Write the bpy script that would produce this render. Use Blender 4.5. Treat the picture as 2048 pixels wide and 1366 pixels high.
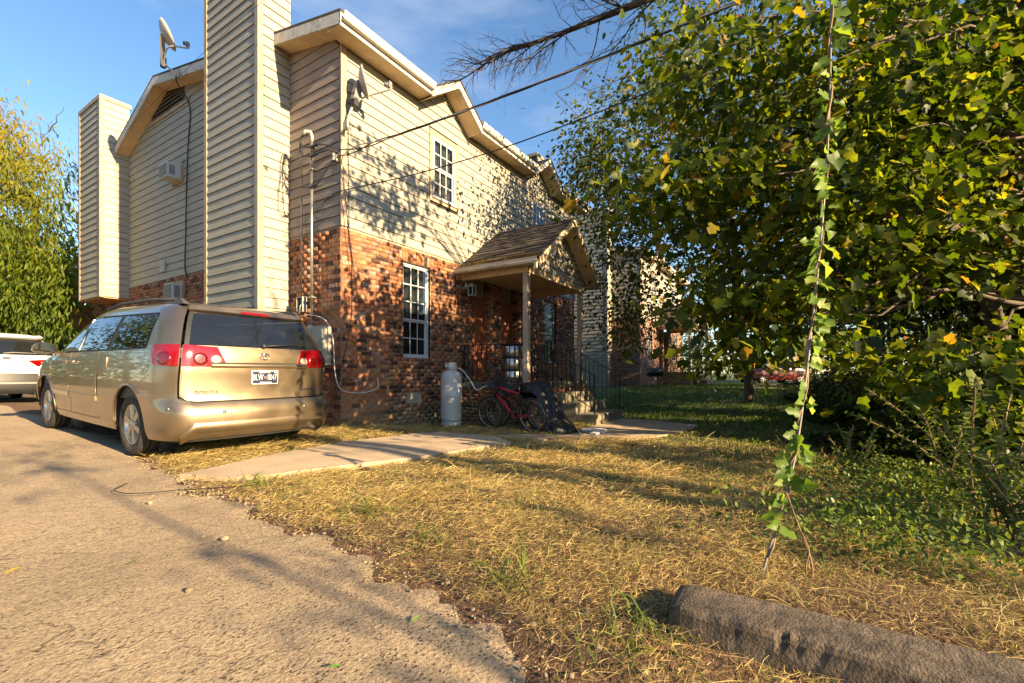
import bpy, bmesh, math, random
import numpy as np
from mathutils import Vector, Matrix
from mathutils.geometry import delaunay_2d_cdt

for o in list(bpy.data.objects):
    bpy.data.objects.remove(o)
random.seed(7)
RNG = np.random.default_rng(11)
S = bpy.context.scene
C = S.collection
PI = math.pi

# ------------------------------------------------------------------ camera, sky, sun, exposure
CAM = Vector((-5.10, -6.66, 0.95))
RV = Vector((0.5299, -0.848, 0))      # camera right
FV = Vector((0.848, 0.5299, 0))       # camera forward
FPX, CX, HY = 910.0, 1024.0, 745.0    # focal length and horizon of the 2048 px wide photograph
cd = bpy.data.cameras.new('camera')
cam = bpy.data.objects.new('camera', cd)
C.objects.link(cam)
cam.location = CAM
cam.rotation_euler = (math.radians(90), 0, -math.atan2(FV.x, FV.y))
cd.sensor_width = 36
cd.lens = 36 * FPX / 2048
cd.shift_y = (HY - 683) / 2048
cd.clip_start = 0.05
cd.clip_end = 2000
S.camera = cam

SUN_DIR = Vector((0.068, 1.0, -0.364)).normalized()    # the way the light travels
SUN_EL = math.asin(-SUN_DIR.z)
w = bpy.data.worlds.new('World')
S.world = w
w.use_nodes = True
wn, wl = w.node_tree.nodes, w.node_tree.links
sky = wn.new('ShaderNodeTexSky')
sky.sky_type = 'NISHITA'
sky.sun_disc = False
sky.sun_elevation = SUN_EL
sky.sun_rotation = math.atan2(-SUN_DIR.x, -SUN_DIR.y)
sky.air_density = 1.0
sky.dust_density = 0.25
sky.ozone_density = 2.0
bg = wn['Background']
bg.inputs['Strength'].default_value = 0.070
hs = wn.new('ShaderNodeHueSaturation')
hs.inputs['Saturation'].default_value = 1.12
wl.new(sky.outputs[0], hs.inputs['Color'])
ct = wn.new('ShaderNodeTexCoord'); cm = wn.new('ShaderNodeMapping'); cm.inputs['Scale'].default_value = (1.2, 1.2, 5.0)
cn = wn.new('ShaderNodeTexNoise'); cn.inputs['Scale'].default_value = 2.2; cn.inputs['Detail'].default_value = 7; cn.inputs['Roughness'].default_value = 0.62
wl.new(ct.outputs['Generated'], cm.inputs[0]); wl.new(cm.outputs[0], cn.inputs['Vector'])
cr_ = wn.new('ShaderNodeValToRGB'); cr_.color_ramp.elements[0].position = 0.52; cr_.color_ramp.elements[0].color = (0, 0, 0, 1); cr_.color_ramp.elements[1].position = 0.80; cr_.color_ramp.elements[1].color = (0.28, 0.28, 0.28, 1)
wl.new(cn.outputs[0], cr_.inputs[0])
cx_ = wn.new('ShaderNodeMix'); cx_.data_type = 'RGBA'; cx_.inputs[7].default_value = (4.2, 4.3, 4.5, 1)    # thin high cloud
wl.new(cr_.outputs[0], cx_.inputs[0]); wl.new(hs.outputs[0], cx_.inputs[6])
wl.new(cx_.outputs[2], bg.inputs['Color'])
sd = bpy.data.lights.new('sun', 'SUN')
sd.energy = 5.0
sd.angle = math.radians(0.45)
sd.color = (1.0, 0.74, 0.43)
sun = bpy.data.objects.new('sun', sd)
C.objects.link(sun)
sun.rotation_euler = (-SUN_DIR).to_track_quat('Z', 'Y').to_euler()
S.view_settings.view_transform = 'Standard'
S.view_settings.look = 'None'
S.view_settings.gamma = 1
S.view_settings.use_curve_mapping = False
S.view_settings.exposure = 2.0
S.render.engine = 'CYCLES'
S.cycles.max_bounces = 6
S.cycles.transparent_max_bounces = 12
S.cycles.caustics_reflective = False
S.cycles.caustics_refractive = False


def Wd(u, v, D):
    """the point at depth D seen at pixel u, v"""
    p = CAM + FV * D + RV * ((u - CX) / FPX * D)
    p.z += (HY - v) / FPX * D
    return p


# ------------------------------------------------------------------ helpers: objects
def tag(o, label=None, cat=None, group=None, kind=None):
    if label: o['label'] = label
    if cat: o['category'] = cat
    if group: o['group'] = group
    if kind: o['kind'] = kind
    return o


def link(name, me, parent=None, matl=None):
    o = bpy.data.objects.new(name, me)
    C.objects.link(o)
    if parent is not None: o.parent = parent
    if matl is not None and me is not None:
        if len(me.materials) == 0: me.materials.append(matl)
    return o


def thing(name, label, cat, loc=(0, 0, 0), rz=0, group=None):
    o = link(name, None)
    o.location = loc
    o.rotation_euler = (0, 0, rz)
    o.empty_display_size = 0.2
    return tag(o, label, cat, group)


def np_mesh(name, V, F, smooth=False, rnd=None):
    V = np.asarray(V, dtype=np.float32).reshape(-1, 3)
    F = np.asarray(F, dtype=np.int32)
    k = F.shape[1]
    me = bpy.data.meshes.new(name)
    me.vertices.add(len(V)); me.vertices.foreach_set('co', V.ravel())
    me.loops.add(F.size); me.loops.foreach_set('vertex_index', F.ravel())
    me.polygons.add(len(F))
    me.polygons.foreach_set('loop_start', np.arange(0, F.size, k, dtype=np.int32))
    try:
        me.polygons.foreach_set('loop_total', np.full(len(F), k, dtype=np.int32))
    except Exception:
        pass
    if smooth:
        me.polygons.foreach_set('use_smooth', np.ones(len(F), dtype=bool))
    if rnd is not None:
        a = me.attributes.new('rnd', 'FLOAT', 'FACE')
        a.data.foreach_set('value', np.asarray(rnd, dtype=np.float32))
    me.update(calc_edges=True)
    return me


def frame_from(d, up=Vector((0, 0, 1))):
    d = d.normalized()
    a = up if abs(d.dot(up)) < 0.95 else Vector((1, 0, 0))
    x = d.cross(a).normalized()
    return x, x.cross(d).normalized()


class MB:
    """collects simple shapes; build() links them as ONE mesh object"""
    def __init__(s): s.v = []; s.f = []; s.sm = []

    def add(s, vs, fs, smooth=False):
        n = len(s.v)
        s.v += [tuple(p) for p in vs]
        s.f += [tuple(i + n for i in f) for f in fs]
        s.sm += [smooth] * len(fs)
        return s

    def box(s, x0, x1, y0, y1, z0, z1):
        return s.add([(x0, y0, z0), (x1, y0, z0), (x1, y1, z0), (x0, y1, z0), (x0, y0, z1), (x1, y0, z1), (x1, y1, z1), (x0, y1, z1)],
                     [(0, 3, 2, 1), (4, 5, 6, 7), (0, 1, 5, 4), (1, 2, 6, 5), (2, 3, 7, 6), (3, 0, 4, 7)])

    def hexa(s, p):   # 8 points, bottom ring then top ring
        return s.add(p, [(0, 3, 2, 1), (4, 5, 6, 7), (0, 1, 5, 4), (1, 2, 6, 5), (2, 3, 7, 6), (3, 0, 4, 7)])

    def bar(s, a, b, wx, wy, up=(0, 0, 1)):
        a, b = Vector(a), Vector(b)
        x, y = frame_from(b - a, Vector(up))
        x *= wx / 2; y *= wy / 2
        return s.hexa([a - x - y, a + x - y, a + x + y, a - x + y, b - x - y, b + x - y, b + x + y, b - x + y])

    def tube(s, pts, r, n=8, cap=True):
        pts = [Vector(p) for p in pts]
        R = r if isinstance(r, (list, tuple)) else [r] * len(pts)
        vs, fs = [], []
        x = None
        for i, p in enumerate(pts):
            d = (pts[min(i + 1, len(pts) - 1)] - pts[max(i - 1, 0)])
            if d.length < 1e-9: d = Vector((0, 0, 1))
            d.normalize()
            if x is None: x, y = frame_from(d)
            else:
                x = (x - d * x.dot(d)).normalized(); y = d.cross(x) * -1
            y = x.cross(d)
            for k in range(n):
                t = 2 * PI * k / n
                vs.append(p + (x * math.cos(t) + y * math.sin(t)) * R[i])
        for i in range(len(pts) - 1):
            for k in range(n):
                k2 = (k + 1) % n
                fs.append((i * n + k, i * n + k2, (i + 1) * n + k2, (i + 1) * n + k))
        if cap:
            fs.append(tuple(range(n))[::-1]); fs.append(tuple((len(pts) - 1) * n + k for k in range(n)))
        return s.add(vs, fs, n > 5)

    def lathe(s, prof, o=(0, 0, 0), n=24, ax=(0, 0, 1)):
        ax = Vector(ax).normalized(); x, y = frame_from(ax, Vector((0, 1, 0))); o = Vector(o)
        vs, fs = [], []
        for r, h in prof:
            for k in range(n):
                t = 2 * PI * k / n
                vs.append(o + ax * h + (x * math.cos(t) + y * math.sin(t)) * r)
        for i in range(len(prof) - 1):
            for k in range(n):
                k2 = (k + 1) % n
                fs.append((i * n + k, i * n + k2, (i + 1) * n + k2, (i + 1) * n + k))
        return s.add(vs, fs, True)

    def disc(s, o, r, ax, n=20):
        ax = Vector(ax).normalized(); x, y = frame_from(ax); o = Vector(o)
        return s.add([o + (x * math.cos(2 * PI * k / n) + y * math.sin(2 * PI * k / n)) * r for k in range(n)], [tuple(range(n))])

    def torus(s, o, R, r, ax, n=32, m=8, a0=0, a1=2 * PI):
        ax = Vector(ax).normalized(); x, y = frame_from(ax); o = Vector(o)
        full = abs(a1 - a0 - 2 * PI) < 1e-6
        vs, fs = [], []
        N = n if full else n + 1
        for i in range(N):
            t = a0 + (a1 - a0) * i / n
            d = x * math.cos(t) + y * math.sin(t)
            for j in range(m):
                q = 2 * PI * j / m
                vs.append(o + d * (R + r * math.cos(q)) + ax * (r * math.sin(q)))
        for i in range(n):
            i2 = (i + 1) % N
            for j in range(m):
                j2 = (j + 1) % m
                fs.append((i * m + j, i2 * m + j, i2 * m + j2, i * m + j2))
        return s.add(vs, fs, True)

    def prism(s, poly, ext):
        """poly: list of 3D points; ext: extrusion vector"""
        n = len(poly); e = Vector(ext)
        P = [Vector(p) for p in poly]
        return s.add(P + [p + e for p in P], [tuple(range(n))[::-1], tuple(range(n, 2 * n))] + [(i, (i + 1) % n, n + (i + 1) % n, n + i) for i in range(n)])

    def build(s, name, m, parent=None, bevel=0, recalc=True):
        me = bpy.data.meshes.new(name)
        me.from_pydata([tuple(p) for p in s.v], [], s.f)
        me.polygons.foreach_set('use_smooth', s.sm)
        if recalc:
            b = bmesh.new(); b.from_mesh(me); bmesh.ops.recalc_face_normals(b, faces=b.faces)
            if bevel: bmesh.ops.bevel(b, geom=list(b.edges), offset=bevel, segments=2, affect='EDGES', profile=0.6)
            b.to_mesh(me); b.free()
        me.update()
        return link(name, me, parent, m)


def text_mesh(body, size, loc, rot, m, parent, name='lettering', extrude=0.001, bold=0.0, sx=1.0, align='CENTER'):
    cu = bpy.data.curves.new(name, 'FONT')
    cu.body = body; cu.size = size; cu.extrude = extrude; cu.offset = bold
    cu.align_x = align; cu.align_y = 'CENTER'
    t = bpy.data.objects.new('tmp', cu); C.objects.link(t)
    dg = bpy.context.evaluated_depsgraph_get()
    me = bpy.data.meshes.new_from_object(t.evaluated_get(dg))
    bpy.data.objects.remove(t)
    o = link(name, me, parent)
    me.materials.clear(); me.materials.append(m)
    o.location = loc; o.rotation_euler = rot; o.scale = (sx, 1, 1)
    return o


# ------------------------------------------------------------------ helpers: materials
def new_mat(name):
    m = bpy.data.materials.new(name); m.use_nodes = True
    return m, m.node_tree.nodes, m.node_tree.links, m.node_tree.nodes['Principled BSDF']


def ramp(nodes, stops, interp='LINEAR'):
    r = nodes.new('ShaderNodeValToRGB'); cr = r.color_ramp; cr.interpolation = interp
    while len(cr.elements) < len(stops): cr.elements.new(0.5)
    for e, (p, c) in zip(cr.elements, stops):
        e.position = p; e.color = (c[0], c[1], c[2], 1) if not isinstance(c, (int, float)) else (c, c, c, 1)
    return r


def noise_node(N, L, scale, detail=4, stretch=None, coord='Object', rough=0.55):
    tc = N.new('ShaderNodeTexCoord')
    n = N.new('ShaderNodeTexNoise'); n.inputs['Scale'].default_value = scale; n.inputs['Detail'].default_value = detail
    n.inputs['Roughness'].default_value = rough
    src = tc.outputs[coord]
    if stretch:
        mp = N.new('ShaderNodeMapping'); mp.inputs['Scale'].default_value = stretch
        L.new(src, mp.inputs[0]); src = mp.outputs[0]
    L.new(src, n.inputs['Vector'])
    return n


def mixc(N, L, a, b, fac, mode='MIX'):
    m = N.new('ShaderNodeMix'); m.data_type = 'RGBA'; m.blend_type = mode
    for sock, val in ((m.inputs[6], a), (m.inputs[7], b), (m.inputs[0], fac)):
        if hasattr(val, 'is_linked') or hasattr(val, 'links'): L.new(val, sock)
        elif isinstance(val, (int, float)): sock.default_value = val
        else: sock.default_value = (val[0], val[1], val[2], 1)
    return m.outputs[2]


def bump(N, L, bsdf, h, strength=0.3, dist=0.01, prev=None):
    b = N.new('ShaderNodeBump'); b.inputs['Strength'].default_value = strength; b.inputs['Distance'].default_value = dist
    L.new(h, b.inputs['Height'])
    if prev is not None: L.new(prev, b.inputs['Normal'])
    L.new(b.outputs[0], bsdf.inputs['Normal'])
    return b.outputs[0]


def pmat(name, col, rough=0.6, metal=0.0, var=0.2, scale=6, bmp=0.0, bscale=60, stretch=None, dirt=None, dirt_scale=2.5, dirt_amt=0.5, coat=0.0, spec=0.5):
    m, N, L, B = new_mat(name)
    n = noise_node(N, L, scale, 5, stretch)
    lo = tuple(c * (1 - var) for c in col); hi = tuple(min(1, c * (1 + var)) for c in col)
    r = ramp(N, [(0.3, lo), (0.7, hi)]); L.new(n.outputs[0], r.inputs[0])
    out = r.outputs[0]
    if dirt:
        dn = noise_node(N, L, dirt_scale, 6, stretch, rough=0.65)
        dr = ramp(N, [(0.52, 0.0), (0.72, dirt_amt)]); L.new(dn.outputs[0], dr.inputs[0])
        out = mixc(N, L, out, dirt, dr.outputs[0])
    L.new(out, B.inputs['Base Color'])
    B.inputs['Roughness'].default_value = rough; B.inputs['Metallic'].default_value = metal
    B.inputs['Specular IOR Level'].default_value = spec
    if coat: B.inputs['Coat Weight'].default_value = coat; B.inputs['Coat Roughness'].default_value = 0.05
    if bmp:
        bn = noise_node(N, L, bscale, 6, stretch); bump(N, L, B, bn.outputs[0], bmp, 0.01)
    return m


def brick_mat(name, use_object):
    m, N, L, B = new_mat(name)
    if use_object:
        src = N.new('ShaderNodeObjectInfo').outputs['Random']
    else:
        a = N.new('ShaderNodeAttribute'); a.attribute_name = 'rnd'; src = a.outputs['Fac']
    r = ramp(N, [(0.0, (0.045, 0.021, 0.015)), (0.12, (0.095, 0.038, 0.022)), (0.26, (0.26, 0.092, 0.038)), (0.46, (0.36, 0.14, 0.055)),
                 (0.64, (0.29, 0.135, 0.07)), (0.78, (0.34, 0.215, 0.15)), (0.86, (0.19, 0.085, 0.055)), (1.0, (0.36, 0.19, 0.075))])
    L.new(src, r.inputs[0])
    n = noise_node(N, L, 22, 6, coord='Object' if not use_object else 'Object')
    rr = ramp(N, [(0.35, 0.62), (0.65, 1.25)]); L.new(n.outputs[0], rr.inputs[0])
    col = mixc(N, L, r.outputs[0], rr.outputs[0], 1.0, 'MULTIPLY')
    g = N.new('ShaderNodeNewGeometry'); sx = N.new('ShaderNodeSeparateXYZ'); L.new(g.outputs['Position'], sx.inputs[0])
    n3 = N.new('ShaderNodeTexNoise'); n3.inputs['Scale'].default_value = 3.0; n3.inputs['Detail'].default_value = 4
    L.new(g.outputs['Position'], n3.inputs['Vector'])
    ma = N.new('ShaderNodeMath'); ma.operation = 'MULTIPLY_ADD'; ma.inputs[1].default_value = 0.9; L.new(n3.outputs[0], ma.inputs[0]); L.new(sx.outputs['Z'], ma.inputs[2])
    mr = N.new('ShaderNodeMapRange'); mr.inputs[1].default_value = 0.2; mr.inputs[2].default_value = 0.95; mr.inputs[3].default_value = 0.75; mr.inputs[4].default_value = 0.0
    L.new(ma.outputs[0], mr.inputs[0])
    col = mixc(N, L, col, (0.26, 0.20, 0.10), mr.outputs[0])     # mossy, dusty foot of the wall
    L.new(col, B.inputs['Base Color']); B.inputs['Roughness'].default_value = 0.85
    n2 = noise_node(N, L, 120, 5); bump(N, L, B, n2.outputs[0], 0.5, 0.006)
    return m


def far_brick_mat():
    m, N, L, B = new_mat('far_brick')
    g = N.new('ShaderNodeNewGeometry'); sp = N.new('ShaderNodeSeparateXYZ'); L.new(g.outputs['Position'], sp.inputs[0])
    ad = N.new('ShaderNodeMath'); L.new(sp.outputs['X'], ad.inputs[0]); L.new(sp.outputs['Y'], ad.inputs[1])
    cb = N.new('ShaderNodeCombineXYZ'); L.new(ad.outputs[0], cb.inputs[0]); L.new(sp.outputs['Z'], cb.inputs[1])
    b = N.new('ShaderNodeTexBrick'); b.inputs['Scale'].default_value = 1.0
    b.inputs['Brick Width'].default_value = 0.215; b.inputs['Row Height'].default_value = 0.078; b.inputs['Mortar Size'].default_value = 0.006
    b.inputs['Color1'].default_value = (0.30, 0.13, 0.07, 1); b.inputs['Color2'].default_value = (0.13, 0.055, 0.04, 1); b.inputs['Mortar'].default_value = (0.36, 0.31, 0.25, 1)
    L.new(cb.outputs[0], b.inputs['Vector']); L.new(b.outputs['Color'], B.inputs['Base Color'])
    B.inputs['Roughness'].default_value = 0.85
    bump(N, L, B, b.outputs['Fac'], -0.5, 0.006)
    return m


def leaf_mat(name, stops, trans=0.4, rough=0.45, objrnd=False):
    m, N, L, B = new_mat(name)
    if objrnd: src = N.new('ShaderNodeObjectInfo').outputs['Random']
    else:
        a = N.new('ShaderNodeAttribute'); a.attribute_name = 'rnd'; src = a.outputs['Fac']
    r = ramp(N, stops); L.new(src, r.inputs[0])
    n = noise_node(N, L, 40, 3); rr = ramp(N, [(0.3, 0.75), (0.7, 1.2)]); L.new(n.outputs[0], rr.inputs[0])
    col = mixc(N, L, r.outputs[0], rr.outputs[0], 1.0, 'MULTIPLY')
    L.new(col, B.inputs['Base Color']); B.inputs['Roughness'].default_value = rough
    B.inputs['Specular IOR Level'].default_value = 0.22
    t = N.new('ShaderNodeBsdfTranslucent')
    tcol = mixc(N, L, col, (1.0, 0.95, 0.35), 1.0, 'MULTIPLY')
    tb = mixc(N, L, tcol, (1.9, 1.9, 1.9), 1.0, 'MULTIPLY'); L.new(tb, t.inputs['Color'])
    mx = N.new('ShaderNodeMixShader'); mx.inputs[0].default_value = trans
    L.new(B.outputs[0], mx.inputs[1]); L.new(t.outputs[0], mx.inputs[2])
    L.new(mx.outputs[0], N['Material Output'].inputs['Surface'])
    return m


def glass_mat(name, tint=(0.03, 0.035, 0.04), see=0.25, rough=0.02, dust=0.0):
    m, N, L, B = new_mat(name)
    B.inputs['Base Color'].default_value = (*tint, 1); B.inputs['Roughness'].default_value = rough
    B.inputs['Specular IOR Level'].default_value = 0.8; B.inputs['IOR'].default_value = 1.6
    if dust:
        n = noise_node(N, L, 170, 3); n2 = noise_node(N, L, 5, 3)
        mu = N.new('ShaderNodeMath'); mu.operation = 'MULTIPLY'; L.new(n.outputs[0], mu.inputs[0]); L.new(n2.outputs[0], mu.inputs[1])
        r = ramp(N, [(0.34, tint), (0.50, (0.05, 0.046, 0.042))]); L.new(mu.outputs[0], r.inputs[0]); L.new(r.outputs[0], B.inputs['Base Color'])
    t = N.new('ShaderNodeBsdfTransparent'); t.inputs[0].default_value = (0.75, 0.8, 0.85, 1)
    mx = N.new('ShaderNodeMixShader'); mx.inputs[0].default_value = see
    L.new(B.outputs[0], mx.inputs[1]); L.new(t.outputs[0], mx.inputs[2]); L.new(mx.outputs[0], N['Material Output'].inputs['Surface'])
    return m


M = {}
M['siding'] = pmat('painted_siding', (0.31, 0.29, 0.23), 0.6, var=0.10, scale=3, bmp=0.25, bscale=25, stretch=(1, 1, 6), dirt=(0.20, 0.175, 0.13), dirt_scale=0.9, dirt_amt=0.5)
M['siding_worn_lit'] = pmat('weathered_grazing_lit_siding', (0.255, 0.205, 0.165), 0.7, var=0.14, scale=3, bmp=0.35, bscale=25, stretch=(1, 1, 6), dirt=(0.24, 0.19, 0.16), dirt_scale=1.2, dirt_amt=0.6)  # browner than plain siding: grazing warm light painted in, plus weather stain
M['siding_back'] = pmat('painted_shadow_gap', (0.045, 0.04, 0.033), 0.9)  # dark backing shows in the board gaps as painted lap shadow lines
M['trim'] = pmat('tan_trim', (0.33, 0.25, 0.165), 0.6, var=0.15, scale=5, bmp=0.25, bscale=40, dirt=(0.2, 0.14, 0.09), dirt_scale=3)
M['soffit'] = pmat('soffit_paint', (0.56, 0.42, 0.25), 0.65, var=0.12, scale=4, bmp=0.15, dirt=(0.36, 0.26, 0.15), dirt_scale=3, dirt_amt=0.7)
M['fascia'] = pmat('peeling_fascia', (0.50, 0.47, 0.41), 0.7, var=0.15, scale=6, bmp=0.4, bscale=30, dirt=(0.22, 0.19, 0.16), dirt_scale=7, dirt_amt=0.9)
M['gutter'] = pmat('gutter_white', (0.55, 0.51, 0.42), 0.4, var=0.08, scale=5, dirt=(0.40, 0.28, 0.16), dirt_scale=5, dirt_amt=0.7)
M['white'] = pmat('white_vinyl', (0.45, 0.47, 0.48), 0.4, var=0.06, scale=8, dirt=(0.42, 0.38, 0.32), dirt_scale=9)
M['brick_one'] = brick_mat('brick_one', True)
M['brick_mass'] = brick_mat('brick_mass', False)
M['mortar'] = pmat('mortar', (0.33, 0.27, 0.205), 0.95, var=0.15, scale=9, bmp=0.4, bscale=90)
M['far_brick'] = far_brick_mat()
M['shingle'] = pmat('asphalt_shingle', (0.052, 0.042, 0.034), 0.95, var=0.45, scale=9, bmp=0.7, bscale=220, dirt=(0.095, 0.07, 0.045), dirt_scale=5)
M['moss'] = pmat('roof_litter', (0.20, 0.145, 0.07), 0.95, var=0.5, scale=30)
M['concrete'] = pmat('concrete', (0.40, 0.305, 0.20), 0.9, var=0.16, scale=3, bmp=0.35, bscale=110, dirt=(0.22, 0.16, 0.10), dirt_scale=1.6)
M['old_concrete'] = pmat('stained_concrete', (0.105, 0.079, 0.054), 0.95, var=0.5, scale=26, bmp=0.8, bscale=110, dirt=(0.035, 0.028, 0.02), dirt_scale=5, dirt_amt=0.9)
M['step_concrete'] = pmat('mossy_concrete', (0.17, 0.15, 0.105), 0.95, var=0.3, scale=5, bmp=0.4, bscale=70, dirt=(0.08, 0.09, 0.04), dirt_scale=3)
M['iron'] = pmat('black_iron', (0.022, 0.019, 0.017), 0.55, metal=0.3, var=0.3, scale=20, bmp=0.2)
M['post'] = pmat('weathered_post', (0.40, 0.315, 0.235), 0.75, var=0.18, scale=5, bmp=0.4, bscale=30, stretch=(4, 4, 0.6), dirt=(0.2, 0.15, 0.11), dirt_scale=5)
M['door'] = pmat('brown_red_door', (0.27, 0.092, 0.045), 0.55, var=0.15, scale=6, bmp=0.15)
M['dark'] = pmat('painted_dark_interior', (0.012, 0.011, 0.010), 0.9)  # near-black stand-in for unlit space behind windows and gable vent
M['blind'] = pmat('window_blind', (0.60, 0.61, 0.60), 0.7, var=0.1)
M['curtain'] = pmat('curtain', (0.50, 0.47, 0.43), 0.85, var=0.3, scale=6, stretch=(6, 6, 0.5))
M['pane'] = glass_mat('window_glass', (0.015, 0.018, 0.02), 0.62, 0.03)
M['guy'] = pmat('dull_guy_strand', (0.16, 0.14, 0.12), 0.6, metal=0.3, var=0.3, scale=40)
M['galv'] = pmat('galvanised_pipe', (0.36, 0.36, 0.35), 0.38, metal=0.85, var=0.2, scale=12)
M['grey_metal'] = pmat('grey_meter_box', (0.33, 0.315, 0.27), 0.5, var=0.12, scale=7, dirt=(0.28, 0.23, 0.17), dirt_scale=6)
M['plastic_grey'] = pmat('grey_plastic', (0.17, 0.17, 0.165), 0.5, var=0.1)
M['dish'] = pmat('dish_grey', (0.38, 0.365, 0.33), 0.5, var=0.08, scale=5, dirt=(0.34, 0.30, 0.25))
M['black'] = pmat('black_plastic', (0.018, 0.018, 0.019), 0.5, var=0.2)
M['wire'] = pmat('cable_black', (0.02, 0.018, 0.016), 0.6, var=0.2)
M['alu_wire'] = pmat('bare_strand', (0.45, 0.42, 0.38), 0.45, metal=0.7)
M['white_wire'] = pmat('white_cable', (0.70, 0.66, 0.60), 0.5, var=0.1)
M['osb'] = pmat('plywood_under', (0.42, 0.22, 0.09), 0.8, var=0.2, scale=8)
M['deckwood'] = pmat('red_brown_deck', (0.16, 0.055, 0.025), 0.75, var=0.25, scale=6, bmp=0.3)
M['tank'] = pmat('white_tank', (0.52, 0.51, 0.48), 0.42, var=0.06, scale=3, dirt=(0.42, 0.36, 0.28), dirt_scale=5)
M['brass'] = pmat('brass', (0.55, 0.40, 0.16), 0.35, metal=0.9)
M['steel'] = pmat('steel_drum', (0.45, 0.44, 0.42), 0.28, metal=0.9, var=0.15, scale=6)
M['red'] = pmat('red_paint', (0.50, 0.018, 0.03), 0.35, var=0.15)
M['car_red'] = pmat('dark_red_car_paint', (0.13, 0.006, 0.008), 0.35, var=0.05, coat=0.6)
M['pink'] = pmat('faded_pink_paint', (0.46, 0.20, 0.18), 0.45, var=0.15)
M['rubber'] = pmat('tyre_rubber', (0.030, 0.027, 0.024), 0.85, var=0.3, scale=12, dirt=(0.11, 0.085, 0.06), dirt_scale=5, dirt_amt=0.6)
M['alloy'] = pmat('alloy_wheel', (0.50, 0.46, 0.40), 0.33, metal=0.85, var=0.12, scale=9, dirt=(0.20, 0.16, 0.12), dirt_scale=8)
M['tarp'] = pmat('black_tarp', (0.016, 0.015, 0.015), 0.5, var=0.35, scale=7, bmp=0.4, bscale=12)
M['foam'] = pmat('white_foam', (0.62, 0.60, 0.56), 0.8, var=0.12, scale=7)
M['bark'] = pmat('bark', (0.095, 0.068, 0.045), 0.9, var=0.4, scale=10, bmp=0.8, bscale=30, stretch=(3, 3, 0.7), dirt=(0.18, 0.15, 0.10), dirt_scale=6)
M['twig'] = pmat('dark_twig', (0.045, 0.033, 0.025), 0.9, var=0.3)
M['vine_stem'] = pmat('vine_stem', (0.20, 0.125, 0.065), 0.8, var=0.3, scale=15)
M['paint_white'] = pmat('white_car_paint', (0.52, 0.52, 0.51), 0.3, var=0.02, coat=0.7)
M['grey_clad'] = pmat('grey_cladding', (0.055, 0.053, 0.05), 0.6, var=0.1)
M['chrome'] = pmat('chrome', (0.75, 0.73, 0.70), 0.12, metal=1.0, var=0.02)
M['lens_red'] = pmat('tail_lamp_red', (0.17, 0.0012, 0.0025), 0.12, var=0.25, scale=60, coat=1.0)
M['lens_deep'] = pmat('tail_lamp_deep_red', (0.09, 0.0006, 0.001), 0.22, var=0.3, scale=50, coat=1.0)
M['lens_clear'] = pmat('tail_lamp_clear', (0.30, 0.24, 0.20), 0.3, var=0.15, scale=90, coat=1.0)
M['plate_navy'] = pmat('plate_navy', (0.022, 0.026, 0.07), 0.45, var=0.1)
M['plate_white'] = pmat('plate_white', (0.72, 0.72, 0.70), 0.45, var=0.04)
M['ink'] = pmat('dark_lettering', (0.02, 0.02, 0.025), 0.5)
M['seat'] = pmat('seat_fabric', (0.34, 0.29, 0.22), 0.85, var=0.1)
M['litter_white'] = pmat('litter_white', (0.7, 0.69, 0.66), 0.7)
M['stone'] = pmat('gravel_stone', (0.23, 0.175, 0.115), 0.9, var=0.45, scale=15, bmp=0.3)
M['gold'] = None


def gold_paint():
    m, N, L, B = new_mat('champagne_car_paint')
    n = noise_node(N, L, 900, 1); r = ramp(N, [(0.3, (0.275, 0.21, 0.135)), (0.7, (0.36, 0.28, 0.185))]); L.new(n.outputs[0], r.inputs[0])
    d = noise_node(N, L, 3, 6); dr = ramp(N, [(0.5, 0.0), (0.75, 0.25)]); L.new(d.outputs[0], dr.inputs[0])
    g = N.new('ShaderNodeNewGeometry'); sx = N.new('ShaderNodeSeparateXYZ'); L.new(g.outputs['Position'], sx.inputs[0])
    mr = N.new('ShaderNodeMapRange'); mr.inputs[1].default_value = 0.2; mr.inputs[2].default_value = 0.7; mr.inputs[3].default_value = 0.35; mr.inputs[4].default_value = 0.0
    L.new(sx.outputs['Z'], mr.inputs[0])
    mx = N.new('ShaderNodeMath'); mx.operation = 'MAXIMUM'; L.new(dr.outputs[0], mx.inputs[0]); L.new(mr.outputs[0], mx.inputs[1])
    col = mixc(N, L, r.outputs[0], (0.24, 0.185, 0.12), mx.outputs[0])
    L.new(col, B.inputs['Base Color']); B.inputs['Metallic'].default_value = 0.92
    rr = ramp(N, [(0.4, 0.34), (0.7, 0.44)]); L.new(d.outputs[0], rr.inputs[0]); L.new(rr.outputs[0], B.inputs['Roughness'])
    B.inputs['Coat Weight'].default_value = 1.0; B.inputs['Coat Roughness'].default_value = 0.035
    return m


M['gold'] = gold_paint()
M['van_glass'] = glass_mat('van_rear_glass', (0.012, 0.015, 0.022), 0.30, 0.02, dust=1)
M['side_glass'] = glass_mat('tinted_side_glass', (0.010, 0.011, 0.010), 0.0, 0.015)


# ------------------------------------------------------------------ terrain
def ss(a, b, x):
    t = np.clip((np.asarray(x, dtype=float) - a) / (b - a), 0, 1)
    return t * t * (3 - 2 * t)


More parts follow.
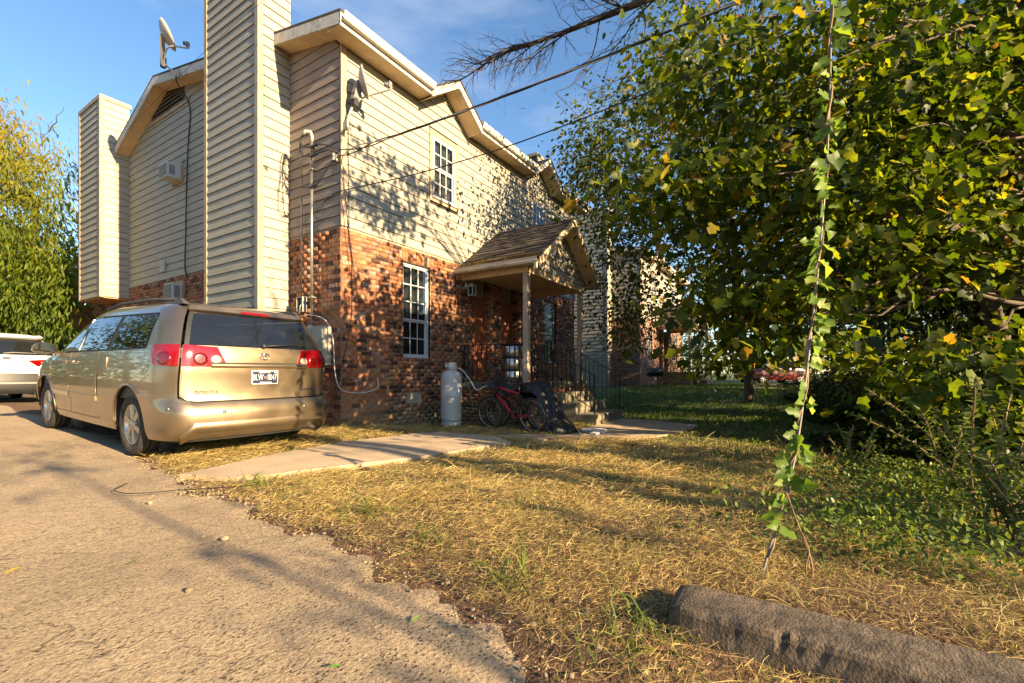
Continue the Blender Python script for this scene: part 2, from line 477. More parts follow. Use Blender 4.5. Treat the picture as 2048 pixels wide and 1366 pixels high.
def tz(x, y):
    x = np.asarray(x, dtype=float); y = np.asarray(y, dtype=float)
    z = 0.035 * np.clip(y + 0.5, 0, 7) * (1 - ss(-1.0, 0.3, x))
    z = z - 0.22 * ss(-0.2, 3.0, x) + 0.48 * ss(9, 17, x)
    z = z + 0.07 * ss(-3.6, -3.0, x) * ss(-3.2, -5.5, y) * (1 - ss(-1.8, 0.5, x))
    z = z - 0.55 * (1 - ss(-10.5, -6.6, y)) * ss(-2.9, 0.4, x)
    z = z + 0.015 * np.sin(x * 2.1 + y * 1.3) * np.sin(y * 1.7 - x) * ss(-3.2, -2.4, x)
    return z


def tzf(x, y): return float(tz(x, y))


def drive_edge(y):
    y = np.asarray(y, dtype=float)
    return -3.44 - 0.85 * (1 - ss(-7.4, -4.3, y)) + 0.06 * np.sin(y * 1.9 + 0.5) + 0.045 * np.sin(y * 5.3) + 0.035 * np.sin(y * 13.1 + 2) + 0.025 * np.sin(y * 29.3 + 2 * np.sin(y * 7)) + 0.012 * np.sin(y * 71) + 0.35 * ss(-2.6, -1.4, y) + 0.4 * ss(-1.2, 1.0, y)


def grid_mesh(xs, ys, zf):
    X, Y = np.meshgrid(xs, ys, indexing='xy')
    Z = zf(X, Y)
    nx, ny = len(xs), len(ys)
    i = np.arange(nx * ny).reshape(ny, nx)
    F = np.stack([i[:-1, :-1], i[:-1, 1:], i[1:, 1:], i[1:, :-1]], -1).reshape(-1, 4)
    return np.stack([X, Y, Z], -1).reshape(-1, 3), F


def ground_mat():
    m, N, L, B = new_mat('soil_and_thatch')
    n = noise_node(N, L, 2.2, 6); r = ramp(N, [(0.3, (0.085, 0.050, 0.028)), (0.5, (0.15, 0.095, 0.048)), (0.72, (0.20, 0.145, 0.07))]); L.new(n.outputs[0], r.inputs[0])
    n2 = noise_node(N, L, 55, 6); r2 = ramp(N, [(0.3, 0.5), (0.7, 1.35)]); L.new(n2.outputs[0], r2.inputs[0])
    col = mixc(N, L, r.outputs[0], r2.outputs[0], 1.0, 'MULTIPLY')
    g = N.new('ShaderNodeNewGeometry'); sx = N.new('ShaderNodeSeparateXYZ'); L.new(g.outputs['Position'], sx.inputs[0])
    mr = N.new('ShaderNodeMapRange'); mr.inputs[1].default_value = 1.0; mr.inputs[2].default_value = 7.0; L.new(sx.outputs['X'], mr.inputs[0])
    n4 = noise_node(N, L, 14, 5); rg = ramp(N, [(0.3, (0.03, 0.055, 0.012)), (0.7, (0.075, 0.115, 0.025))]); L.new(n4.outputs[0], rg.inputs[0])
    col = mixc(N, L, col, rg.outputs[0], mr.outputs[0])
    mr2 = N.new('ShaderNodeMapRange'); mr2.inputs[1].default_value = -3.0; mr2.inputs[2].default_value = -2.5; mr2.inputs[3].default_value = 1.0; mr2.inputs[4].default_value = 0.0
    n5 = noise_node(N, L, 3, 4); ad = N.new('ShaderNodeMath'); ad.operation = 'MULTIPLY_ADD'; ad.inputs[1].default_value = -0.8; L.new(n5.outputs[0], ad.inputs[0]); L.new(sx.outputs['X'], ad.inputs[2])
    L.new(ad.outputs[0], mr2.inputs[0])
    red = mixc(N, L, (0.125, 0.066, 0.036), r2.outputs[0], 1.0, 'MULTIPLY')
    col = mixc(N, L, col, red, mr2.outputs[0])
    L.new(col, B.inputs['Base Color']); B.inputs['Roughness'].default_value = 0.95
    bump(N, L, B, n2.outputs[0], 0.9, 0.03)
    return m


def asphalt_mat():
    m, N, L, B = new_mat('worn_tan_asphalt')
    n = noise_node(N, L, 0.9, 5); r = ramp(N, [(0.3, (0.29, 0.215, 0.135)), (0.7, (0.43, 0.325, 0.205))]); L.new(n.outputs[0], r.inputs[0])
    n2 = noise_node(N, L, 75, 6, rough=0.7); r2 = ramp(N, [(0.32, 0.45), (0.5, 1.0), (0.7, 1.2)]); L.new(n2.outputs[0], r2.inputs[0])
    col = mixc(N, L, r.outputs[0], r2.outputs[0], 1.0, 'MULTIPLY')
    tc = N.new('ShaderNodeTexCoord')
    v = N.new('ShaderNodeTexVoronoi'); v.inputs['Scale'].default_value = 46; L.new(tc.outputs['Object'], v.inputs['Vector'])
    rs = ramp(N, [(0.0, 0.35), (0.20, 0.55), (0.32, 1.0)]); L.new(v.outputs['Distance'], rs.inputs[0])
    n6 = noise_node(N, L, 7, 4); rk = ramp(N, [(0.38, 0.0), (0.60, 0.9)]); L.new(n6.outputs[0], rk.inputs[0])
    pit = mixc(N, L, (1, 1, 1), rs.outputs[0], rk.outputs[0])
    col = mixc(N, L, col, pit, 1.0, 'MULTIPLY')
    vs = N.new('ShaderNodeTexVoronoi'); vs.inputs['Scale'].default_value = 130; L.new(tc.outputs['Object'], vs.inputs['Vector'])
    sh_ = N.new('ShaderNodeSeparateColor'); L.new(vs.outputs['Color'], sh_.inputs[0]); rp_ = ramp(N, [(0.0, 0.62), (0.12, 0.85), (0.3, 1.0), (0.85, 1.05), (1.0, 1.45)]); L.new(sh_.outputs[0], rp_.inputs[0])
    col = mixc(N, L, col, rp_.outputs[0], 0.8, 'MULTIPLY')
    # cracks: edges of large warped cells
    n3 = noise_node(N, L, 2.4, 5); wv = N.new('ShaderNodeVectorMath'); wv.operation = 'MULTIPLY_ADD'
    L.new(n3.outputs['Color'], wv.inputs[0]); wv.inputs[1].default_value = (0.75, 0.75, 0); L.new(tc.outputs['Object'], wv.inputs[2])
    vc = N.new('ShaderNodeTexVoronoi'); vc.feature = 'DISTANCE_TO_EDGE'; vc.inputs['Scale'].default_value = 1.1; L.new(wv.outputs[0], vc.inputs['Vector'])
    rc = ramp(N, [(0.0, 0.0), (0.007, 1.0)]); L.new(vc.outputs['Distance'], rc.inputs[0])
    n7 = noise_node(N, L, 0.55, 2); rm = ramp(N, [(0.50, 1.0), (0.62, 0.0)]); L.new(n7.outputs[0], rm.inputs[0])
    crack = mixc(N, L, rc.outputs[0], (1, 1, 1), rm.outputs[0])
    dk = mixc(N, L, (0.6, 0.56, 0.5), (1, 1, 1), crack)
    col = mixc(N, L, col, dk, 1.0, 'MULTIPLY')
    L.new(col, B.inputs['Base Color']); B.inputs['Roughness'].default_value = 0.9
    b1 = bump(N, L, B, n2.outputs[0], 0.8, 0.02)
    b2 = bump(N, L, B, pit, 1.0, 0.02, b1)
    b4 = bump(N, L, B, noise_node(N, L, 13, 5).outputs[0], 0.4, 0.04, b2)
    bump(N, L, B, crack, 0.6, 0.012, b4)
    return m


M['ground'] = ground_mat()
M['asphalt'] = asphalt_mat()
xs = np.unique(np.concatenate([np.linspace(-300, -20, 12), np.linspace(-20, -6, 15), np.arange(-6, 7, 0.11), np.arange(7, 30, 0.6), np.linspace(30, 400, 16)]))
ys = np.unique(np.concatenate([np.linspace(-300, -20, 12), np.linspace(-20, -10, 12), np.arange(-10, 2, 0.11), np.arange(2, 30, 0.8), np.linspace(30, 400, 16)]))


def ground_z(X, Y):
    z = tz(X, Y)
    z = z - 0.05 * (X < drive_edge(Y) - 0.12) * (X > -12) * (Y > -16) * (Y < 42)
    n = 0.012 * np.sin(X * 9.1 + 3 * np.sin(Y * 4)) * np.sin(Y * 8.3 + 2 * np.sin(X * 5)) * (np.abs(X) < 8) * (X > drive_edge(Y))
    return z + n


V, F = grid_mesh(xs, ys, ground_z)
g = link('ground', np_mesh('ground', V, F, True), None, M['ground']); tag(g, kind='structure')
ys2 = np.unique(np.concatenate([np.arange(-14, 5, 0.06), np.arange(5, 40, 0.5)]))
tt = np.concatenate([np.linspace(0, 0.8, 40), np.linspace(0.8, 1, 30)[1:]])
E = drive_edge(ys2)
X = -11 + (E[:, None] + 11) * tt[None, :]
Y = np.repeat(ys2[:, None], len(tt), 1)
edge_fade = ss(0.0, 0.12, (E[:, None] - X))
Z = tz(X, Y) + 0.004 + 0.018 * edge_fade + 0.006 * np.sin(X * 3.1 + Y) * np.sin(Y * 2.3)
i = np.arange(X.size).reshape(X.shape)
F = np.stack([i[:-1, :-1], i[:-1, 1:], i[1:, 1:], i[1:, :-1]], -1).reshape(-1, 4)
dw = link('driveway', np_mesh('driveway', np.stack([X, Y, Z], -1), F, True), None, M['asphalt']); tag(dw, kind='structure')


def slab(name, poly, th, matl, up=0.05, step=0.12):
    """a concrete slab following the ground, with real edges"""
    bm = bmesh.new()
    pts = []
    n = len(poly)
    for k in range(n):
        a, b = Vector(poly[k]), Vector(poly[(k + 1) % n]); m = max(1, int((b - a).length / step))
        pts += [a.lerp(b, t / m) + Vector((random.uniform(-1, 1), random.uniform(-1, 1))) * 0.012 for t in range(m)]
    x0, x1 = min(p.x for p in pts), max(p.x for p in pts); y0, y1 = min(p.y for p in pts), max(p.y for p in pts)
    co = [Vector((p.x, p.y)) for p in pts]; nb = len(co)
    inner = []
    for gx in np.arange(x0, x1, 0.18):
        for gy in np.arange(y0, y1, 0.18):
            if in_poly(gx, gy, pts) and min((Vector((gx, gy)) - p).length for p in pts) > 0.07: inner.append(Vector((gx, gy)))
    vo, eo, fo, *_ = delaunay_2d_cdt(co + inner, [], [list(range(nb))], 1, 1e-5)
    vs = [(p.x, p.y, tzf(p.x, p.y) + up) for p in vo]
    me_f = [tuple(f) for f in fo]
    mb = MB(); mb.add(vs, me_f)
    bnd = [(p.x, p.y, tzf(p.x, p.y) + up) for p in pts]
    low = [(p[0], p[1], p[2] - th) for p in bnd]
    mb.add(bnd + low, [(k, (k + 1) % nb, nb + (k + 1) % nb, nb + k) for k in range(nb)])
    o = mb.build(name, matl)
    tag(o, kind='structure')
    return o


def in_poly(x, y, pts):
    c = False; n = len(pts); j = n - 1
    for k in range(n):
        xi, yi = pts[k][0], pts[k][1]; xj, yj = pts[j][0], pts[j][1]
        if (yi > y) != (yj > y) and x < (xj - xi) * (y - yi) / (yj - yi) + xi: c = not c
        j = k
    return c


PATHS = [[(-3.25, -2.05), (-3.0, -2.66), (-2.4, -2.92), (-0.22, -3.60), (0.24, -3.05), (0.35, -2.05), (-1.2, -1.6)],
         [(0.42, -3.45), (2.2, -4.15), (3.6, -4.75), (5.3, -4.9), (5.75, -4.1), (5.9, -3.0), (3.4, -2.95), (1.9, -2.75), (0.5, -2.55)]]
slab('path', PATHS[0], 0.12, M['concrete'], 0.055)
slab('path', PATHS[1], 0.12, M['concrete'], 0.03)


def on_path(x, y):
    return any(in_poly(x, y, p) for p in PATHS)


# ------------------------------------------------------------------ the house
BRL, BRH, BRW = 0.215, 0.0785, 0.012
BRICKS = []            # (centre, axis, normal, length, height)


def rect_minus(a0, a1, b0, b1, holes):
    """split a rectangle around rectangular holes"""
    A = sorted(set([a0, a1] + [min(max(h[i], a0), a1) for h in holes for i in (0, 1)]))
    Bs = sorted(set([b0, b1] + [min(max(h[i], b0), b1) for h in holes for i in (2, 3)]))
    out = []
    for i in range(len(A) - 1):
        for j in range(len(Bs) - 1):
            ca, cb = (A[i] + A[i + 1]) / 2, (Bs[j] + Bs[j + 1]) / 2
            if not any(h[0] < ca < h[1] and h[2] < cb < h[3] for h in holes): out.append((A[i], A[i + 1], Bs[j], Bs[j + 1]))
    return out


def lay_bricks(axis, plane, sign, a0, a1, z0, z1, holes, zref=0.0):
    """axis 'x' or 'y' is the direction along the wall; plane the other coordinate; sign the outward direction"""
    r0 = int(math.floor((z0 - zref) / BRH))
    r1 = int(math.ceil((z1 - zref) / BRH))
    for r in range(r0, r1):
        za, zb = zref + r * BRH, zref + (r + 1) * BRH
        za, zb = max(za, z0) + 0.0045, min(zb, z1) - 0.0045
        if zb - za < 0.02: continue
        off = (r % 2) * BRL / 2
        k = math.floor((a0 - off) / BRL)
        while True:
            s0 = max(a0, off + k * BRL); s1 = min(a1, off + (k + 1) * BRL); k += 1
            if s0 >= a1: break
            segs = [(s0, s1)]
            for h in holes:
                if h[2] < (za + zb) / 2 < h[3]:
                    ns = []
                    for p, q in segs:
                        if h[1] <= p or h[0] >= q: ns.append((p, q)); continue
                        if p < h[0]: ns.append((p, h[0]))
                        if q > h[1]: ns.append((h[1], q))
                    segs = ns
            for p, q in segs:
                if q - p > 0.035: BRICKS.append((axis, plane, sign, p + 0.0045, q - 0.0045, za, zb))


def brick_box(b, jit):
    ax, pl, sg, p, q, za, zb = b
    d0, d1 = pl - sg * 0.02, pl + sg * (BRW + jit)
    lo, hi = min(d0, d1), max(d0, d1)
    return (p, q, lo, hi, za, zb) if ax == 'x' else (lo, hi, p, q, za, zb)


def board(mb, axis, plane, sign, zb, zt, l0, l1, t0, t1, proud=0.024):
    """one lap siding board: l0..l1 its ends at the bottom edge, t0..t1 at the top edge"""
    o_in, o_b, o_t = plane, plane + sign * proud, plane + sign * 0.007
    if axis == 'x': P = lambda a, d, z: (a, d, z)
    else: P = lambda a, d, z: (d, a, z)
    mb.hexa([P(l0, o_in, zb), P(l1, o_in, zb), P(l1, o_b, zb), P(l0, o_b, zb), P(t0, o_in, zt), P(t1, o_in, zt), P(t1, o_t, zt), P(t0, o_t, zt)])


EXPO = 0.182


def lay_siding(parent, axis, plane, sign, a0, a1, z0, z1, top=None, holes=(), matl=None, merged=None, butts=True):
    """top(a): height of the roof line along the wall; boards are cut to it"""
    n = int(math.ceil((z1 - z0) / EXPO))
    for k in range(n):
        zb, zt = z0 + k * EXPO + 0.004, min(z0 + (k + 1) * EXPO - 0.005, z1)
        if zt - zb < 0.03: continue
        segs = [(a0, a1, a0, a1)]
        if top:
            A = np.linspace(a0, a1, 400); T = np.array([top(a) for a in A])
            okb, okt = A[T > zb + 0.002], A[T > zt]
            if len(okb) < 2: continue
            segs = []
            br = np.where(np.diff(okb) > (a1 - a0) / 200)[0]
            parts = np.split(okb, br + 1)
            for p in parts:
                if len(p) < 2: continue
                ot = okt[(okt >= p[0] - 1e-6) & (okt <= p[-1] + 1e-6)]
                if len(ot) >= 2: segs.append((p[0], p[-1], ot[0], ot[-1]))
                else:
                    mid = p[np.argmax([top(a) for a in p])]; segs.append((p[0], p[-1], mid, mid))
        for h in holes:
            if h[2] < (zb + zt) / 2 < h[3]:
                ns = []
                for (l0, l1, t0, t1) in segs:
                    if h[1] <= l0 or h[0] >= l1: ns.append((l0, l1, t0, t1)); continue
                    if l0 < h[0]: ns.append((l0, h[0], t0, h[0]))
                    if l1 > h[1]: ns.append((h[1], l1, h[1], t1))
                segs = ns
        for (l0, l1, t0, t1) in segs:
            cuts = [l0]
            if butts:
                c = l0 + ((k * 1.37) % 3.66)
                while c < l1 - 0.4:
                    if c > l0 + 0.4: cuts.append(c)
                    c += 3.66
            cuts.append(l1)
            for j in range(len(cuts) - 1):
                p, q = cuts[j] + (0.0015 if j else 0), cuts[j + 1] - (0.0015 if j < len(cuts) - 2 else 0)
                if q - p < 0.02: continue
                tp = t0 if j == 0 else p; tq = t1 if j == len(cuts) - 2 else q
                mb = merged if merged is not None else MB()
                board(mb, axis, plane, sign, zb, zt, p, q, tp, tq, 0.024 + random.uniform(-0.002, 0.003))
                if merged is None: mb.build('siding_board', matl, parent)


def window(parent, x0, x1, z0, z1, y, split, rows_top, rows_bot, cols, inside='blind', label=None):
    """double-hung window in a wall facing -Y; the frame is the part, its panes and bars the sub-parts"""
    fr = 0.045
    mb = MB()
    mb.box(x0, x0 + fr, y - 0.01, y + 0.06, z0, z1).box(x1 - fr, x1, y - 0.01, y + 0.06, z0, z1)
    mb.box(x0 + fr, x1 - fr, y - 0.01, y + 0.06, z1 - fr, z1).box(x0 + fr, x1 - fr, y - 0.014, y + 0.06, z0, z0 + fr)
    o = mb.build('window', M['white'], parent)
    if label: o['label'] = label
    MB().box(x0 - 0.04, x1 + 0.04, y - 0.06, y - 0.0105, z0 - 0.03, z0 + 0.012).build('sill', M['white'], o)
    zs = z0 + (z1 - z0) * split
    for (za, zb, rows, yy) in ((zs, z1 - fr, rows_top, y + 0.005), (z0 + fr, zs, rows_bot, y + 0.028)):
        sh = MB(); a, b = x0 + fr, x1 - fr; t = 0.032
        sh.box(a, a + t, yy, yy + 0.022, za, zb).box(b - t, b, yy, yy + 0.022, za, zb).box(a + t, b - t, yy, yy + 0.022, za, za + t).box(a + t, b - t, yy, yy + 0.022, zb - t, zb)
        sh.build('sash', M['white'], o)
        ia, ib, ja, jb = a + t, b - t, za + t, zb - t
        bars = MB(); bw = 0.011
        for c in range(1, cols):
            xx = ia + (ib - ia) * c / cols; bars.box(xx - bw, xx + bw, yy + 0.003, yy + 0.013, ja, jb)
        for r in range(1, rows):
            zz = ja + (jb - ja) * r / rows; bars.box(ia, ib, yy + 0.0045, yy + 0.0115, zz - bw, zz + bw)
        bars.build('glazing_bar', M['white'], o)
        for c in range(cols):
            for r in range(rows):
                MB().box(ia + (ib - ia) * c / cols + bw * 0.6, ia + (ib - ia) * (c + 1) / cols - bw * 0.6, yy + 0.006, yy + 0.009,
                         ja + (jb - ja) * r / rows + bw * 0.6, ja + (jb - ja) * (r + 1) / rows - bw * 0.6).build('pane', M['pane'], o)
    if inside == 'blind':
        sl = MB(); z = z1 - fr
        while z > zs + 0.16:
            sl.hexa([(x0 + fr, y + 0.075, z), (x1 - fr, y + 0.075, z), (x1 - fr, y + 0.095, z - 0.016), (x0 + fr, y + 0.095, z - 0.016),
                     (x0 + fr, y + 0.075, z + 0.002), (x1 - fr, y + 0.075, z + 0.002), (x1 - fr, y + 0.095, z - 0.014), (x0 + fr, y + 0.095, z - 0.014)]); z -= 0.024
        b = sl.build('blind', M['blind'], o); b['kind'] = 'stuff'
    else:
        cu = MB(); n = 26; vs = []; fs = []
        for (ca, cb) in ((x0 + fr, x0 + 0.46 * (x1 - x0)), (x0 + 0.56 * (x1 - x0), x1 - fr)):
            base = len(vs)
            for k in range(n + 1):
                xx = ca + (cb - ca) * k / n; yy = y + 0.11 + 0.014 * math.sin(k * 1.3)
                vs += [(xx, yy, z0 + fr), (xx, yy, z1 - fr)]
            fs += [(base + 2 * k, base + 2 * k + 2, base + 2 * k + 3, base + 2 * k + 1) for k in range(n)]
        cu.add(vs, fs, True); cu.build('curtain', M['curtain'], o, recalc=False)
    bk = MB(); bk.box(x0 - 0.02, x1 + 0.02, y + 0.28, y + 0.29, z0 - 0.02, z1 + 0.02)
    bk.build('dark_backing', M['dark'], o)  # black sheet painted in place of the unlit room
    return o


HL = 9.70                       # facade length
RIDGE = (6.66, 8.15)            # y, z of the ridge
EAVE = (-0.40, 6.80)
BACK = (12.2, 5.72)


def roof_z(y):
    if y < RIDGE[0]: return EAVE[1] + (RIDGE[1] - EAVE[1]) * (y - EAVE[0]) / (RIDGE[0] - EAVE[0])
    return RIDGE[1] + (BACK[1] - RIDGE[1]) * (y - RIDGE[0]) / (BACK[0] - RIDGE[0])


GAB = [(2.70, 0.82, 7.30), (7.00, 0.82, 7.30)]    # front gables: centre x, half width, peak z
W1 = (1.45, 2.24, 1.25, 3.18)
W2 = (7.46, 8.25, 1.25, 3.18)
ENT = (3.72, 6.0, 0.70, 3.40)
SID = 3.50


def build_house(ox, oz, detail, label):
    H = thing('duplex_house' if detail else 'brick_house', label, 'house', (ox, 0, oz))
    # --- front wall, brick storey
    holes = [W1, W2, ENT]
    wm = M['mortar'] if detail else M['far_brick']
    mb = MB()
    for (a, b, c, d) in rect_minus(0, HL, -0.6, SID, holes): mb.box(a, b, 0.0, 0.12, c, d)
    bw = mb.build('brick_wall', wm, H)
    mb = MB()
    for hx in (W1, W2):   # reveals
        mb.box(hx[0] - 0.02, hx[0], 0.001, 0.14, hx[2], hx[3]).box(hx[1], hx[1] + 0.02, 0.001, 0.14, hx[2], hx[3])
    mb.box(0.0, 0.12, 0.12, 12.0, -0.6, 3.30)         # side wall, left end
    mb.box(HL - 0.12, HL, 0.12, 12.0, -0.6, SID)
    mb.box(0.12, HL - 0.12, 11.9, 12.0, -0.6, SID)
    mb.box(0.0, 0.119, 0.12, 1.6, 3.30, SID)
    mb.build('brick_wall', wm, H)
    # entry: shallow recess with a middle pier
    mb = MB()
    mb.box(ENT[0] - 0.02, ENT[1] + 0.02, 0.34, 0.40, -0.3, SID)
    mb.box(4.66, 5.06, 0.05, 0.34, 0.70, 3.39)
    mb.build('entry_wall', wm, H)
    for dx in (3.78, 5.10):
        d = MB().box(dx, dx + 0.84, 0.27, 0.325, 0.74, 2.80).build('door', M['door'], H)
        for (pa, pb, qa, qb) in ((0.10, 0.38, 0.12, 0.78), (0.46, 0.74, 0.12, 0.78), (0.10, 0.38, 0.92, 1.88), (0.46, 0.74, 0.92, 1.88)):
            pm = MB(); pm.hexa([(dx + pa, 0.269, 0.74 + qa), (dx + pb, 0.269, 0.74 + qa), (dx + pb - 0.03, 0.255, 0.74 + qa + 0.03), (dx + pa + 0.03, 0.255, 0.74 + qa + 0.03),
                                (dx + pa, 0.269, 0.74 + qb), (dx + pb, 0.269, 0.74 + qb), (dx + pb - 0.03, 0.255, 0.74 + qb - 0.03), (dx + pa + 0.03, 0.255, 0.74 + qb - 0.03)])
            pm.build('door_panel', M['door'], d)
        MB().lathe([(0.0, -0.07), (0.03, -0.06), (0.032, -0.04), (0.014, -0.02), (0.022, 0.0)], (dx + 0.77, 0.27, 1.72), 12, (0, 1, 0)).build('door_knob', M['brass'], d)
        f = MB(); f.box(dx - 0.05, dx - 0.002, 0.25, 0.335, 0.72, 2.86).box(dx + 0.842, dx + 0.89, 0.25, 0.335, 0.72, 2.86).box(dx - 0.002, dx + 0.842, 0.25, 0.335, 2.81, 2.86)
        f.build('door_frame', M['door'], H)
    # bricks
    if detail:
        BRICKS.clear()
        sol = []
        for hx in (W1, W2):
            k = hx[0] - 0.10
            while k < hx[1] + 0.08: sol.append(k); k += BRH
        sh = [(h[0] - 0.10, h[0] - 0.10 + BRH * len([s for s in sol if h[0] - 0.11 < s < h[1] + 0.1]), 3.18, 3.395) for h in (W1, W2)]
        lay_bricks('x', 0.0, -1, 0, HL, -0.30, SID - 0.02, holes + sh)
        for s in sol: BRICKS.append(('x', 0.0, -1, s + 0.0045, s + BRH - 0.0045, 3.185, 3.39))
        lay_bricks('y', 0.0, -1, 0.012, 1.5, -0.15, SID - 0.02, [])
        lay_bricks('y', 0.0, -1, 3.40, 12.0, 0.0, 3.29, [(5.92, 6.48, 2.62, 3.12), (9.25, 9.95, 1.9, 2.98)])
        lay_bricks('x', 0.05, -1, 4.66, 5.06, 0.70, 3.35, [])
        lay_bricks('y', ENT[1], -1, 0.0, 0.3, 0.70, 3.35, [])
        lay_bricks('y', 4.66, -1, 0.062, 0.33, 0.70, 3.35, [])
        lay_bricks('x', -1.80, -1, 3.25, 6.45, -0.3, 0.60, [])
        lay_bricks('y', 3.25, -1, -1.8, 0.0, -0.3, 0.60, [])
        def big(b):
            ax, pl, sg, p, q, za, zb = b
            c = Vector(((p + q) / 2, pl, (za + zb) / 2)) if ax == 'x' else Vector((pl, (p + q) / 2, (za + zb) / 2))
            r = c - CAM; D = r.dot(FV)
            u = CX + FPX * r.dot(RV) / D; v = HY - FPX * r.z / D
            hid = (u < 655 and v > 660) or u < 585 or c.z < 0.0
            return (1e3 if hid else 0) + r.length
        order = sorted(BRICKS, key=big)
        cache = {}
        for b in order[:300]:
            x0, x1, y0, y1, z0, z1 = brick_box(b, 0.0)
            key = (b[0], round(x1 - x0, 3), round(y1 - y0, 3), round(z1 - z0, 3))
            c = ((x0 + x1) / 2, (y0 + y1) / 2, (z0 + z1) / 2)
            if key in cache: o = link('brick', cache[key], bw)
            else:
                o = MB().box(x0 - c[0], x1 - c[0], y0 - c[1], y1 - c[1], z0 - c[2], z1 - c[2]).build('brick', M['brick_one'], bw)
                cache[key] = o.data
            j = random.uniform(-0.003, 0.003)
            o.location = (c[0] + (j if b[0] == 'y' else 0), c[1] + (j if b[0] == 'x' else 0), c[2])
        rest = order[300:]
        P = np.array([brick_box(b, random.uniform(-0.003, 0.003)) for b in rest])
        idx = [(0, 2, 4), (1, 2, 4), (1, 3, 4), (0, 3, 4), (0, 2, 5), (1, 2, 5), (1, 3, 5), (0, 3, 5)]
        V = np.stack([P[:, k] for k in idx], 1).reshape(-1, 3)
        fq = np.array([(0, 3, 2, 1), (4, 5, 6, 7), (0, 1, 5, 4), (1, 2, 6, 5), (2, 3, 7, 6), (3, 0, 4, 7)])
        F = (fq[None] + 8 * np.arange(len(P))[:, None, None]).reshape(-1, 4)
        o = link('brickwork', np_mesh('brickwork', V, F, rnd=np.repeat(RNG.random(len(P)), 6)), bw, M['brick_mass']); o['kind'] = 'stuff'
    # --- siding
    def ftop(x):
        t = 6.66
        for gx, gw, gz in GAB: t = max(t, gz - 0.12 - (gz - 6.62) / gw * abs(x - gx))
        return t
    UW = [(2.30, 3.06, 4.74, 6.07), (6.64, 7.40, 4.74, 6.07)]
    tr = 0.10
    uh = [(a - tr, b + tr, c - tr, d + tr) for a, b, c, d in UW]
    merged = None if detail else MB()
    mb = MB()
    for (a, b, c, d) in rect_minus(0.001, HL, SID, 6.64, uh): mb.box(a, b, 0.0, 0.10, c, d)
    for gx, gw, gz in GAB: mb.prism([(gx - gw, 0.001, 6.64), (gx + gw, 0.001, 6.64), (gx, 0.001, gz - 0.1)], (0, 0.09, 0))
    fw = mb.build('siding_wall', M['siding_back'], H)
    lay_siding(fw, 'x', 0.0, -1, 0.085, HL - 0.085, SID - 0.01, 7.2, ftop, uh, M['siding'], merged)
    for (a_, b_) in ((-0.03, 0.085), (HL - 0.085, HL + 0.03)): MB().box(a_, b_, -0.034, 0.0, SID - 0.012, 6.62).build('corner_board', M['trim'], H)
    for n, (a, b, c, d) in enumerate(UW):
        t = MB(); t.box(a - tr, a, -0.045, 0.06, c - tr, d + tr).box(b, b + tr, -0.045, 0.06, c - tr, d + tr).box(a, b, -0.045, 0.06, d, d + tr).box(a, b, -0.045, 0.06, c - tr, c)
        t.build('window_trim', M['trim'], H)
        window(H, a, b, c, d, -0.02, 0.50, 2, 2, 3, 'curtain')
    window(H, *W1, 0.06, 0.40, 3, 2, 3, 'blind'); window(H, *W2, 0.06, 0.40, 3, 2, 3, 'blind')
    # side wall
    stop = lambda y: roof_z(y) - 0.15
    mb = MB(); mb.box(0.0, 0.10, 0.03, 1.6, SID, 6.6)
    n = 40; A = np.linspace(1.55, 12.0, n)
    mb.prism([(0.0, a, 3.30) for a in A] + [(0.0, a, stop(a)) for a in A[::-1]], (0.10, 0, 0))
    mb.prism([(0.0, a, 6.5) for a in (0.03, 1.6)] + [(0.0, a, stop(a)) for a in (1.6, 0.03)], (0.10, 0, 0))
    sw = mb.build('siding_wall', M['siding_back'], H)
    lay_siding(sw, 'y', 0.0, -1, 0.03, 1.50, SID - 0.01, 7.6, stop, (), M['siding_worn_lit'], merged, False)
    VENT = (5.7, 7.62, 7.28, 8.2)
    if detail:
        lay_siding(sw, 'y', 0.0, -1, 3.40, 9.09, 3.29, 8.2, lambda y: min(stop(y), 8.05 - 0.0 * y) if not (5.75 < y < 7.6) else min(stop(y), 7.42), [], M['siding'])
        # gable vent: a low triangle of louvres under the peak
        vt = MB().prism([(-0.012, 5.6, 7.42), (-0.012, 7.75, 7.42), (-0.012, RIDGE[0], 7.98)], (0.011, 0, 0)).build('gable_vent', M['dark'], H)
        for k in range(5):
            z = 7.46 + k * 0.095; hwf = (7.95 - z) / 0.53 * 1.02; hwb = (7.95 - z) / 0.53 * 0.82
            if hwf < 0.1: continue
            l = MB(); y0, y1 = RIDGE[0] - hwf, RIDGE[0] + hwb
            l.hexa([(-0.055, y0, z), (-0.055, y1, z), (-0.014, y1, z + 0.05), (-0.014, y0, z + 0.05), (-0.055, y0, z + 0.012), (-0.055, y1, z + 0.012), (-0.014, y1, z + 0.062), (-0.014, y0, z + 0.062)])
            l.build('louvre', M['trim'], vt)
        MB().box(-0.05, -0.026, 5.5, 7.8, 7.36, 7.44).build('vent_sill', M['trim'], H)
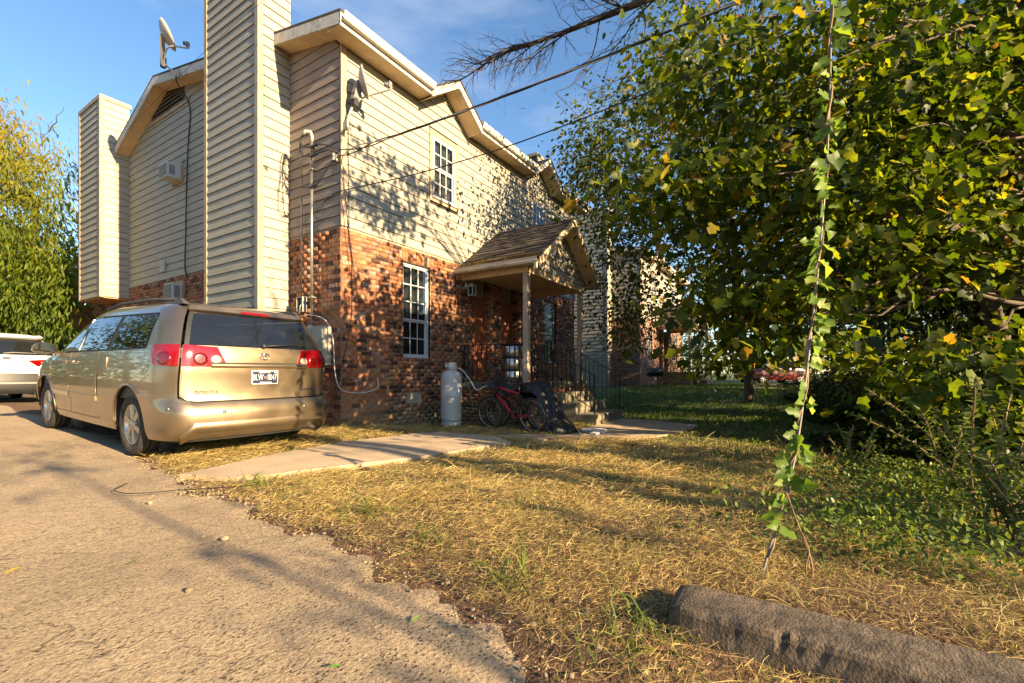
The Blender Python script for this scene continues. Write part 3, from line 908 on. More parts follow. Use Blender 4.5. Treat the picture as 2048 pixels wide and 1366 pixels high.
    # chimneys
    def chimney(xo, y0, y1, z0, z1, mirror=False):
        sgn = 1 if mirror else -1
        xw = HL if mirror else 0.0
        xa, xb = sorted((xw + sgn * xo, xw))
        bk = MB().box(xa, xb, y0, y1, z0, z1 - 0.02).build('chimney', M['siding_back'], H)
        tw = 0.075
        outer = xw + sgn * xo
        lay_siding(bk, 'y', outer, sgn, y0 + tw, y1 - tw, z0, z1 - 0.1, None, (), M['siding'], merged, False)
        if not mirror or True:
            lo, hi = sorted((outer - sgn * tw * 0.9, xw))
            lay_siding(bk, 'x', y0, -1, lo, hi, z0, z1 - 0.1, None, (), M['siding'], merged, False)
            lay_siding(bk, 'x', y1, 1, lo, hi, max(z0, 6.0), z1 - 0.1, None, (), M['siding'], merged, False)
        for yy in (y0, y1):
            s2 = -1 if yy == y0 else 1
            l0, l1 = sorted((outer + sgn * 0.03, outer - sgn * tw * 0.9)); m0, m1 = sorted((yy + s2 * 0.03, yy - s2 * tw))
            t = MB().box(l0, l1, m0, m1, z0 - 0.015, z1 - 0.1).build('corner_trim', M['trim'], bk)
        c = MB(); c.box(xa - 0.035, xb + 0.035, y0 - 0.035, y1 + 0.035, z1 - 0.1, z1).box(xa - 0.02, xb + 0.02, y0 - 0.02, y1 + 0.02, z1, z1 + 0.02)
        c.build('chimney_cap', M['trim'], bk)
        if z0 > 1: MB().box(xa + 0.01, xb, y0 + 0.01, y1 - 0.01, z0 - 0.03, z0 - 0.001).build('underside', M['osb'], bk)
        return bk
    chimney(0.60, 1.504, 3.40, -0.05, 9.10)
    if detail: chimney(0.62, 9.09, 10.67, 2.99, 8.37)
    chimney(0.60, 1.504, 3.40, -0.3, 9.10, True)
    if merged is not None:
        o = merged.build('siding', M['siding'], H); o['kind'] = 'stuff'
    # roof: two slopes, front gables, fascia, soffit, gutters
    xa, xb = -0.33, HL + 0.33
    T = 0.05
    r = MB()
    ym = 0.12; zm = roof_z(ym)
    r.hexa([(xa, ym, zm), (xb, ym, zm), (xb, RIDGE[0], RIDGE[1]), (xa, RIDGE[0], RIDGE[1]),
            (xa, ym, zm + T), (xb, ym, zm + T), (xb, RIDGE[0], RIDGE[1] + T), (xa, RIDGE[0], RIDGE[1] + T)])
    for (sa, sb_) in ((xa, GAB[0][0] - GAB[0][1]), (GAB[0][0] + GAB[0][1], GAB[1][0] - GAB[1][1]), (GAB[1][0] + GAB[1][1], xb)):   # the eaves stop at the gables
        r.hexa([(sa, EAVE[0], EAVE[1]), (sb_, EAVE[0], EAVE[1]), (sb_, ym - .001, zm), (sa, ym - .001, zm), (sa, EAVE[0], EAVE[1] + T), (sb_, EAVE[0], EAVE[1] + T), (sb_, ym - .001, zm + T), (sa, ym - .001, zm + T)])
    r.hexa([(xa, RIDGE[0] + .001, RIDGE[1]), (xb, RIDGE[0] + .001, RIDGE[1]), (xb, BACK[0], BACK[1]), (xa, BACK[0], BACK[1]),
            (xa, RIDGE[0] + .001, RIDGE[1] + T), (xb, RIDGE[0] + .001, RIDGE[1] + T), (xb, BACK[0], BACK[1] + T), (xa, BACK[0], BACK[1] + T)])
    rf = r.build('roof', M['shingle'], H)
    for gx, gw, gz in GAB:      # gable roofs run back into the main slope
        g = MB()
        yb = EAVE[0] + (gz - EAVE[1]) / ((RIDGE[1] - EAVE[1]) / (RIDGE[0] - EAVE[0]))
        fw2 = gw + 0.04
        for s in (-1, 1):
            g.hexa([(gx + s * fw2, -0.46, 6.70), (gx, -0.46, gz), (gx, yb, gz), (gx + s * fw2, 0.6, 6.70),
                    (gx + s * fw2, -0.46, 6.74), (gx, -0.46, gz + 0.045), (gx, yb, gz + 0.045), (gx + s * fw2, 0.6, 6.74)])
        g.build('gable_roof', M['shingle'], H)
        f = MB(); so = MB()
        for s in (-1, 1):
            f.hexa([(gx + s * (gw + 0.04), -0.44, 6.53), (gx, -0.44, gz - 0.155), (gx, -0.41, gz - 0.155), (gx + s * (gw + 0.04), -0.41, 6.53),
                    (gx + s * (gw + 0.04), -0.44, 6.69), (gx, -0.44, gz - 0.004), (gx, -0.41, gz - 0.004), (gx + s * (gw + 0.04), -0.41, 6.69)])
            so.hexa([(gx + s * (gw + 0.02), -0.408, 6.535), (gx, -0.408, gz - 0.15), (gx, -0.03, gz - 0.15), (gx + s * (gw + 0.02), -0.03, 6.535),
                     (gx + s * (gw + 0.02), -0.408, 6.555), (gx, -0.408, gz - 0.13), (gx, -0.03, gz - 0.13), (gx + s * (gw + 0.02), -0.03, 6.555)])
        f.build('gable_fascia', M['gutter'], H); so.build('soffit', M['soffit'], H)
    spans = [(xa, GAB[0][0] - GAB[0][1]), (GAB[0][0] + GAB[0][1], GAB[1][0] - GAB[1][1]), (GAB[1][0] + GAB[1][1], xb)]
    for (a, b) in spans:
        MB().box(a + 0.02, b, EAVE[0] + 0.02, -0.03, 6.60, 6.62).build('soffit', M['soffit'], H)
        MB().box(a, b, EAVE[0] - 0.005, EAVE[0] + 0.018, 6.58, 6.795).build('fascia', M['fascia'], H)
        gt = MB(); prof = [(-0.007, 6.66), (-0.085, 6.66), (-0.105, 6.70), (-0.10, 6.74), (-0.115, 6.785), (-0.108, 6.788), (-0.092, 6.74), (-0.096, 6.70), (-0.08, 6.668), (-0.007, 6.668)]
        gt.prism([(a + 0.01, EAVE[0] + p[0], p[1]) for p in prof], (b - a - 0.02, 0, 0))
        gt.build('gutter', M['gutter'], H)
    # rake boards and their soffits
    for (p, q) in (((EAVE[0], EAVE[1]), RIDGE), (RIDGE, BACK)):
        for (x, sg) in ((xa, 1), (xb, -1)):
            f = MB(); x2 = x + sg * 0.03
            f.hexa([(x, p[0], p[1] - 0.19), (x2, p[0], p[1] - 0.19), (x2, q[0], q[1] - 0.19), (x, q[0], q[1] - 0.19),
                    (x, p[0], p[1] - 0.002), (x2, p[0], p[1] - 0.002), (x2, q[0], q[1] - 0.002), (x, q[0], q[1] - 0.002)])
            f.build('rake_board', M['fascia'], H)
            so = MB(); x3, x4 = x2 + sg * 0.001, x + sg * 0.31
            so.hexa([(x3, p[0] + 0.02, p[1] - 0.17), (x4, p[0] + 0.02, p[1] - 0.17), (x4, q[0], q[1] - 0.17), (x3, q[0], q[1] - 0.17),
                     (x3, p[0] + 0.02, p[1] - 0.155), (x4, p[0] + 0.02, p[1] - 0.155), (x4, q[0], q[1] - 0.155), (x3, q[0], q[1] - 0.155)])
            so.build('soffit', M['soffit'], H)
    vp = MB().tube([(6.9, 3.2, 7.3), (6.9, 3.2, 8.0)], 0.05, 12).tube([(6.9, 3.2, 8.0), (6.9, 3.2, 8.06)], 0.075, 12)
    vp.build('vent_pipe', M['black'], H)
    # --- porch
    ex0, ex1, ey, ez = 3.12, 6.54, -2.18, 3.34
    px, pz = 4.83, 4.62
    pr = MB()
    for s, e in ((-1, ex0), (1, ex1)):
        pr.hexa([(e, ey, ez - 0.05), (px, ey, pz - 0.05), (px, -0.03, pz - 0.05), (e, -0.03, ez - 0.05), (e, ey, ez - 0.012), (px, ey, pz - 0.012), (px, -0.03, pz - 0.012), (e, -0.03, ez - 0.012)])
    proof = pr.build('porch_roof', M['shingle'], H)
    if detail:
        nrow = 13; L = math.hypot(px - ex0, pz - ez); dirx, dirz = (px - ex0) / L, (pz - ez) / L
        for side in (-1, 1):
            cnt = 0
            allm = MB()
            for rI in range(nrow):
                a0 = rI * L / nrow; a1 = min(L, a0 + L / nrow * 1.15)
                ncol = 7; off = (rI % 2) * 0.5
                for c in range(ncol + 1):
                    y0 = ey - 0.015 + (c - off) * (abs(ey) / ncol); y1 = y0 + abs(ey) / ncol - 0.008
                    y0, y1 = max(y0, ey - 0.015), min(y1, -0.035)
                    if y1 - y0 < 0.03: continue
                    e = ex0 if side < 0 else ex1; sg = 1 if side < 0 else -1
                    lift = random.uniform(0.004, 0.012)
                    def P(a, y, h): return (e + sg * (dirx * a - dirz * h), y, ez - 0.012 + dirz * a + dirx * h)
                    m = MB() if side < 0 else allm
                    m.hexa([P(a0, y0, 0.008), P(a0, y1, 0.008), P(a1, y1, 0.002), P(a1, y0, 0.002), P(a0, y0, 0.016 + lift), P(a0, y1, 0.016 + lift), P(a1, y1, 0.008), P(a1, y0, 0.008)])
                    if side < 0: m.build('shingle', M['shingle'], proof)
            if side > 0:
                o = allm.build('shingles', M['shingle'], proof); o['kind'] = 'stuff'
    # porch ceiling, beams, gable face, bargeboards, gutter
    MB().box(3.3, 6.36, -1.74, -0.03, 3.22, 3.25).build('porch_ceiling', M['soffit'], H)
    for (a, b) in ((ex0 + 0.02, 3.3), (6.36, ex1 - 0.02)):
        MB().box(a, b, ey + 0.02, -0.03, 3.225, 3.245).build('porch_soffit', M['soffit'], H)
    bb = MB(); bb.box(3.31, 6.35, -1.80, -1.742, 3.10, 3.24).box(3.31, 3.41, -1.74, -0.03, 3.10, 3.215).box(6.25, 6.35, -1.74, -0.03, 3.10, 3.215)
    bb.build('porch_beam', M['soffit'], H)
    gf = MB().prism([(ex0 + 0.16, -1.78, 3.25), (ex1 - 0.16, -1.78, 3.25), (px, -1.78, pz - 0.06)], (0, 0.03, 0)).build('porch_gable', M['siding_back'], H)
    lay_siding(gf, 'x', -1.78, -1, ex0 + 0.1, ex1 - 0.1, 3.25, 4.6, lambda x: pz - 0.06 - (pz - ez) / (px - ex0) * abs(x - px), (), M['siding'], None if detail else MB(), False)
    for s, e in ((-1, ex0), (1, ex1)):
        f = MB(); f.hexa([(e, ey - 0.03, ez - 0.20), (px, ey - 0.03, pz - 0.20), (px, ey - 0.002, pz - 0.20), (e, ey - 0.002, ez - 0.20), (e, ey - 0.03, ez - 0.02), (px, ey - 0.03, pz - 0.02), (px, ey - 0.002, pz - 0.02), (e, ey - 0.002, ez - 0.02)])
        f.build('bargeboard', M['soffit'], H)
        so = MB(); so.hexa([(e, ey, ez - 0.085), (px, ey, pz - 0.085), (px, -1.81, pz - 0.085), (e, -1.81, ez - 0.085), (e, ey, ez - 0.06), (px, ey, pz - 0.06), (px, -1.81, pz - 0.06), (e, -1.81, ez - 0.06)])
        so.build('porch_soffit', M['soffit'], H)
        gt = MB(); sg = -1 if s < 0 else 1
        prof = [(0.0, ez - 0.13), (0.08, ez - 0.13), (0.10, ez - 0.09), (0.095, ez - 0.06), (0.11, ez - 0.012), (0.10, ez - 0.012), (0.085, ez - 0.09), (0.075, ez - 0.12), (0.0, ez - 0.12)]
        gt.prism([(e + sg * p[0], ey + 0.01, p[1]) for p in prof], (0, abs(ey) - 0.02, 0)); gt.build('porch_gutter', M['gutter'], H)
    MB().bar((ex0 - 0.05, ey + 0.05, ez - 0.13), (ex0 - 0.05, ey + 0.05, ez - 0.25), 0.05, 0.06).build('gutter_outlet', M['gutter'], H)
    for k, xx in enumerate((3.40, 6.26)):
        p = MB().box(xx - 0.06, xx + 0.06, -1.78, -1.66, 0.7202, 3.10)
        po = p.build('porch_post', M['post'], H, bevel=0.008)
        if k == 0 and detail:
            for d, ch in enumerate('5120'):
                text_mesh(ch, 0.15, (xx, -1.783, 2.68 - d * 0.15), (PI / 2, 0, 0), M['ink'], po, 'house_number', 0.002, 0.002)
    MB().box(3.22, 6.48, -1.84, 0.0, 0.60, 0.72).build('porch_floor', M['step_concrete'], H)
    MB().box(3.26, 6.44, -1.79, 0.0, -0.5, 0.60).build('porch_base', wm, H)
    gz = -0.22
    for k, (zz, y1) in enumerate(((0.49, -2.16), (0.26, -2.50), (0.02, -2.98))):
        MB().box(4.25, 6.12, y1, (-1.841, -2.161, -2.501)[k], -0.5, zz).build('step', M['step_concrete'], H, bevel=0.012)
    return H


house = build_house(0, 0, True, 'cream-sided two-storey brick duplex with tall siding chimney beside the gold van')
house2 = build_house(17.7, 0.27, False, 'farther brick house half hidden behind leaves past the lawn')


# plant litter on the porch roof edge: stuff on the roof
def strands(n, pos, length, width, el, az=None, bend=0.3):
    """n thin bent blades (3 cross sections each); arrays in, (V, F) out"""
    az = RNG.uniform(0, 2 * PI, n) if az is None else az
    d = np.stack([np.cos(az) * np.cos(el), np.sin(az) * np.cos(el), np.sin(el)], 1)
    s = np.stack([-np.sin(az), np.cos(az), np.zeros(n)], 1) + RNG.normal(0, 0.35, (n, 3))
    s /= np.linalg.norm(s, axis=1)[:, None]
    bd = np.stack([-np.sin(az), np.cos(az), np.zeros(n)], 1) * RNG.uniform(-bend, bend, n)[:, None] + np.array([0, 0, -1.0]) * (bend * 0.7)
    p0 = pos; p1 = pos + d * (length * 0.5)[:, None] ; p2 = pos + d * length[:, None] + bd * (length * 0.45)[:, None]
    w = s * (width * 0.5)[:, None]
    V = np.stack([p0 - w, p0 + w, p1 - w * 0.9, p1 + w * 0.9, p2 - w * 0.25, p2 + w * 0.25], 1).reshape(-1, 3)
    f = np.array([(0, 1, 3, 2), (2, 3, 5, 4)])
    F = (f[None] + 6 * np.arange(n)[:, None, None]).reshape(-1, 4)
    return V, F


M['straw'] = leaf_mat('dry_clippings', [(0.0, (0.13, 0.08, 0.03)), (0.35, (0.42, 0.30, 0.11)), (0.7, (0.60, 0.46, 0.19)), (0.86, (0.25, 0.24, 0.06)), (1.0, (0.13, 0.18, 0.04))], 0.15, 0.6)
M['grass'] = leaf_mat('green_grass', [(0.0, (0.045, 0.085, 0.014)), (0.6, (0.09, 0.15, 0.025)), (1.0, (0.19, 0.21, 0.05))], 0.3, 0.5)
n = 2600
yy = RNG.uniform(-2.15, -0.05, n); aa = np.abs(RNG.normal(0, 0.14, n)) * (0.6 + 0.6 * np.sin(yy * 3) ** 2)
L_ = math.hypot(4.83 - 3.12, 4.62 - 3.34); dx_, dz_ = (4.83 - 3.12) / L_, (4.62 - 3.34) / L_
pos = np.stack([3.10 + dx_ * aa, yy, 3.33 + dz_ * aa + 0.01], 1)
V, F = strands(n, pos, RNG.uniform(0.03, 0.10, n), RNG.uniform(0.003, 0.006, n), RNG.uniform(-0.1, 1.1, n))
m2 = 120
yy = RNG.uniform(-1.5, -0.1, m2)
V2, F2 = strands(m2, np.stack([np.full(m2, 3.02) - RNG.uniform(0, .02, m2), yy, np.full(m2, 3.26)], 1), RNG.uniform(0.08, 0.30, m2), RNG.uniform(0.003, 0.005, m2), np.full(m2, -1.4))
o = link('roof_litter', np_mesh('roof_litter', np.concatenate([V, V2]), np.concatenate([F, F2 + len(V)]), rnd=RNG.random(2 * (n + m2)) * 0.16), house, M['straw']); o['kind'] = 'stuff'

# side deck behind the far chimney
dk = thing('wooden_deck', 'red-brown wooden deck on posts behind the far siding chimney', 'deck', (0, 0, 0))
for k, (z0, z1) in enumerate(((2.35, 2.62), (2.72, 2.98), (3.25, 3.40), (3.62, 3.78))):
    MB().box(-0.30, -0.26, 12.1, 13.3, z0, z1).build('rail_board' if k > 1 else 'rim_board', M['deckwood'], dk)
    MB().box(-0.30, 0.9, 12.06, 12.098, z0, z1).build('rail_board' if k > 1 else 'rim_board', M['deckwood'], dk)
for (x, y) in ((-0.20, 12.18), (-0.20, 13.2), (0.5, 12.18)): MB().box(x - 0.05, x + 0.05, y - 0.05, y + 0.05, 0.1, 3.8).build('post', M['deckwood'], dk)
MB().box(-0.25, 0.8, 12.1, 13.3, 2.63, 2.68).build('deck_floor', M['deckwood'], dk)


# ------------------------------------------------------------------ porch railing (black iron)
def railing(label, group, pts, slope_posts=True, bottom=0.10, h=0.86, n_per=0.12, posts=True):
    """pts: list of floor points; straight runs between them"""
    R = thing('iron_railing', label, 'railing', pts[0], 0, group)
    o = Vector(pts[0])
    P = [Vector(p) - o for p in pts]
    up = Vector((0, 0, 1))
    for a, b in zip(P[:-1], P[1:]):
        MB().bar(a + up * h, b + up * h, 0.035, 0.016).build('top_rail', M['iron'], R)
        MB().bar(a + up * bottom, b + up * bottom, 0.022, 0.012).build('bottom_rail', M['iron'], R)
        m = max(2, int((b - a).length / n_per))
        for k in range(1, m):
            p = a.lerp(b, k / m)
            q = MB().bar(p + up * (bottom + 0.006), p + up * (h - 0.008), 0.013, 0.013)
            q.lathe([(0.004, -0.03), (0.016, -0.018), (0.016, 0.018), (0.004, 0.03)], p + up * (bottom + (h - bottom) * 0.5), 6)
            q.build('baluster', M['iron'], R)
    if posts:
        for p in P: MB().bar(p + up * 0.0, p + up * (h + 0.03), 0.03, 0.03).build('post', M['iron'], R)
    return R


railing('black iron railing along the open end of the porch', None, [(3.30, -0.10, 0.721), (3.30, -1.60, 0.721)])
railing('black iron railing between the numbered porch post and the steps', None, [(3.52, -1.72, 0.721), (4.36, -1.72, 0.721)])
railing('black iron handrail sloping down the steps on the bicycle side', None, [(4.36, -1.86, 0.60), (4.36, -2.90, 0.021)])
railing('black iron handrail sloping down the steps on the lawn side', None, [(6.02, -1.86, 0.60), (6.02, -2.90, 0.021)])
railing('black iron railing across the lawn end of the porch', None, [(6.40, -0.10, 0.721), (6.40, -1.62, 0.721)])

# ------------------------------------------------------------------ vehicles: a body surface in (q, z) and panels cut from it
class Body:
    def __init__(s, table, rx, ry, bow, fx=0.45, fy=0.8):
        t = np.array(table, dtype=float); s.t = t; s.rx, s.ry, s.bow, s.fx, s.fy = rx, ry, bow, fx, fy
        s.sl = []
        z = t[:, 0]
        for c in range(1, 4):      # monotone cubic slopes
            y = t[:, c]; d = np.diff(y) / np.diff(z); m = np.zeros(len(z)); m[0], m[-1] = d[0], d[-1]
            for i in range(1, len(z) - 1): m[i] = 0 if d[i - 1] * d[i] <= 0 else 2 * d[i - 1] * d[i] / (d[i - 1] + d[i])
            s.sl.append(m)

    def lv(s, z):
        T = s.t; z = min(max(z, T[0, 0]), T[-1, 0]); i = min(int(np.searchsorted(T[:, 0], z, side='right')) - 1, len(T) - 2); i = max(i, 0)
        h = T[i + 1, 0] - T[i, 0]; u = (z - T[i, 0]) / h; out = []
        for c in range(1, 4):
            y0, y1 = T[i, c], T[i + 1, c]; m0, m1 = s.sl[c - 1][i] * h, s.sl[c - 1][i + 1] * h
            out.append((2 * u**3 - 3 * u**2 + 1) * y0 + (u**3 - 2 * u**2 + u) * m0 + (-2 * u**3 + 3 * u**2) * y1 + (u**3 - u**2) * m1)
        w, yr, yf = out
        L = max(yf - yr, 0.01)
        return w, yr, yf, min(s.rx, 0.45 * w), min(s.ry, 0.28 * L), min(s.bow, .1 * L), min(s.fx, 0.5 * w), min(s.fy, 0.3 * L)

    def P(s, q, z):
        sg = -1 if q < 0 else 1; q = abs(q)
        w, yr, yf, rx, ry, bow, fx, fy = s.lv(z)
        if q <= 0.7: t = q / 0.7; return Vector((sg * t * (w - rx), yr + bow * t * t, z))
        if q <= 1.1:
            th = (q - 0.7) / 0.4 * PI / 2; return Vector((sg * (w - rx + rx * math.sin(th)), yr + bow + ry * (1 - math.cos(th)), z))
        ya = yr + bow + ry; yb = yf - fy
        y = ya + q - 1.1
        if y <= yb:
            t = (y - ya) / max(yb - ya, .01); return Vector((sg * (w + 0.012 * math.sin(PI * t)), y, z))
        th = (y - yb) / 0.9 * PI / 2
        if th <= PI / 2: return Vector((sg * (w - fx + fx * math.cos(th)), yb + fy * math.sin(th), z))
        t = min(1, (th - PI / 2) / 0.8); return Vector((sg * (w - fx) * (1 - t), yf, z))

    def qy(s, y, z):            # side: y to q
        w, yr, yf, rx, ry, bow, fx, fy = s.lv(z); ya = yr + bow + ry
        if y >= ya: return 1.1 + y - ya
        c = max(-1, min(1, 1 - (y - yr - bow) / ry)); return 0.7 + 0.4 * math.acos(c) / (PI / 2)

    def qx(s, x, z):            # rear: x to q
        w, yr, yf, rx, ry, bow, fx, fy = s.lv(z); sg = -1 if x < 0 else 1; x = abs(x)
        if x <= w - rx: return sg * 0.7 * x / (w - rx)
        return sg * (0.7 + 0.4 * math.asin(min(1, (x - (w - rx)) / rx)) / (PI / 2))

    def N(s, q, z):
        e = 0.006
        a = s.P(q + e, z) - s.P(q - e, z); b = s.P(q, z + e) - s.P(q, z - e)
        n = a.cross(b)
        if n.length < 1e-9: return Vector((0, 0, 1))
        n.normalize(); p = s.P(q, z)
        out = Vector((p.x * 1.0, (p.y - 2.4) * 0.6, 0.0001))
        if n.dot(out) < 0: n = -n
        return n

    def panel(s, name, m, parent, poly, off=0.0, step=0.07, depth=0.02, crown=0.0):
        """poly: (q, z) outline. A thin panel with its own edges, following the body"""
        pts = []
        k = len(poly)
        for i in range(k):
            a, b = Vector(poly[i]), Vector(poly[(i + 1) % k]); mm = max(1, int((b - a).length / 0.045))
            pts += [a.lerp(b, t / mm) for t in range(mm)]
        nb = len(pts)
        x0, x1 = min(p.x for p in pts), max(p.x for p in pts); z0, z1 = min(p.y for p in pts), max(p.y for p in pts)
        A = np.array([(p.x, p.y) for p in pts]); inner = []
        for gx in np.arange(math.floor(x0 / step) * step, x1, step):
            for gz in np.arange(math.floor(z0 / (step * .7)) * step * .7, z1, step * 0.7):
                if in_poly(gx, gz, pts) and np.min(np.hypot(A[:, 0] - gx, A[:, 1] - gz)) > 0.022: inner.append(Vector((gx, gz)))
        vo, eo, fo, *_ = delaunay_2d_cdt(pts + inner, [], [list(range(nb))], 1, 1e-6)
        V = [s.P(p.x, p.y) + s.N(p.x, p.y) * off for p in vo]
        bm = bmesh.new(); bv = [bm.verts.new(p) for p in V]
        nrm = [s.N(p.x, p.y) for p in vo]
        for f in fo:
            try:
                fc = bm.faces.new([bv[i] for i in f]); fc.smooth = True
                fc.normal_update()
                if fc.normal.dot(nrm[f[0]]) < 0: fc.normal_flip()
            except ValueError: pass
        # edge return
        if depth:
            be = [e for e in bm.edges if len(e.link_faces) == 1]
            nd = {}
            def low(v):
                if v not in nd:
                    i = v.index; nd[v] = bm.verts.new(v.co - nrm[i] * depth)
                return nd[v]
            bm.verts.index_update()
            for e in be:
                a, b = e.verts
                try:
                    f = bm.faces.new([a, b, low(b), low(a)]); f.smooth = False
                except ValueError: pass
                e.smooth = False
        me = bpy.data.meshes.new(name); bm.to_mesh(me); bm.free()
        try:
            me.set_sharp_from_angle(angle=math.radians(40))
        except Exception: pass
        return link(name, me, parent, m)

    def rings(s, name, m, parent, zs, q0, q1, nq, off=0.0, close_top=False):
        V, F = [], []
        for z in zs:
            for k in range(nq + 1):
                q = q0 + (q1 - q0) * k / nq; V.append(s.P(q, z) + s.N(q, z) * off)
        for i in range(len(zs) - 1):
            for k in range(nq):
                a = i * (nq + 1) + k; F.append((a, a + 1, a + nq + 2, a + nq + 1))
        mb = MB(); mb.add(V, F, True)
        if close_top:
            b = (len(zs) - 1) * (nq + 1); mb.add(V[b:], [tuple(range(nq + 1))], False)
        return mb.build(name, m, parent)


def rrect(x0, x1, z0, z1, r, n=4):
    out = []
    for (cx, cz, a) in ((x1 - r, z0 + r, -PI / 2), (x1 - r, z1 - r, 0), (x0 + r, z1 - r, PI / 2), (x0 + r, z0 + r, PI)):
        for k in range(n + 1):
            t = a + PI / 2 * k / n; out.append((cx + r * math.cos(t), cz + r * math.sin(t)))
    return out


def wheel(parent, x, y, r, wd, side, spokes=6):
    """side -1: outer face towards -x. wheel > tyre, rim"""
    W = link('wheel', None, parent); W.location = (x, y, r)
    ax = Vector((side, 0, 0)); h = wd / 2
    t = MB()
    t.lathe([(r * 0.66, -h * 0.75), (r * 0.70, -h * 0.92), (r * 0.88, -h * 1.0), (r * 0.965, -h * 0.86), (r * 0.995, -h * 0.62), (r, -h * 0.55), (r * 0.975, -h * 0.53), (r * 0.975, -h * 0.47), (r, -h * 0.45),
             (r, -h * 0.06), (r * 0.975, -h * 0.05), (r * 0.975, h * 0.05), (r, h * 0.06), (r, h * 0.45), (r * 0.975, h * 0.47), (r * 0.975, h * 0.53), (r, h * 0.55), (r * 0.995, h * 0.62),
             (r * 0.965, h * 0.86), (r * 0.88, h * 1.0), (r * 0.70, h * 0.92), (r * 0.655, h * 0.78), (r * 0.64, h * 0.3), (r * 0.62, -h * 0.7)], (0, 0, 0), 44, ax)
    t.build('tyre', M['rubber'], W)
    R = MB(); R.lathe([(r * 0.665, h * 0.80), (r * 0.63, h * 0.86), (r * 0.60, h * 0.76), (r * 0.585, h * 0.1)], (0, 0, 0), 40, ax)
    xx, yy = frame_from(ax)
    for k in range(spokes):
        a = 2 * PI * k / spokes + 0.3; d = xx * math.cos(a) + yy * math.sin(a); e = ax.cross(d)
        p0, p1 = d * r * 0.10, d * r * 0.62
        w0, w1 = r * 0.085, r * 0.13
        R.hexa([p0 - e * w0 + ax * h * .35, p0 + e * w0 + ax * h * .35, p1 + e * w1 + ax * h * .45, p1 - e * w1 + ax * h * .45,
                p0 - e * w0 * .8 + ax * h * .78, p0 + e * w0 * .8 + ax * h * .78, p1 + e * w1 * .85 + ax * h * .80, p1 - e * w1 * .85 + ax * h * .80])
    R.lathe([(r * 0.17, h * 0.3), (r * 0.17, h * 0.78), (r * 0.12, h * 0.86), (0.001, h * 0.88)], (0, 0, 0), 20, ax)
    R.build('rim', M['alloy'], W)
    B = MB(); B.lathe([(r * 0.60, h * 0.12), (0.001, h * 0.12)], (0, 0, 0), 24, ax)
    for k in range(5):
        a = 2 * PI * k / 5; d = xx * math.cos(a) + yy * math.sin(a); B.lathe([(0.013, h * 0.5), (0.013, h * 0.81), (0.004, h * 0.83)], d * r * 0.125, 6, ax)
    B.build('hub', M['black'], W)
    return W


def arch(cy, cz, r, a0, a1, n=18):
    return [(cy + r * math.cos(a0 + (a1 - a0) * k / n), cz + r * math.sin(a0 + (a1 - a0) * k / n)) for k in range(n + 1)]


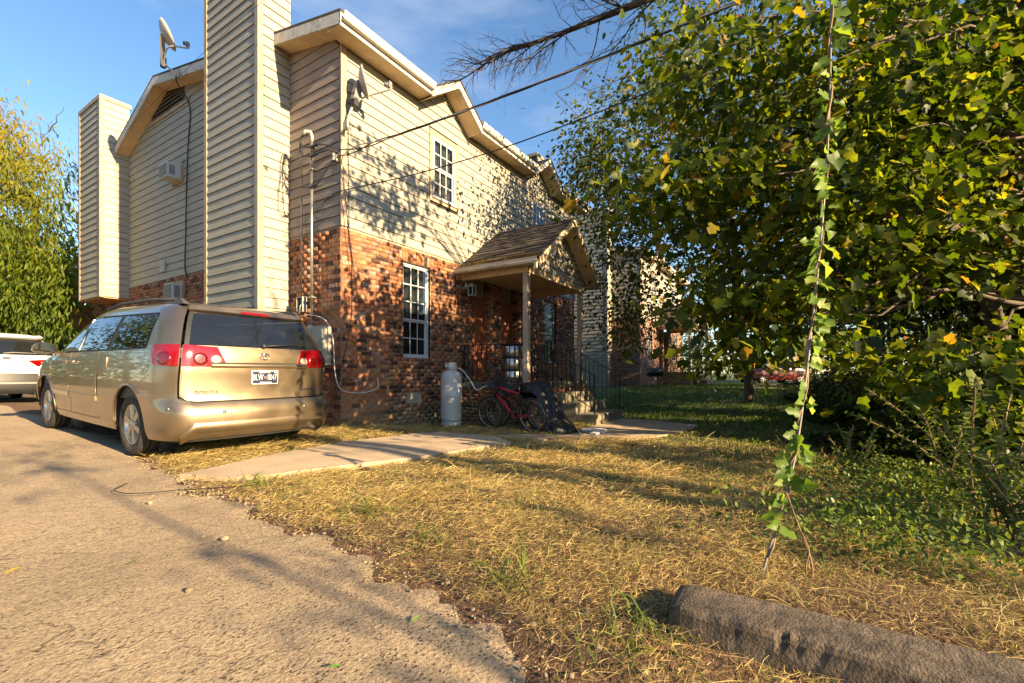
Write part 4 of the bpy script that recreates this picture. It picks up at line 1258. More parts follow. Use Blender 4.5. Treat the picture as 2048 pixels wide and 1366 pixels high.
def build_van():
    x0, y0 = -2.10, -1.40
    T = thing('minivan', 'champagne gold minivan parked tail-out beside the tall chimney', 'minivan', (x0, y0, tzf(x0 - .8, y0 + 1.0) - 0.005))
    T.rotation_euler = (math.atan2(tzf(-3, 2.6) - tzf(-3, -0.4), 3.03), 0, 0)
    b = Body([(0.20, 0.90, 0.14, 4.80), (0.26, 0.935, 0.055, 4.92), (0.34, 0.955, 0.015, 5.0), (0.46, 0.968, 0.0, 5.06), (0.57, 0.976, 0.012, 5.07), (0.605, 0.979, 0.04, 5.07), (0.63, 0.980, 0.075, 5.06),
              (0.72, 0.982, 0.090, 5.03), (0.86, 0.980, 0.092, 4.98), (0.98, 0.974, 0.088, 4.80), (1.06, 0.968, 0.092, 4.40), (1.12, 0.962, 0.098, 4.08), (1.20, 0.950, 0.115, 3.92), (1.30, 0.925, 0.155, 3.75),
              (1.42, 0.890, 0.215, 3.52), (1.54, 0.845, 0.285, 3.28), (1.62, 0.805, 0.335, 3.10), (1.665, 0.770, 0.365, 3.0), (1.70, 0.715, 0.42, 2.88), (1.725, 0.63, 0.52, 2.72), (1.74, 0.52, 0.70, 2.5), (1.75, 0.30, 1.0, 2.1)],
             0.24, 0.34, 0.055)
    G = M['gold']
    SE = 0.815                     # seam between tailgate and quarter panel
    qy, qx = b.qy, b.qx
    seam = lambda z: qx(b.P(SE, z).x - 0.012, z)
    zz = lambda a, c, n=14: [a + (c - a) * k / n for k in range(n + 1)]
    # dark inner shell, floor, underbody
    b.rings('inner_shell', M['black'], T, zz(0.62, 1.10, 8), -7.0, 7.0, 90, -0.03, True)
    MB().box(-0.62, 0.62, 0.45, 4.6, 0.22, 0.64).build('underbody', M['black'], T)
    # roof
    b.rings('roof', G, T, zz(1.632, 1.75, 12), -7.0, 7.0, 120, 0.0, True)
    # nose, bonnet and windscreen (from the front wheel arches forward)
    for sg in (-1, 1):
        for (a, c, mt, nm) in ((0.60, 1.10, G, 'front_body'), (1.105, 1.63, M['side_glass'], 'windscreen')):
            V, F = [], []
            Z = zz(a, c, 12); nq = 22
            for z in Z:
                w, yr, yf, rx, ry, bow, fx, fy = b.lv(z); qs = 1.1 + (yf - fy) - (yr + bow + ry) - (0.0 if a < 1 else 0.10)
                if a < 1: qs = min(qs, qy(4.5, z)) if yf - fy > 4.5 else qs
                qe = 1.1 + (yf - fy) - (yr + bow + ry) + 0.9 + 0.72
                for k in range(nq + 1): V.append(b.P(sg * (qs + (qe - qs) * k / nq), z))
            for i in range(len(Z) - 1):
                for k in range(nq):
                    p = i * (nq + 1) + k; F.append((p, p + 1, p + nq + 2, p + nq + 1))
            MB().add(V, F, True).build(nm, mt, T)
    # tailgate with a recess for the plate: lower panel, glass, spoiler
    tg = [(-seam(z), z) for z in zz(0.70, 1.235)] + [(seam(z), z) for z in zz(1.235, 0.70)] + [(0.745, 0.664), (0.66, 0.645), (-0.66, 0.645), (-0.745, 0.664)]
    gate = b.panel('tailgate', G, T, tg[::-1], 0.004)
    gl = [(-seam(z) * 0.99, z) for z in zz(1.24, 1.605)] + [(seam(z) * 0.99, z) for z in zz(1.605, 1.24)]
    glass = b.panel('rear_window', M['van_glass'], T, gl[::-1], 0.0, depth=0.006)
    # frit border of the glass
    fr = MB()
    for sg in (-1, 1):
        for k in range(12):
            za, zb2 = 1.24 + k * 0.0304, 1.24 + (k + 1) * 0.0304
            fr.add([b.P(sg * seam(za) * .985, za) + b.N(sg * seam(za) * .985, za) * .003, b.P(sg * seam(za) * .93, za) + b.N(sg * .9, za) * .003, b.P(sg * seam(zb2) * .93, zb2) + b.N(sg * .9, zb2) * .003, b.P(sg * seam(zb2) * .985, zb2) + b.N(sg * seam(zb2) * .985, zb2) * .003], [(0, 1, 2, 3)])
    fr.build('window_border', M['black'], glass)
    sp = [(-seam(z), z) for z in zz(1.612, 1.66, 4)] + [(seam(z), z) for z in zz(1.66, 1.612, 4)]
    b.panel('spoiler', G, T, sp[::-1], 0.035, depth=0.04)
    lip = MB(); V = []; F = []
    for k in range(31):
        q = -seam(1.612) + 2 * seam(1.612) * k / 30
        p = b.P(q, 1.612); n = b.N(q, 1.612)
        V += [p + n * 0.034, p - n * 0.004]
    F = [(2 * k, 2 * k + 2, 2 * k + 3, 2 * k + 1) for k in range(30)]
    lip.add(V, F, True).build('spoiler_lip', G, T)
    # third brake light
    bl = MB().hexa([(-0.17, b.P(qx(-.17, 1.64), 1.64).y - 0.052, 1.630), (0.17, b.P(qx(.17, 1.64), 1.64).y - 0.052, 1.630), (0.17, 0.42, 1.630), (-0.17, 0.42, 1.630),
                    (-0.16, b.P(qx(-.17, 1.65), 1.65).y - 0.046, 1.655), (0.16, b.P(qx(.17, 1.65), 1.65).y - 0.046, 1.655), (0.16, 0.42, 1.655), (-0.16, 0.42, 1.655)])
    bl.build('high_brake_light', M['lens_red'], T)
    # crease and chrome-free strip over the plate
    st = MB(); V = []
    for k in range(25):
        x = -0.56 + 1.12 * k / 24
        for z, of in ((1.055, 0.006), (1.06, 0.020), (1.012, 0.028), (1.000, 0.006)):
            q = qx(x, z); V.append(b.P(q, z) + b.N(q, z) * of)
    st.add(V, [(4 * k + j, 4 * k + 4 + j, 4 * k + 5 + j, 4 * k + 1 + j) for k in range(24) for j in range(3)], True)
    st.build('plate_light_strip', G, gate)
    # number plate
    yp = b.P(0, 0.895).y
    pl = link('number_plate', None, T)
    MB().box(-0.155, 0.155, yp - 0.022, yp - 0.006, 0.815, 0.975).build('plate_frame', M['plate_white'], pl)
    MB().box(-0.147, 0.147, yp - 0.0235, yp - 0.0222, 0.824, 0.966).build('plate_face', M['plate_navy'], pl)
    ry = (PI / 2, 0, 0)
    text_mesh('BLW', 0.098, (-0.084, yp - 0.0245, 0.892), ry, M['plate_white'], pl, 'lettering', 0.0005, 0.0002, 0.60)
    text_mesh('8047', 0.098, (0.082, yp - 0.0245, 0.892), ry, M['plate_white'], pl, 'lettering', 0.0005, 0.0002, 0.56)
    MB().prism([(-0.075, yp - 0.0242, 0.945), (0.055, yp - 0.0242, 0.945), (0.065, yp - 0.0242, 0.962), (-0.063, yp - 0.0242, 0.962)], (0, -.0006, 0)).build('plate_band', M['plate_white'], pl)
    text_mesh('TENNESSEE', 0.018, (-0.003, yp - 0.0252, 0.953), ry, M['plate_navy'], pl, 'lettering', 0.0003, 0.0005)
    MB().box(-0.06, 0.075, yp - 0.0248, yp - 0.0237, 0.823, 0.841).build('plate_band', M['plate_white'], pl)
    text_mesh('DAVIDSON', 0.018, (0.008, yp - 0.0252, 0.832), ry, M['plate_navy'], pl, 'lettering', 0.0003, 0.0005)
    MB().disc((0.003, yp - 0.0243, 0.893), 0.014, (0, -1, 0)).build('plate_emblem', M['red'], pl)
    MB().torus((0.003, yp - 0.0245, 0.893), 0.013, 0.0015, (0, 1, 0), 20, 6).build('plate_emblem', M['plate_white'], pl)
    MB().box(0.11, 0.143, yp - 0.0242, yp - 0.0236, 0.945, 0.962).build('plate_sticker', M['litter_white'], pl)
    # badges
    def on(x, z, of=0.008): q = qx(x, z); return b.P(q, z) + b.N(q, z) * of
    em = MB(); c = on(0.0, 1.135, 0.012)
    def oval(rx_, rz_, cx=0, cz=0, r=0.0045, n=28):
        em.tube([(c.x + cx + rx_ * math.cos(2 * PI * k / n), c.y, c.z + cz + rz_ * math.sin(2 * PI * k / n)) for k in range(n + 1)], r, 6)
    oval(0.058, 0.038); oval(0.042, 0.014, 0, 0.016, 0.0035); oval(0.015, 0.032, 0, 0.0, 0.0035)
    em.build('emblem', M['chrome'], gate)
    text_mesh('TOYOTA', 0.050, on(-0.60, 0.735, 0.008), (PI / 2, 0, -0.07), M['grey_clad'], gate, 'lettering', 0.003, 0.001, 1.1)
    text_mesh('SIENNA', 0.050, on(0.57, 0.735, 0.008), (PI / 2, 0, 0.07), M['ink'], gate, 'lettering', 0.003, 0.001, 1.25)
    # wiper
    wp = MB(); a = on(0.0, 1.245, 0.035); e = on(0.46, 1.285, 0.02)
    wp.lathe([(0.0, 0.0), (0.022, 0.002), (0.026, 0.02), (0.026, 0.03)], a + Vector((0, -0.015, 0)), 12, (0, 1, 0)); wp.tube([a, on(0.2, 1.262, 0.035), e], [0.011, 0.009, 0.006], 6); wp.bar(on(0.08, 1.258, .014), on(0.52, 1.285, .014), 0.012, 0.014)
    wp.build('wiper', M['black'], T)
    # tail lamps: outer half on the quarter panel, inner half on the tailgate
    for sg in (-1, 1):
        s2 = lambda pts: pts if sg > 0 else [(-p, z) for p, z in pts[::-1]]
        inn = [(qx(0.40, 1.012), 1.012), (seam(1.012) - 0.006, 1.012), (seam(1.235) - 0.006, 1.235), (qx(0.49, 1.222), 1.222)]
        l = b.panel('tail_lamp', M['lens_red'], T, s2(inn), 0.016, 0.05, 0.014)
        outr = [(SE + 0.006, 1.012), (qy(0.40, 1.012), 1.014), (qy(0.47, 1.06), 1.06), (qy(0.50, 1.14), 1.14), (qy(0.51, 1.225), 1.225), (SE + 0.006, 1.235)]
        l2 = b.panel('tail_lamp', M['lens_red'], T, s2(outr), 0.016, 0.05, 0.014)
        def round_on(parent, q, z, r, mt, nm, of):
            p = b.P(sg * q, z); n = b.N(sg * q, z)
            MB().lathe([(r, of - 0.004), (r * 0.97, of + 0.003), (r * 0.6, of + 0.0045), (0.001, of + 0.005)], p, 24, n).build(nm, mt, parent)
        round_on(l, qx(0.515, 1.085), 1.085, 0.052, M['lens_clear'], 'reversing_lens', 0.016)
        round_on(l, qx(0.66, 1.09), 1.09, 0.070, M['lens_deep'], 'brake_lens', 0.014)
        round_on(l2, SE + 0.13, 1.09, 0.075, M['lens_deep'], 'brake_lens', 0.014)
    # bumper, lower valance, exhaust
    zt = 0.615
    qa = lambda z: qy(0.60, z)
    bp = [(-qy(0.66, 0.70), 0.70), (-qy(0.30, .70), 0.70), (-0.86, 0.695), (-0.79, 0.65), (-0.70, 0.616), (0.70, 0.616), (0.79, 0.65), (0.86, 0.695), (qy(0.30, .70), 0.70), (qy(0.66, 0.70), 0.70)]
    ar = [(yy, z) for yy, z in arch(1.03, 0.36, 0.435, math.radians(128), math.radians(197), 8)]
    rt = [(qy(yy, max(z, .2)), z) for yy, z in ar]
    poly = rt + [(0.62, 0.262), (-0.62, 0.262)] + [(-q, z) for q, z in rt[::-1]] + bp[1:-1]
    bumper = b.panel('rear_bumper', G, T, poly, 0.020, 0.08, 0.03)
    V = []
    for k in range(61):      # stepped pad on top of the bumper
        q = -0.72 + 1.44 * k / 60
        p1 = b.P(q, 0.624) + b.N(q, 0.624) * 0.018; p2 = b.P(q, 0.640); V += [p1, Vector((p2.x, p2.y + 0.02, 0.632))]
    MB().add(V, [(2 * k, 2 * k + 2, 2 * k + 3, 2 * k + 1) for k in range(60)]).build('bumper_step_pad', M['black'], bumper)
    cr = MB(); V = []
    for k in range(41):
        q = -0.84 + 1.68 * k / 40
        zc = 0.405 if abs(q) < 0.72 else 0.405 - (abs(q) - 0.72) * 1.1
        for dz, of in ((0.022, 0.0205), (0.0, 0.036), (-0.05, 0.034), (-0.085, 0.0205)):
            V.append(b.P(q, zc + dz) + b.N(q, zc + dz) * of)
    cr.add(V, [(4 * k + j, 4 * k + 4 + j, 4 * k + 5 + j, 4 * k + 1 + j) for k in range(40) for j in range(3)], True).build('bumper_crease', G, bumper)
    for sg in (-1, 1):
        p = b.P(sg * 1.0, 0.60); n = b.N(sg * 1.0, 0.60)
        MB().lathe([(0.018, 0.02), (0.018, 0.024), (0.001, 0.026)], b.P(sg * 0.92, 0.57), 14, b.N(sg * 0.92, 0.57)).build('parking_sensor', M['gold'], bumper)
        MB().lathe([(0.018, 0.02), (0.018, 0.024), (0.001, 0.026)], b.P(sg * 0.45, 0.53), 14, b.N(sg * 0.45, 0.53)).build('parking_sensor', M['gold'], bumper)
    va = [(-0.93, 0.225), (0.93, 0.225), (0.95, 0.268), (-0.95, 0.268)]
    b.panel('valance', M['grey_clad'], T, va, 0.012, 0.1, 0.05)
    MB().tube([(0.62, 0.16, 0.245), (0.62, -0.02, 0.235)], 0.034, 14, False).tube([(0.62, 0.16, 0.245), (0.62, -0.02, 0.235)], 0.029, 14, False).build('exhaust_pipe', M['galv'], T)
    # side panels
    belt = lambda y: 1.185 - 0.030 * (y - 0.6)
    AR, AF, RA = (1.03, 0.36), (4.04, 0.36), 0.42
    for sg in (-1, 1):
        s2 = lambda pts: [(sg * qy(yy, z), z) for yy, z in (pts if sg > 0 else pts[::-1])]
        sq = lambda pts: [(sg * q, z) for q, z in (pts if sg > 0 else pts[::-1])]
        quarter = [(SE + 0.004, z) for z in zz(belt(0.3), 0.66, 6)] + [(qy(0.66, 0.66), 0.66)] + [(qy(y, z), z) for y, z in arch(AR[0], AR[1], RA, math.radians(135), math.radians(-12), 16)] \
            + [(qy(1.60, 0.30), 0.30), (qy(1.93, 0.30), 0.30)] + [(qy(1.93, z), z) for z in zz(0.4, belt(1.93), 6)] + [(qy(y, belt(y)), belt(y)) for y in (1.6, 1.2, 0.8, 0.5)]
        qp = b.panel('quarter_panel', G, T, sq(quarter), 0.004)
        pill = [(SE + 0.004, z) for z in zz(1.628, belt(.3) + 0.004, 6)] + [(qy(0.64, belt(.64) + 0.004), belt(.64) + .004)] + [(qy(0.64 + 0.0 * z, z), z) for z in zz(1.22, 1.55, 5)] + [(qy(0.68, 1.585), 1.585), (qy(3.05, 1.585), 1.585), (qy(3.02, 1.628), 1.628)]
        b.panel('rear_pillar', G, T, sq(pill), 0.004)
        # dark window band and the panes on it
        band = [(qy(0.645, belt(.645) + .006), belt(.645) + .006)] + [(qy(y, belt(y) + 0.006), belt(y) + 0.006) for y in np.linspace(0.8, 3.78, 12)] + [(qy(3.05, 1.583), 1.583), (qy(0.69, 1.583), 1.583), (qy(0.645, 1.55), 1.55)]
        b.panel('window_band', M['black'], T, sq(band), -0.004, 0.09, 0)
        panes = [[(0.67, belt(.67) + .022), (1.60, belt(1.6) + .022), (1.52, 1.565), (0.72, 1.565), (0.675, 1.53)],
                 [(1.72, belt(1.72) + .022), (2.60, belt(2.6) + .022), (2.52, 1.560), (1.64, 1.565)],
                 [(2.72, belt(2.72) + .022), (3.62, belt(3.62) + .022), (3.20, 1.44), (3.02, 1.545), (2.66, 1.560)]]
        for p in panes:
            b.panel('side_window', M['side_glass'], T, s2(p), 0.003, 0.09, 0.004)
        ch = MB(); ch.bar(b.P(sg * qy(2.66, 1.15), 1.15) + Vector((sg * .008, 0, 0)), b.P(sg * qy(2.59, 1.56), 1.56) + Vector((sg * .008, 0, 0)), 0.02, 0.012); ch.build('window_trim', M['alloy'], T)
        slide = [(1.945, 0.335)] + [(1.945, z) for z in zz(0.4, belt(1.945), 5)] + [(2.93, belt(2.93)), (2.93, 0.335)]
        sd_ = b.panel('sliding_door', G, T, s2([(2.93, 0.335)] + [(2.93, belt(2.93)), (2.5, belt(2.5)), (1.945, belt(1.945)), (1.945, 0.335)]), 0.004)
        fd = b.panel('front_door', G, T, s2([(3.66, 0.335), (3.72, 0.6), (3.80, belt(3.8)), (3.4, belt(3.4)), (2.945, belt(2.945)), (2.945, 0.335)]), 0.004)
        fen = [(3.675, 0.32)] + [(y, z) for y, z in arch(AF[0], AF[1], RA, math.radians(187), math.radians(-5), 18)] + [(4.55, 0.5), (4.55, 0.80), (4.35, 1.0), (4.0, 1.07), (3.815, belt(3.8)), (3.735, 0.6)]
        b.panel('front_fender', G, T, s2(fen[::-1]), 0.004)
        b.panel('rocker', G, T, s2([(3.60, 0.235), (3.60, 0.328), (1.50, 0.328), (1.50, 0.235)]), 0.004)
        b.panel('side_moulding', M['gold'], sd_, s2([(2.92, 0.545), (2.92, 0.60), (1.97, 0.60), (1.97, 0.545)]), 0.018, 0.1, 0.014)
        b.panel('side_moulding', M['chrome'], fd, s2([(3.60, 0.545), (3.60, 0.60), (2.955, 0.60), (2.955, 0.545)]), 0.018, 0.1, 0.014)
        for (y, par) in ((2.80, sd_), (3.08, fd)):
            z = 1.0; c = b.P(sg * qy(y, z), z) + Vector((sg * 0.012, 0, 0))
            h = MB(); h.tube([c + Vector((0, -0.09, 0)), c + Vector((sg * .035, -0.07, 0.004)), c + Vector((sg * .04, 0.05, 0.006)), c + Vector((0, 0.08, 0.0))], 0.013, 8)
            h.lathe([(0.05, 0.0), (0.045, 0.004), (0.001, 0.005)], c - Vector((sg * .010, 0, 0)), 18, (sg, 0, 0)); h.build('door_handle', G, par)
        if sg < 0:   # fuel flap outline
            rr_ = rrect(1.66, 1.86, 0.92, 1.10, 0.04)
            fl = b.panel('fuel_flap', G, qp, s2(rr_), 0.009, 0.06, 0.006)
        # mirror
        mc = Vector((sg * 1.10, 3.55, 1.16))
        mm = MB(); mm.lathe([(0.0, -0.085), (0.055, -0.08), (0.085, -0.04), (0.088, 0.0), (0.080, 0.006)], (0, 0, 0), 20, (0, -1, 0))
        mm.v = [(x * 1.45 + mc.x, y + mc.y, z * 1.0 + mc.z) for x, y, z in mm.v]
        mir = mm.build('wing_mirror', G, T)
        g2 = MB().disc((0, 0, 0), 0.078, (0, -1, 0), 20); g2.v = [(x * 1.45 + mc.x, mc.y - 0.004, z + mc.z) for x, y, z in g2.v]; g2.build('mirror_glass', M['side_glass'], mir)
        MB().bar(mc + Vector((-sg * .08, .03, -.05)), Vector((sg * 0.93, 3.62, 1.10)), 0.05, 0.04).build('mirror_arm', G, mir)
        # roof rail
        rp = [Vector((sg * 0.66, 0.55, 1.70)), Vector((sg * 0.665, 0.72, 1.745)), Vector((sg * 0.67, 1.3, 1.775)), Vector((sg * 0.675, 2.2, 1.765)), Vector((sg * 0.67, 2.75, 1.71))]
        rl = MB().tube(rp, [0.018, 0.022, 0.018, 0.018, 0.016], 8); rl.hexa([(sg * .66 - .03, .45, 1.69), (sg * .66 + .03, .45, 1.69), (sg * .66 + .03, .95, 1.70), (sg * .66 - .03, .95, 1.70), (sg * .66 - .018, .58, 1.755), (sg * .66 + .018, .58, 1.755), (sg * .66 + .018, .85, 1.765), (sg * .66 - .018, .85, 1.765)])
        rl.build('roof_rail', M['grey_clad'], T)
        # wheel wells
        for cy in (AR[0], AF[0]):
            ww = MB(); V = []
            for k in range(21):
                t = -0.15 + (PI + 0.3) * k / 20
                for xx in (0.62, 0.955): V.append((sg * xx, cy + 0.425 * math.cos(t), 0.36 + 0.425 * math.sin(t)))
            ww.add(V, [(2 * k, 2 * k + 2, 2 * k + 3, 2 * k + 1) for k in range(20)], True); ww.add([(sg * 0.62, cy + 0.425 * math.cos(k * PI / 10), 0.36 + 0.425 * math.sin(k * PI / 10)) for k in range(20)], [tuple(range(20))])
            ww.build('wheel_well', M['black'], T)
            wheel(T, sg * 0.86, cy, 0.338, 0.215, sg)
        for cy in (AR[0], AF[0]):
            pts = []
            for k in range(25):
                t = math.radians(-8) + (math.radians(196)) * k / 24
                y, z = cy + 0.425 * math.cos(t), 0.36 + 0.425 * math.sin(t)
                p = b.P(sg * qy(y, z), z); pts.append(p + Vector((sg * 0.008, 0, 0)))
            MB().tube(pts, 0.012, 6).build('arch_lip', G, T)

    # interior seen through the rear glass: seat backs and head rests
    for (x, y, wd) in ((-0.42, 1.35, 0.46), (0.42, 1.35, 0.46), (-0.42, 2.45, 0.44), (0.42, 2.45, 0.44)):
        s = link('seat', None, T)
        MB().box(x - wd / 2, x + wd / 2, y, y + 0.13, 0.70, 1.26).build('seat_back', M['seat'], s, bevel=0.04)
        MB().box(x - 0.13, x + 0.13, y + 0.01, y + 0.11, 1.29, 1.46).build('head_rest', M['seat'], s, bevel=0.035)
    return T


van = build_van()


def build_suv():
    T = thing('white_suv', 'white crossover with red tail lamp parked ahead of the gold minivan', 'car', (-2.45, 8.35, tzf(-2.5, 8.6) - 0.02))
    b = Body([(0.22, 0.84, 0.10, 4.4), (0.32, 0.88, 0.02, 4.5), (0.50, 0.895, 0.0, 4.55), (0.66, 0.90, 0.03, 4.55), (0.80, 0.90, 0.05, 4.5), (1.0, 0.895, 0.045, 4.2), (1.10, 0.88, 0.06, 3.5), (1.22, 0.85, 0.12, 3.2),
              (1.40, 0.77, 0.24, 2.95), (1.53, 0.69, 0.33, 2.7), (1.58, 0.64, 0.33, 2.6), (1.63, 0.52, 0.50, 2.3), (1.66, 0.30, 0.9, 1.9)], 0.26, 0.40, 0.07)
    PW = M['paint_white']; zz = lambda a, c, n=12: [a + (c - a) * k / n for k in range(n + 1)]
    qx, qy = b.qx, b.qy
    b.rings('body', PW, T, zz(0.70, 1.12, 10), -6.2, 6.2, 110, 0.0)
    b.rings('roof', PW, T, zz(1.545, 1.66, 8), -6.2, 6.2, 110, 0.0, True)
    b.rings('glasshouse', M['side_glass'], T, zz(1.122, 1.543, 10), -6.2, 6.2, 110, -0.004)
    b.rings('lower_cladding', M['black'], T, zz(0.24, 0.698, 8), -1.35, 1.35, 60, 0.006)
    b.rings('bumper_insert', M['plastic_grey'], T, zz(0.46, 0.50, 3), -1.05, 1.05, 40, 0.022)
    MB().box(-0.6, 0.6, 0.3, 4.1, 0.25, 0.72).build('underbody', M['black'], T)
    b.panel('spoiler', PW, T, [(-0.95, 1.50), (0.95, 1.50), (0.93, 1.56), (-0.93, 1.56)], 0.07, 0.07, 0.07)
    for sg in (-1, 1):
        s2 = lambda pts: pts if sg > 0 else [(-p, z) for p, z in pts[::-1]]
        l = b.panel('tail_lamp', M['lens_red'], T, s2([(qx(0.34, 0.93), 1.0), (qx(0.50, 0.93), 0.865), (qy(0.62, 0.9), 0.865), (qy(0.70, 1.0), 1.0), (qx(0.60, 1.0), 1.02)]), 0.014, 0.05, 0.012)
        b.panel('lamp_insert', M['lens_clear'], l, s2([(qx(0.55, 0.95), 0.965), (qx(0.60, 0.93), 0.915), (qy(0.50, 0.92), 0.915), (qy(0.5, 0.96), 0.965)]), 0.020, 0.05, 0.005)
        b.panel('side_pillar', PW, T, s2([(qy(0.42, 1.13), 1.13), (qy(0.75, 1.13), 1.13), (qy(0.95, 1.54), 1.54), (qy(0.62, 1.54), 1.54)]), 0.004, 0.08, 0.006)
        wheel(T, sg * 0.80, 0.88, 0.34, 0.22, sg); wheel(T, sg * 0.80, 3.60, 0.34, 0.22, sg)
    def on(x, z, of=0.008): q = qx(x, z); return b.P(q, z) + b.N(q, z) * of
    em = MB().disc((0, 0, 0), 0.05, (0, -1, 0), 24); c = on(0, 1.045, 0.012); em.v = [(x * 1.6 + c.x, c.y, z * 0.62 + c.z) for x, y, z in em.v]; em.build('emblem', M['plate_navy'], T)
    for k, ch in enumerate('ESCAPE'):
        x = -0.53 + k * 0.2; text_mesh(ch, 0.07, on(x, 0.97, 0.008), (PI / 2, 0, x * 0.12), M['chrome'] if False else M['ink'], T, 'lettering', 0.002, 0.001, 1.2)
    y = on(0, 0.78).y
    pl = link('number_plate', None, T)
    MB().box(-0.16, 0.16, y - 0.02, y - 0.004, 0.70, 0.86).build('plate_face', M['plate_white'], pl)
    text_mesh('419 BIA', 0.095, (0, y - 0.022, 0.78), (PI / 2, 0, 0), M['ink'], pl, 'lettering', 0.0005, 0.001, 0.62)
    MB().box(-0.155, 0.155, y - 0.0215, y - 0.0202, 0.845, 0.856).build('plate_band', M['plate_navy'], pl)
    MB().box(-0.14, 0.14, y - 0.0215, y - 0.0202, 0.705, 0.72).build('plate_band', M['plate_navy'], pl)
    wp = MB(); wp.tube([on(-0.05, 1.14, .03), on(0.12, 1.16, .03), on(0.5, 1.155, 0.02)], 0.012, 6); wp.build('wiper', M['plastic_grey'], T)
    MB().tube([on(0.55, 0.30, -0.02), on(0.55, 0.30, 0.04)], 0.04, 14, False).build('exhaust_pipe', M['chrome'], T)
    return T


suv = build_suv()


# ------------------------------------------------------------------ things fixed to the house
def ac_unit(label, y, z, w_, h_, d_):
    T = thing('window_air_conditioner', label, 'air conditioner', (0, y, z))
    MB().box(-d_, 0.02, -w_ / 2, w_ / 2, 0, h_).build('casing', M['white'], T, bevel=0.008)
    MB().box(-d_ - 0.004, -d_ + 0.002, -w_ / 2 + 0.03, w_ / 2 - 0.03, 0.03, h_ - 0.03).build('grille_opening', M['black'], T)
    n = 9
    for k in range(n):
        zz = 0.045 + (h_ - 0.09) * k / (n - 1)
        MB().box(-d_ - 0.012, -d_ - 0.005, -w_ / 2 + 0.03, w_ / 2 - 0.03, zz - 0.009, zz + 0.007).build('louvre', M['grey_metal'], T)
    for k in range(6):
        xx = -d_ + 0.05 + k * 0.02
        MB().box(xx, xx + 0.009, -w_ / 2 - 0.003, -w_ / 2 + 0.002, 0.06, h_ - 0.06).build('side_slot', M['black'], T)
    MB().box(-0.06, 0.0, -w_ / 2 - 0.05, w_ / 2 + 0.05, -0.06, h_ + 0.07).build('surround', M['trim'], T)
    return T


ac_unit('white air conditioner high in the cream gable wall under the hanging cable', 6.08, 5.58, 0.44, 0.34, 0.34)
ac_unit('white air conditioner in the brick wall just above the minivan roof', 6.02, 2.68, 0.42, 0.40, 0.26)
wv = thing('wall_vent', 'small white louvred vent on the cream siding above the brick', 'vent', (-0.03, 6.85, 3.62))
MB().box(-0.05, 0, -0.11, 0.11, -0.13, 0.13).build('hood', M['white'], wv)
for k in range(4): MB().box(-0.06, -0.051, -0.09, 0.09, -0.09 + k * 0.055, -0.06 + k * 0.055).build('louvre', M['grey_metal'], wv)
fv = thing('foundation_vent', 'grey foundation vent low in the front brick wall', 'vent', (1.75, -0.012, 0.42))
MB().box(-0.2, 0.2, -0.012, 0.0, -0.10, 0.10).build('frame', M['grey_metal'], fv)
for k in range(4): MB().box(-0.18, 0.18, -0.022, -0.013, -0.085 + k * 0.045, -0.06 + k * 0.045).build('louvre', M['grey_metal'], fv)

# electricity: mast, meter box, conduit, switch box
ms = thing('service_mast', 'galvanised service mast with looped cables on the return wall', 'mast', (-0.07, 0.73, 1.74))
o0 = Vector((-0.07, 0.73, 1.74))
def rel(p): return Vector(p) - o0
MB().tube([rel((-.07, .73, 1.76)), rel((-.07, .73, 5.15))], 0.025, 14).build('pipe', M['galv'], ms)
wh = MB(); wh.tube([rel((-.07, .73, 5.1)), rel((-.07, .73, 5.2)), rel((-.09, .74, 5.26)), rel((-.14, .80, 5.27)), rel((-.17, .84, 5.2))], [0.03, 0.035, 0.04, 0.04, 0.03], 12)
wh.build('weatherhead', M['grey_metal'], ms)
for z in (2.3, 4.6, 5.0): MB().box(-.036, .07, -.05, .05, z - 1.74 - .012, z - 1.74 + .012).build('pipe_strap', M['galv'], ms)
anc = Vector((-0.05, -0.02, 4.70))
for k, (zz, dz) in enumerate(((4.98, 0.0), (4.82, 0.0), (4.25, 0.02))):
    p = [rel((-.17, .84 + .02 * k, 5.2)), rel((-.20, .90, 5.1 - .12 * k)), rel((-.19, .80, zz)), rel((-.15, .62, zz - .05 + dz)), rel((-.13, .45, zz - .02 + dz * 2)), rel((-.10, .22, (zz + 4.7) / 2 + .05)), rel(anc)]
    MB().tube(p, 0.010, 6).build('drip_loop', M['wire'], ms)
    MB().bar(rel((-.155, .64, zz - .05 + dz)), rel((-.135, .48, zz - .02 + dz)), 0.04, 0.035).build('splice', M['black'], ms)
sp_ = MB(); sp_.lathe([(0.045, -0.06), (0.05, -0.02), (0.03, 0.0), (0.05, 0.02), (0.045, 0.06)], rel((-.06, .10, 4.66)), 14); sp_.build('insulator', M['grey_metal'], ms)

mt = thing('meter_box', 'grey electric meter box with round glass meter behind the minivan', 'meter box', (-0.013, 0.25, 1.08))
MB().box(-0.19, 0, 0, 0.58, 0, 0.68).build('casing', M['grey_metal'], mt, bevel=0.006)
MB().box(-0.20, -0.191, 0.30, 0.56, 0.02, 0.66).build('cover', M['grey_metal'], mt)
MB().lathe([(0.088, 0.0), (0.09, 0.03), (0.085, 0.05), (0.085, 0.10), (0.07, 0.13), (0.001, 0.14)], (-0.20, 0.43, 0.50), 24, (-1, 0, 0)).build('meter', M['pane'], mt)
MB().lathe([(0.092, 0.0), (0.095, 0.03), (0.088, 0.035)], (-0.20, 0.43, 0.50), 24, (-1, 0, 0)).build('meter_ring', M['galv'], mt)
MB().box(-0.26, -0.22, 0.38, 0.48, 0.45, 0.55).build('meter_face', M['plate_white'], mt)
MB().tube([(-0.06, 0.48, 0.68), (-0.06, 0.48, 0.72)], 0.045, 14).build('hub', M['galv'], mt)

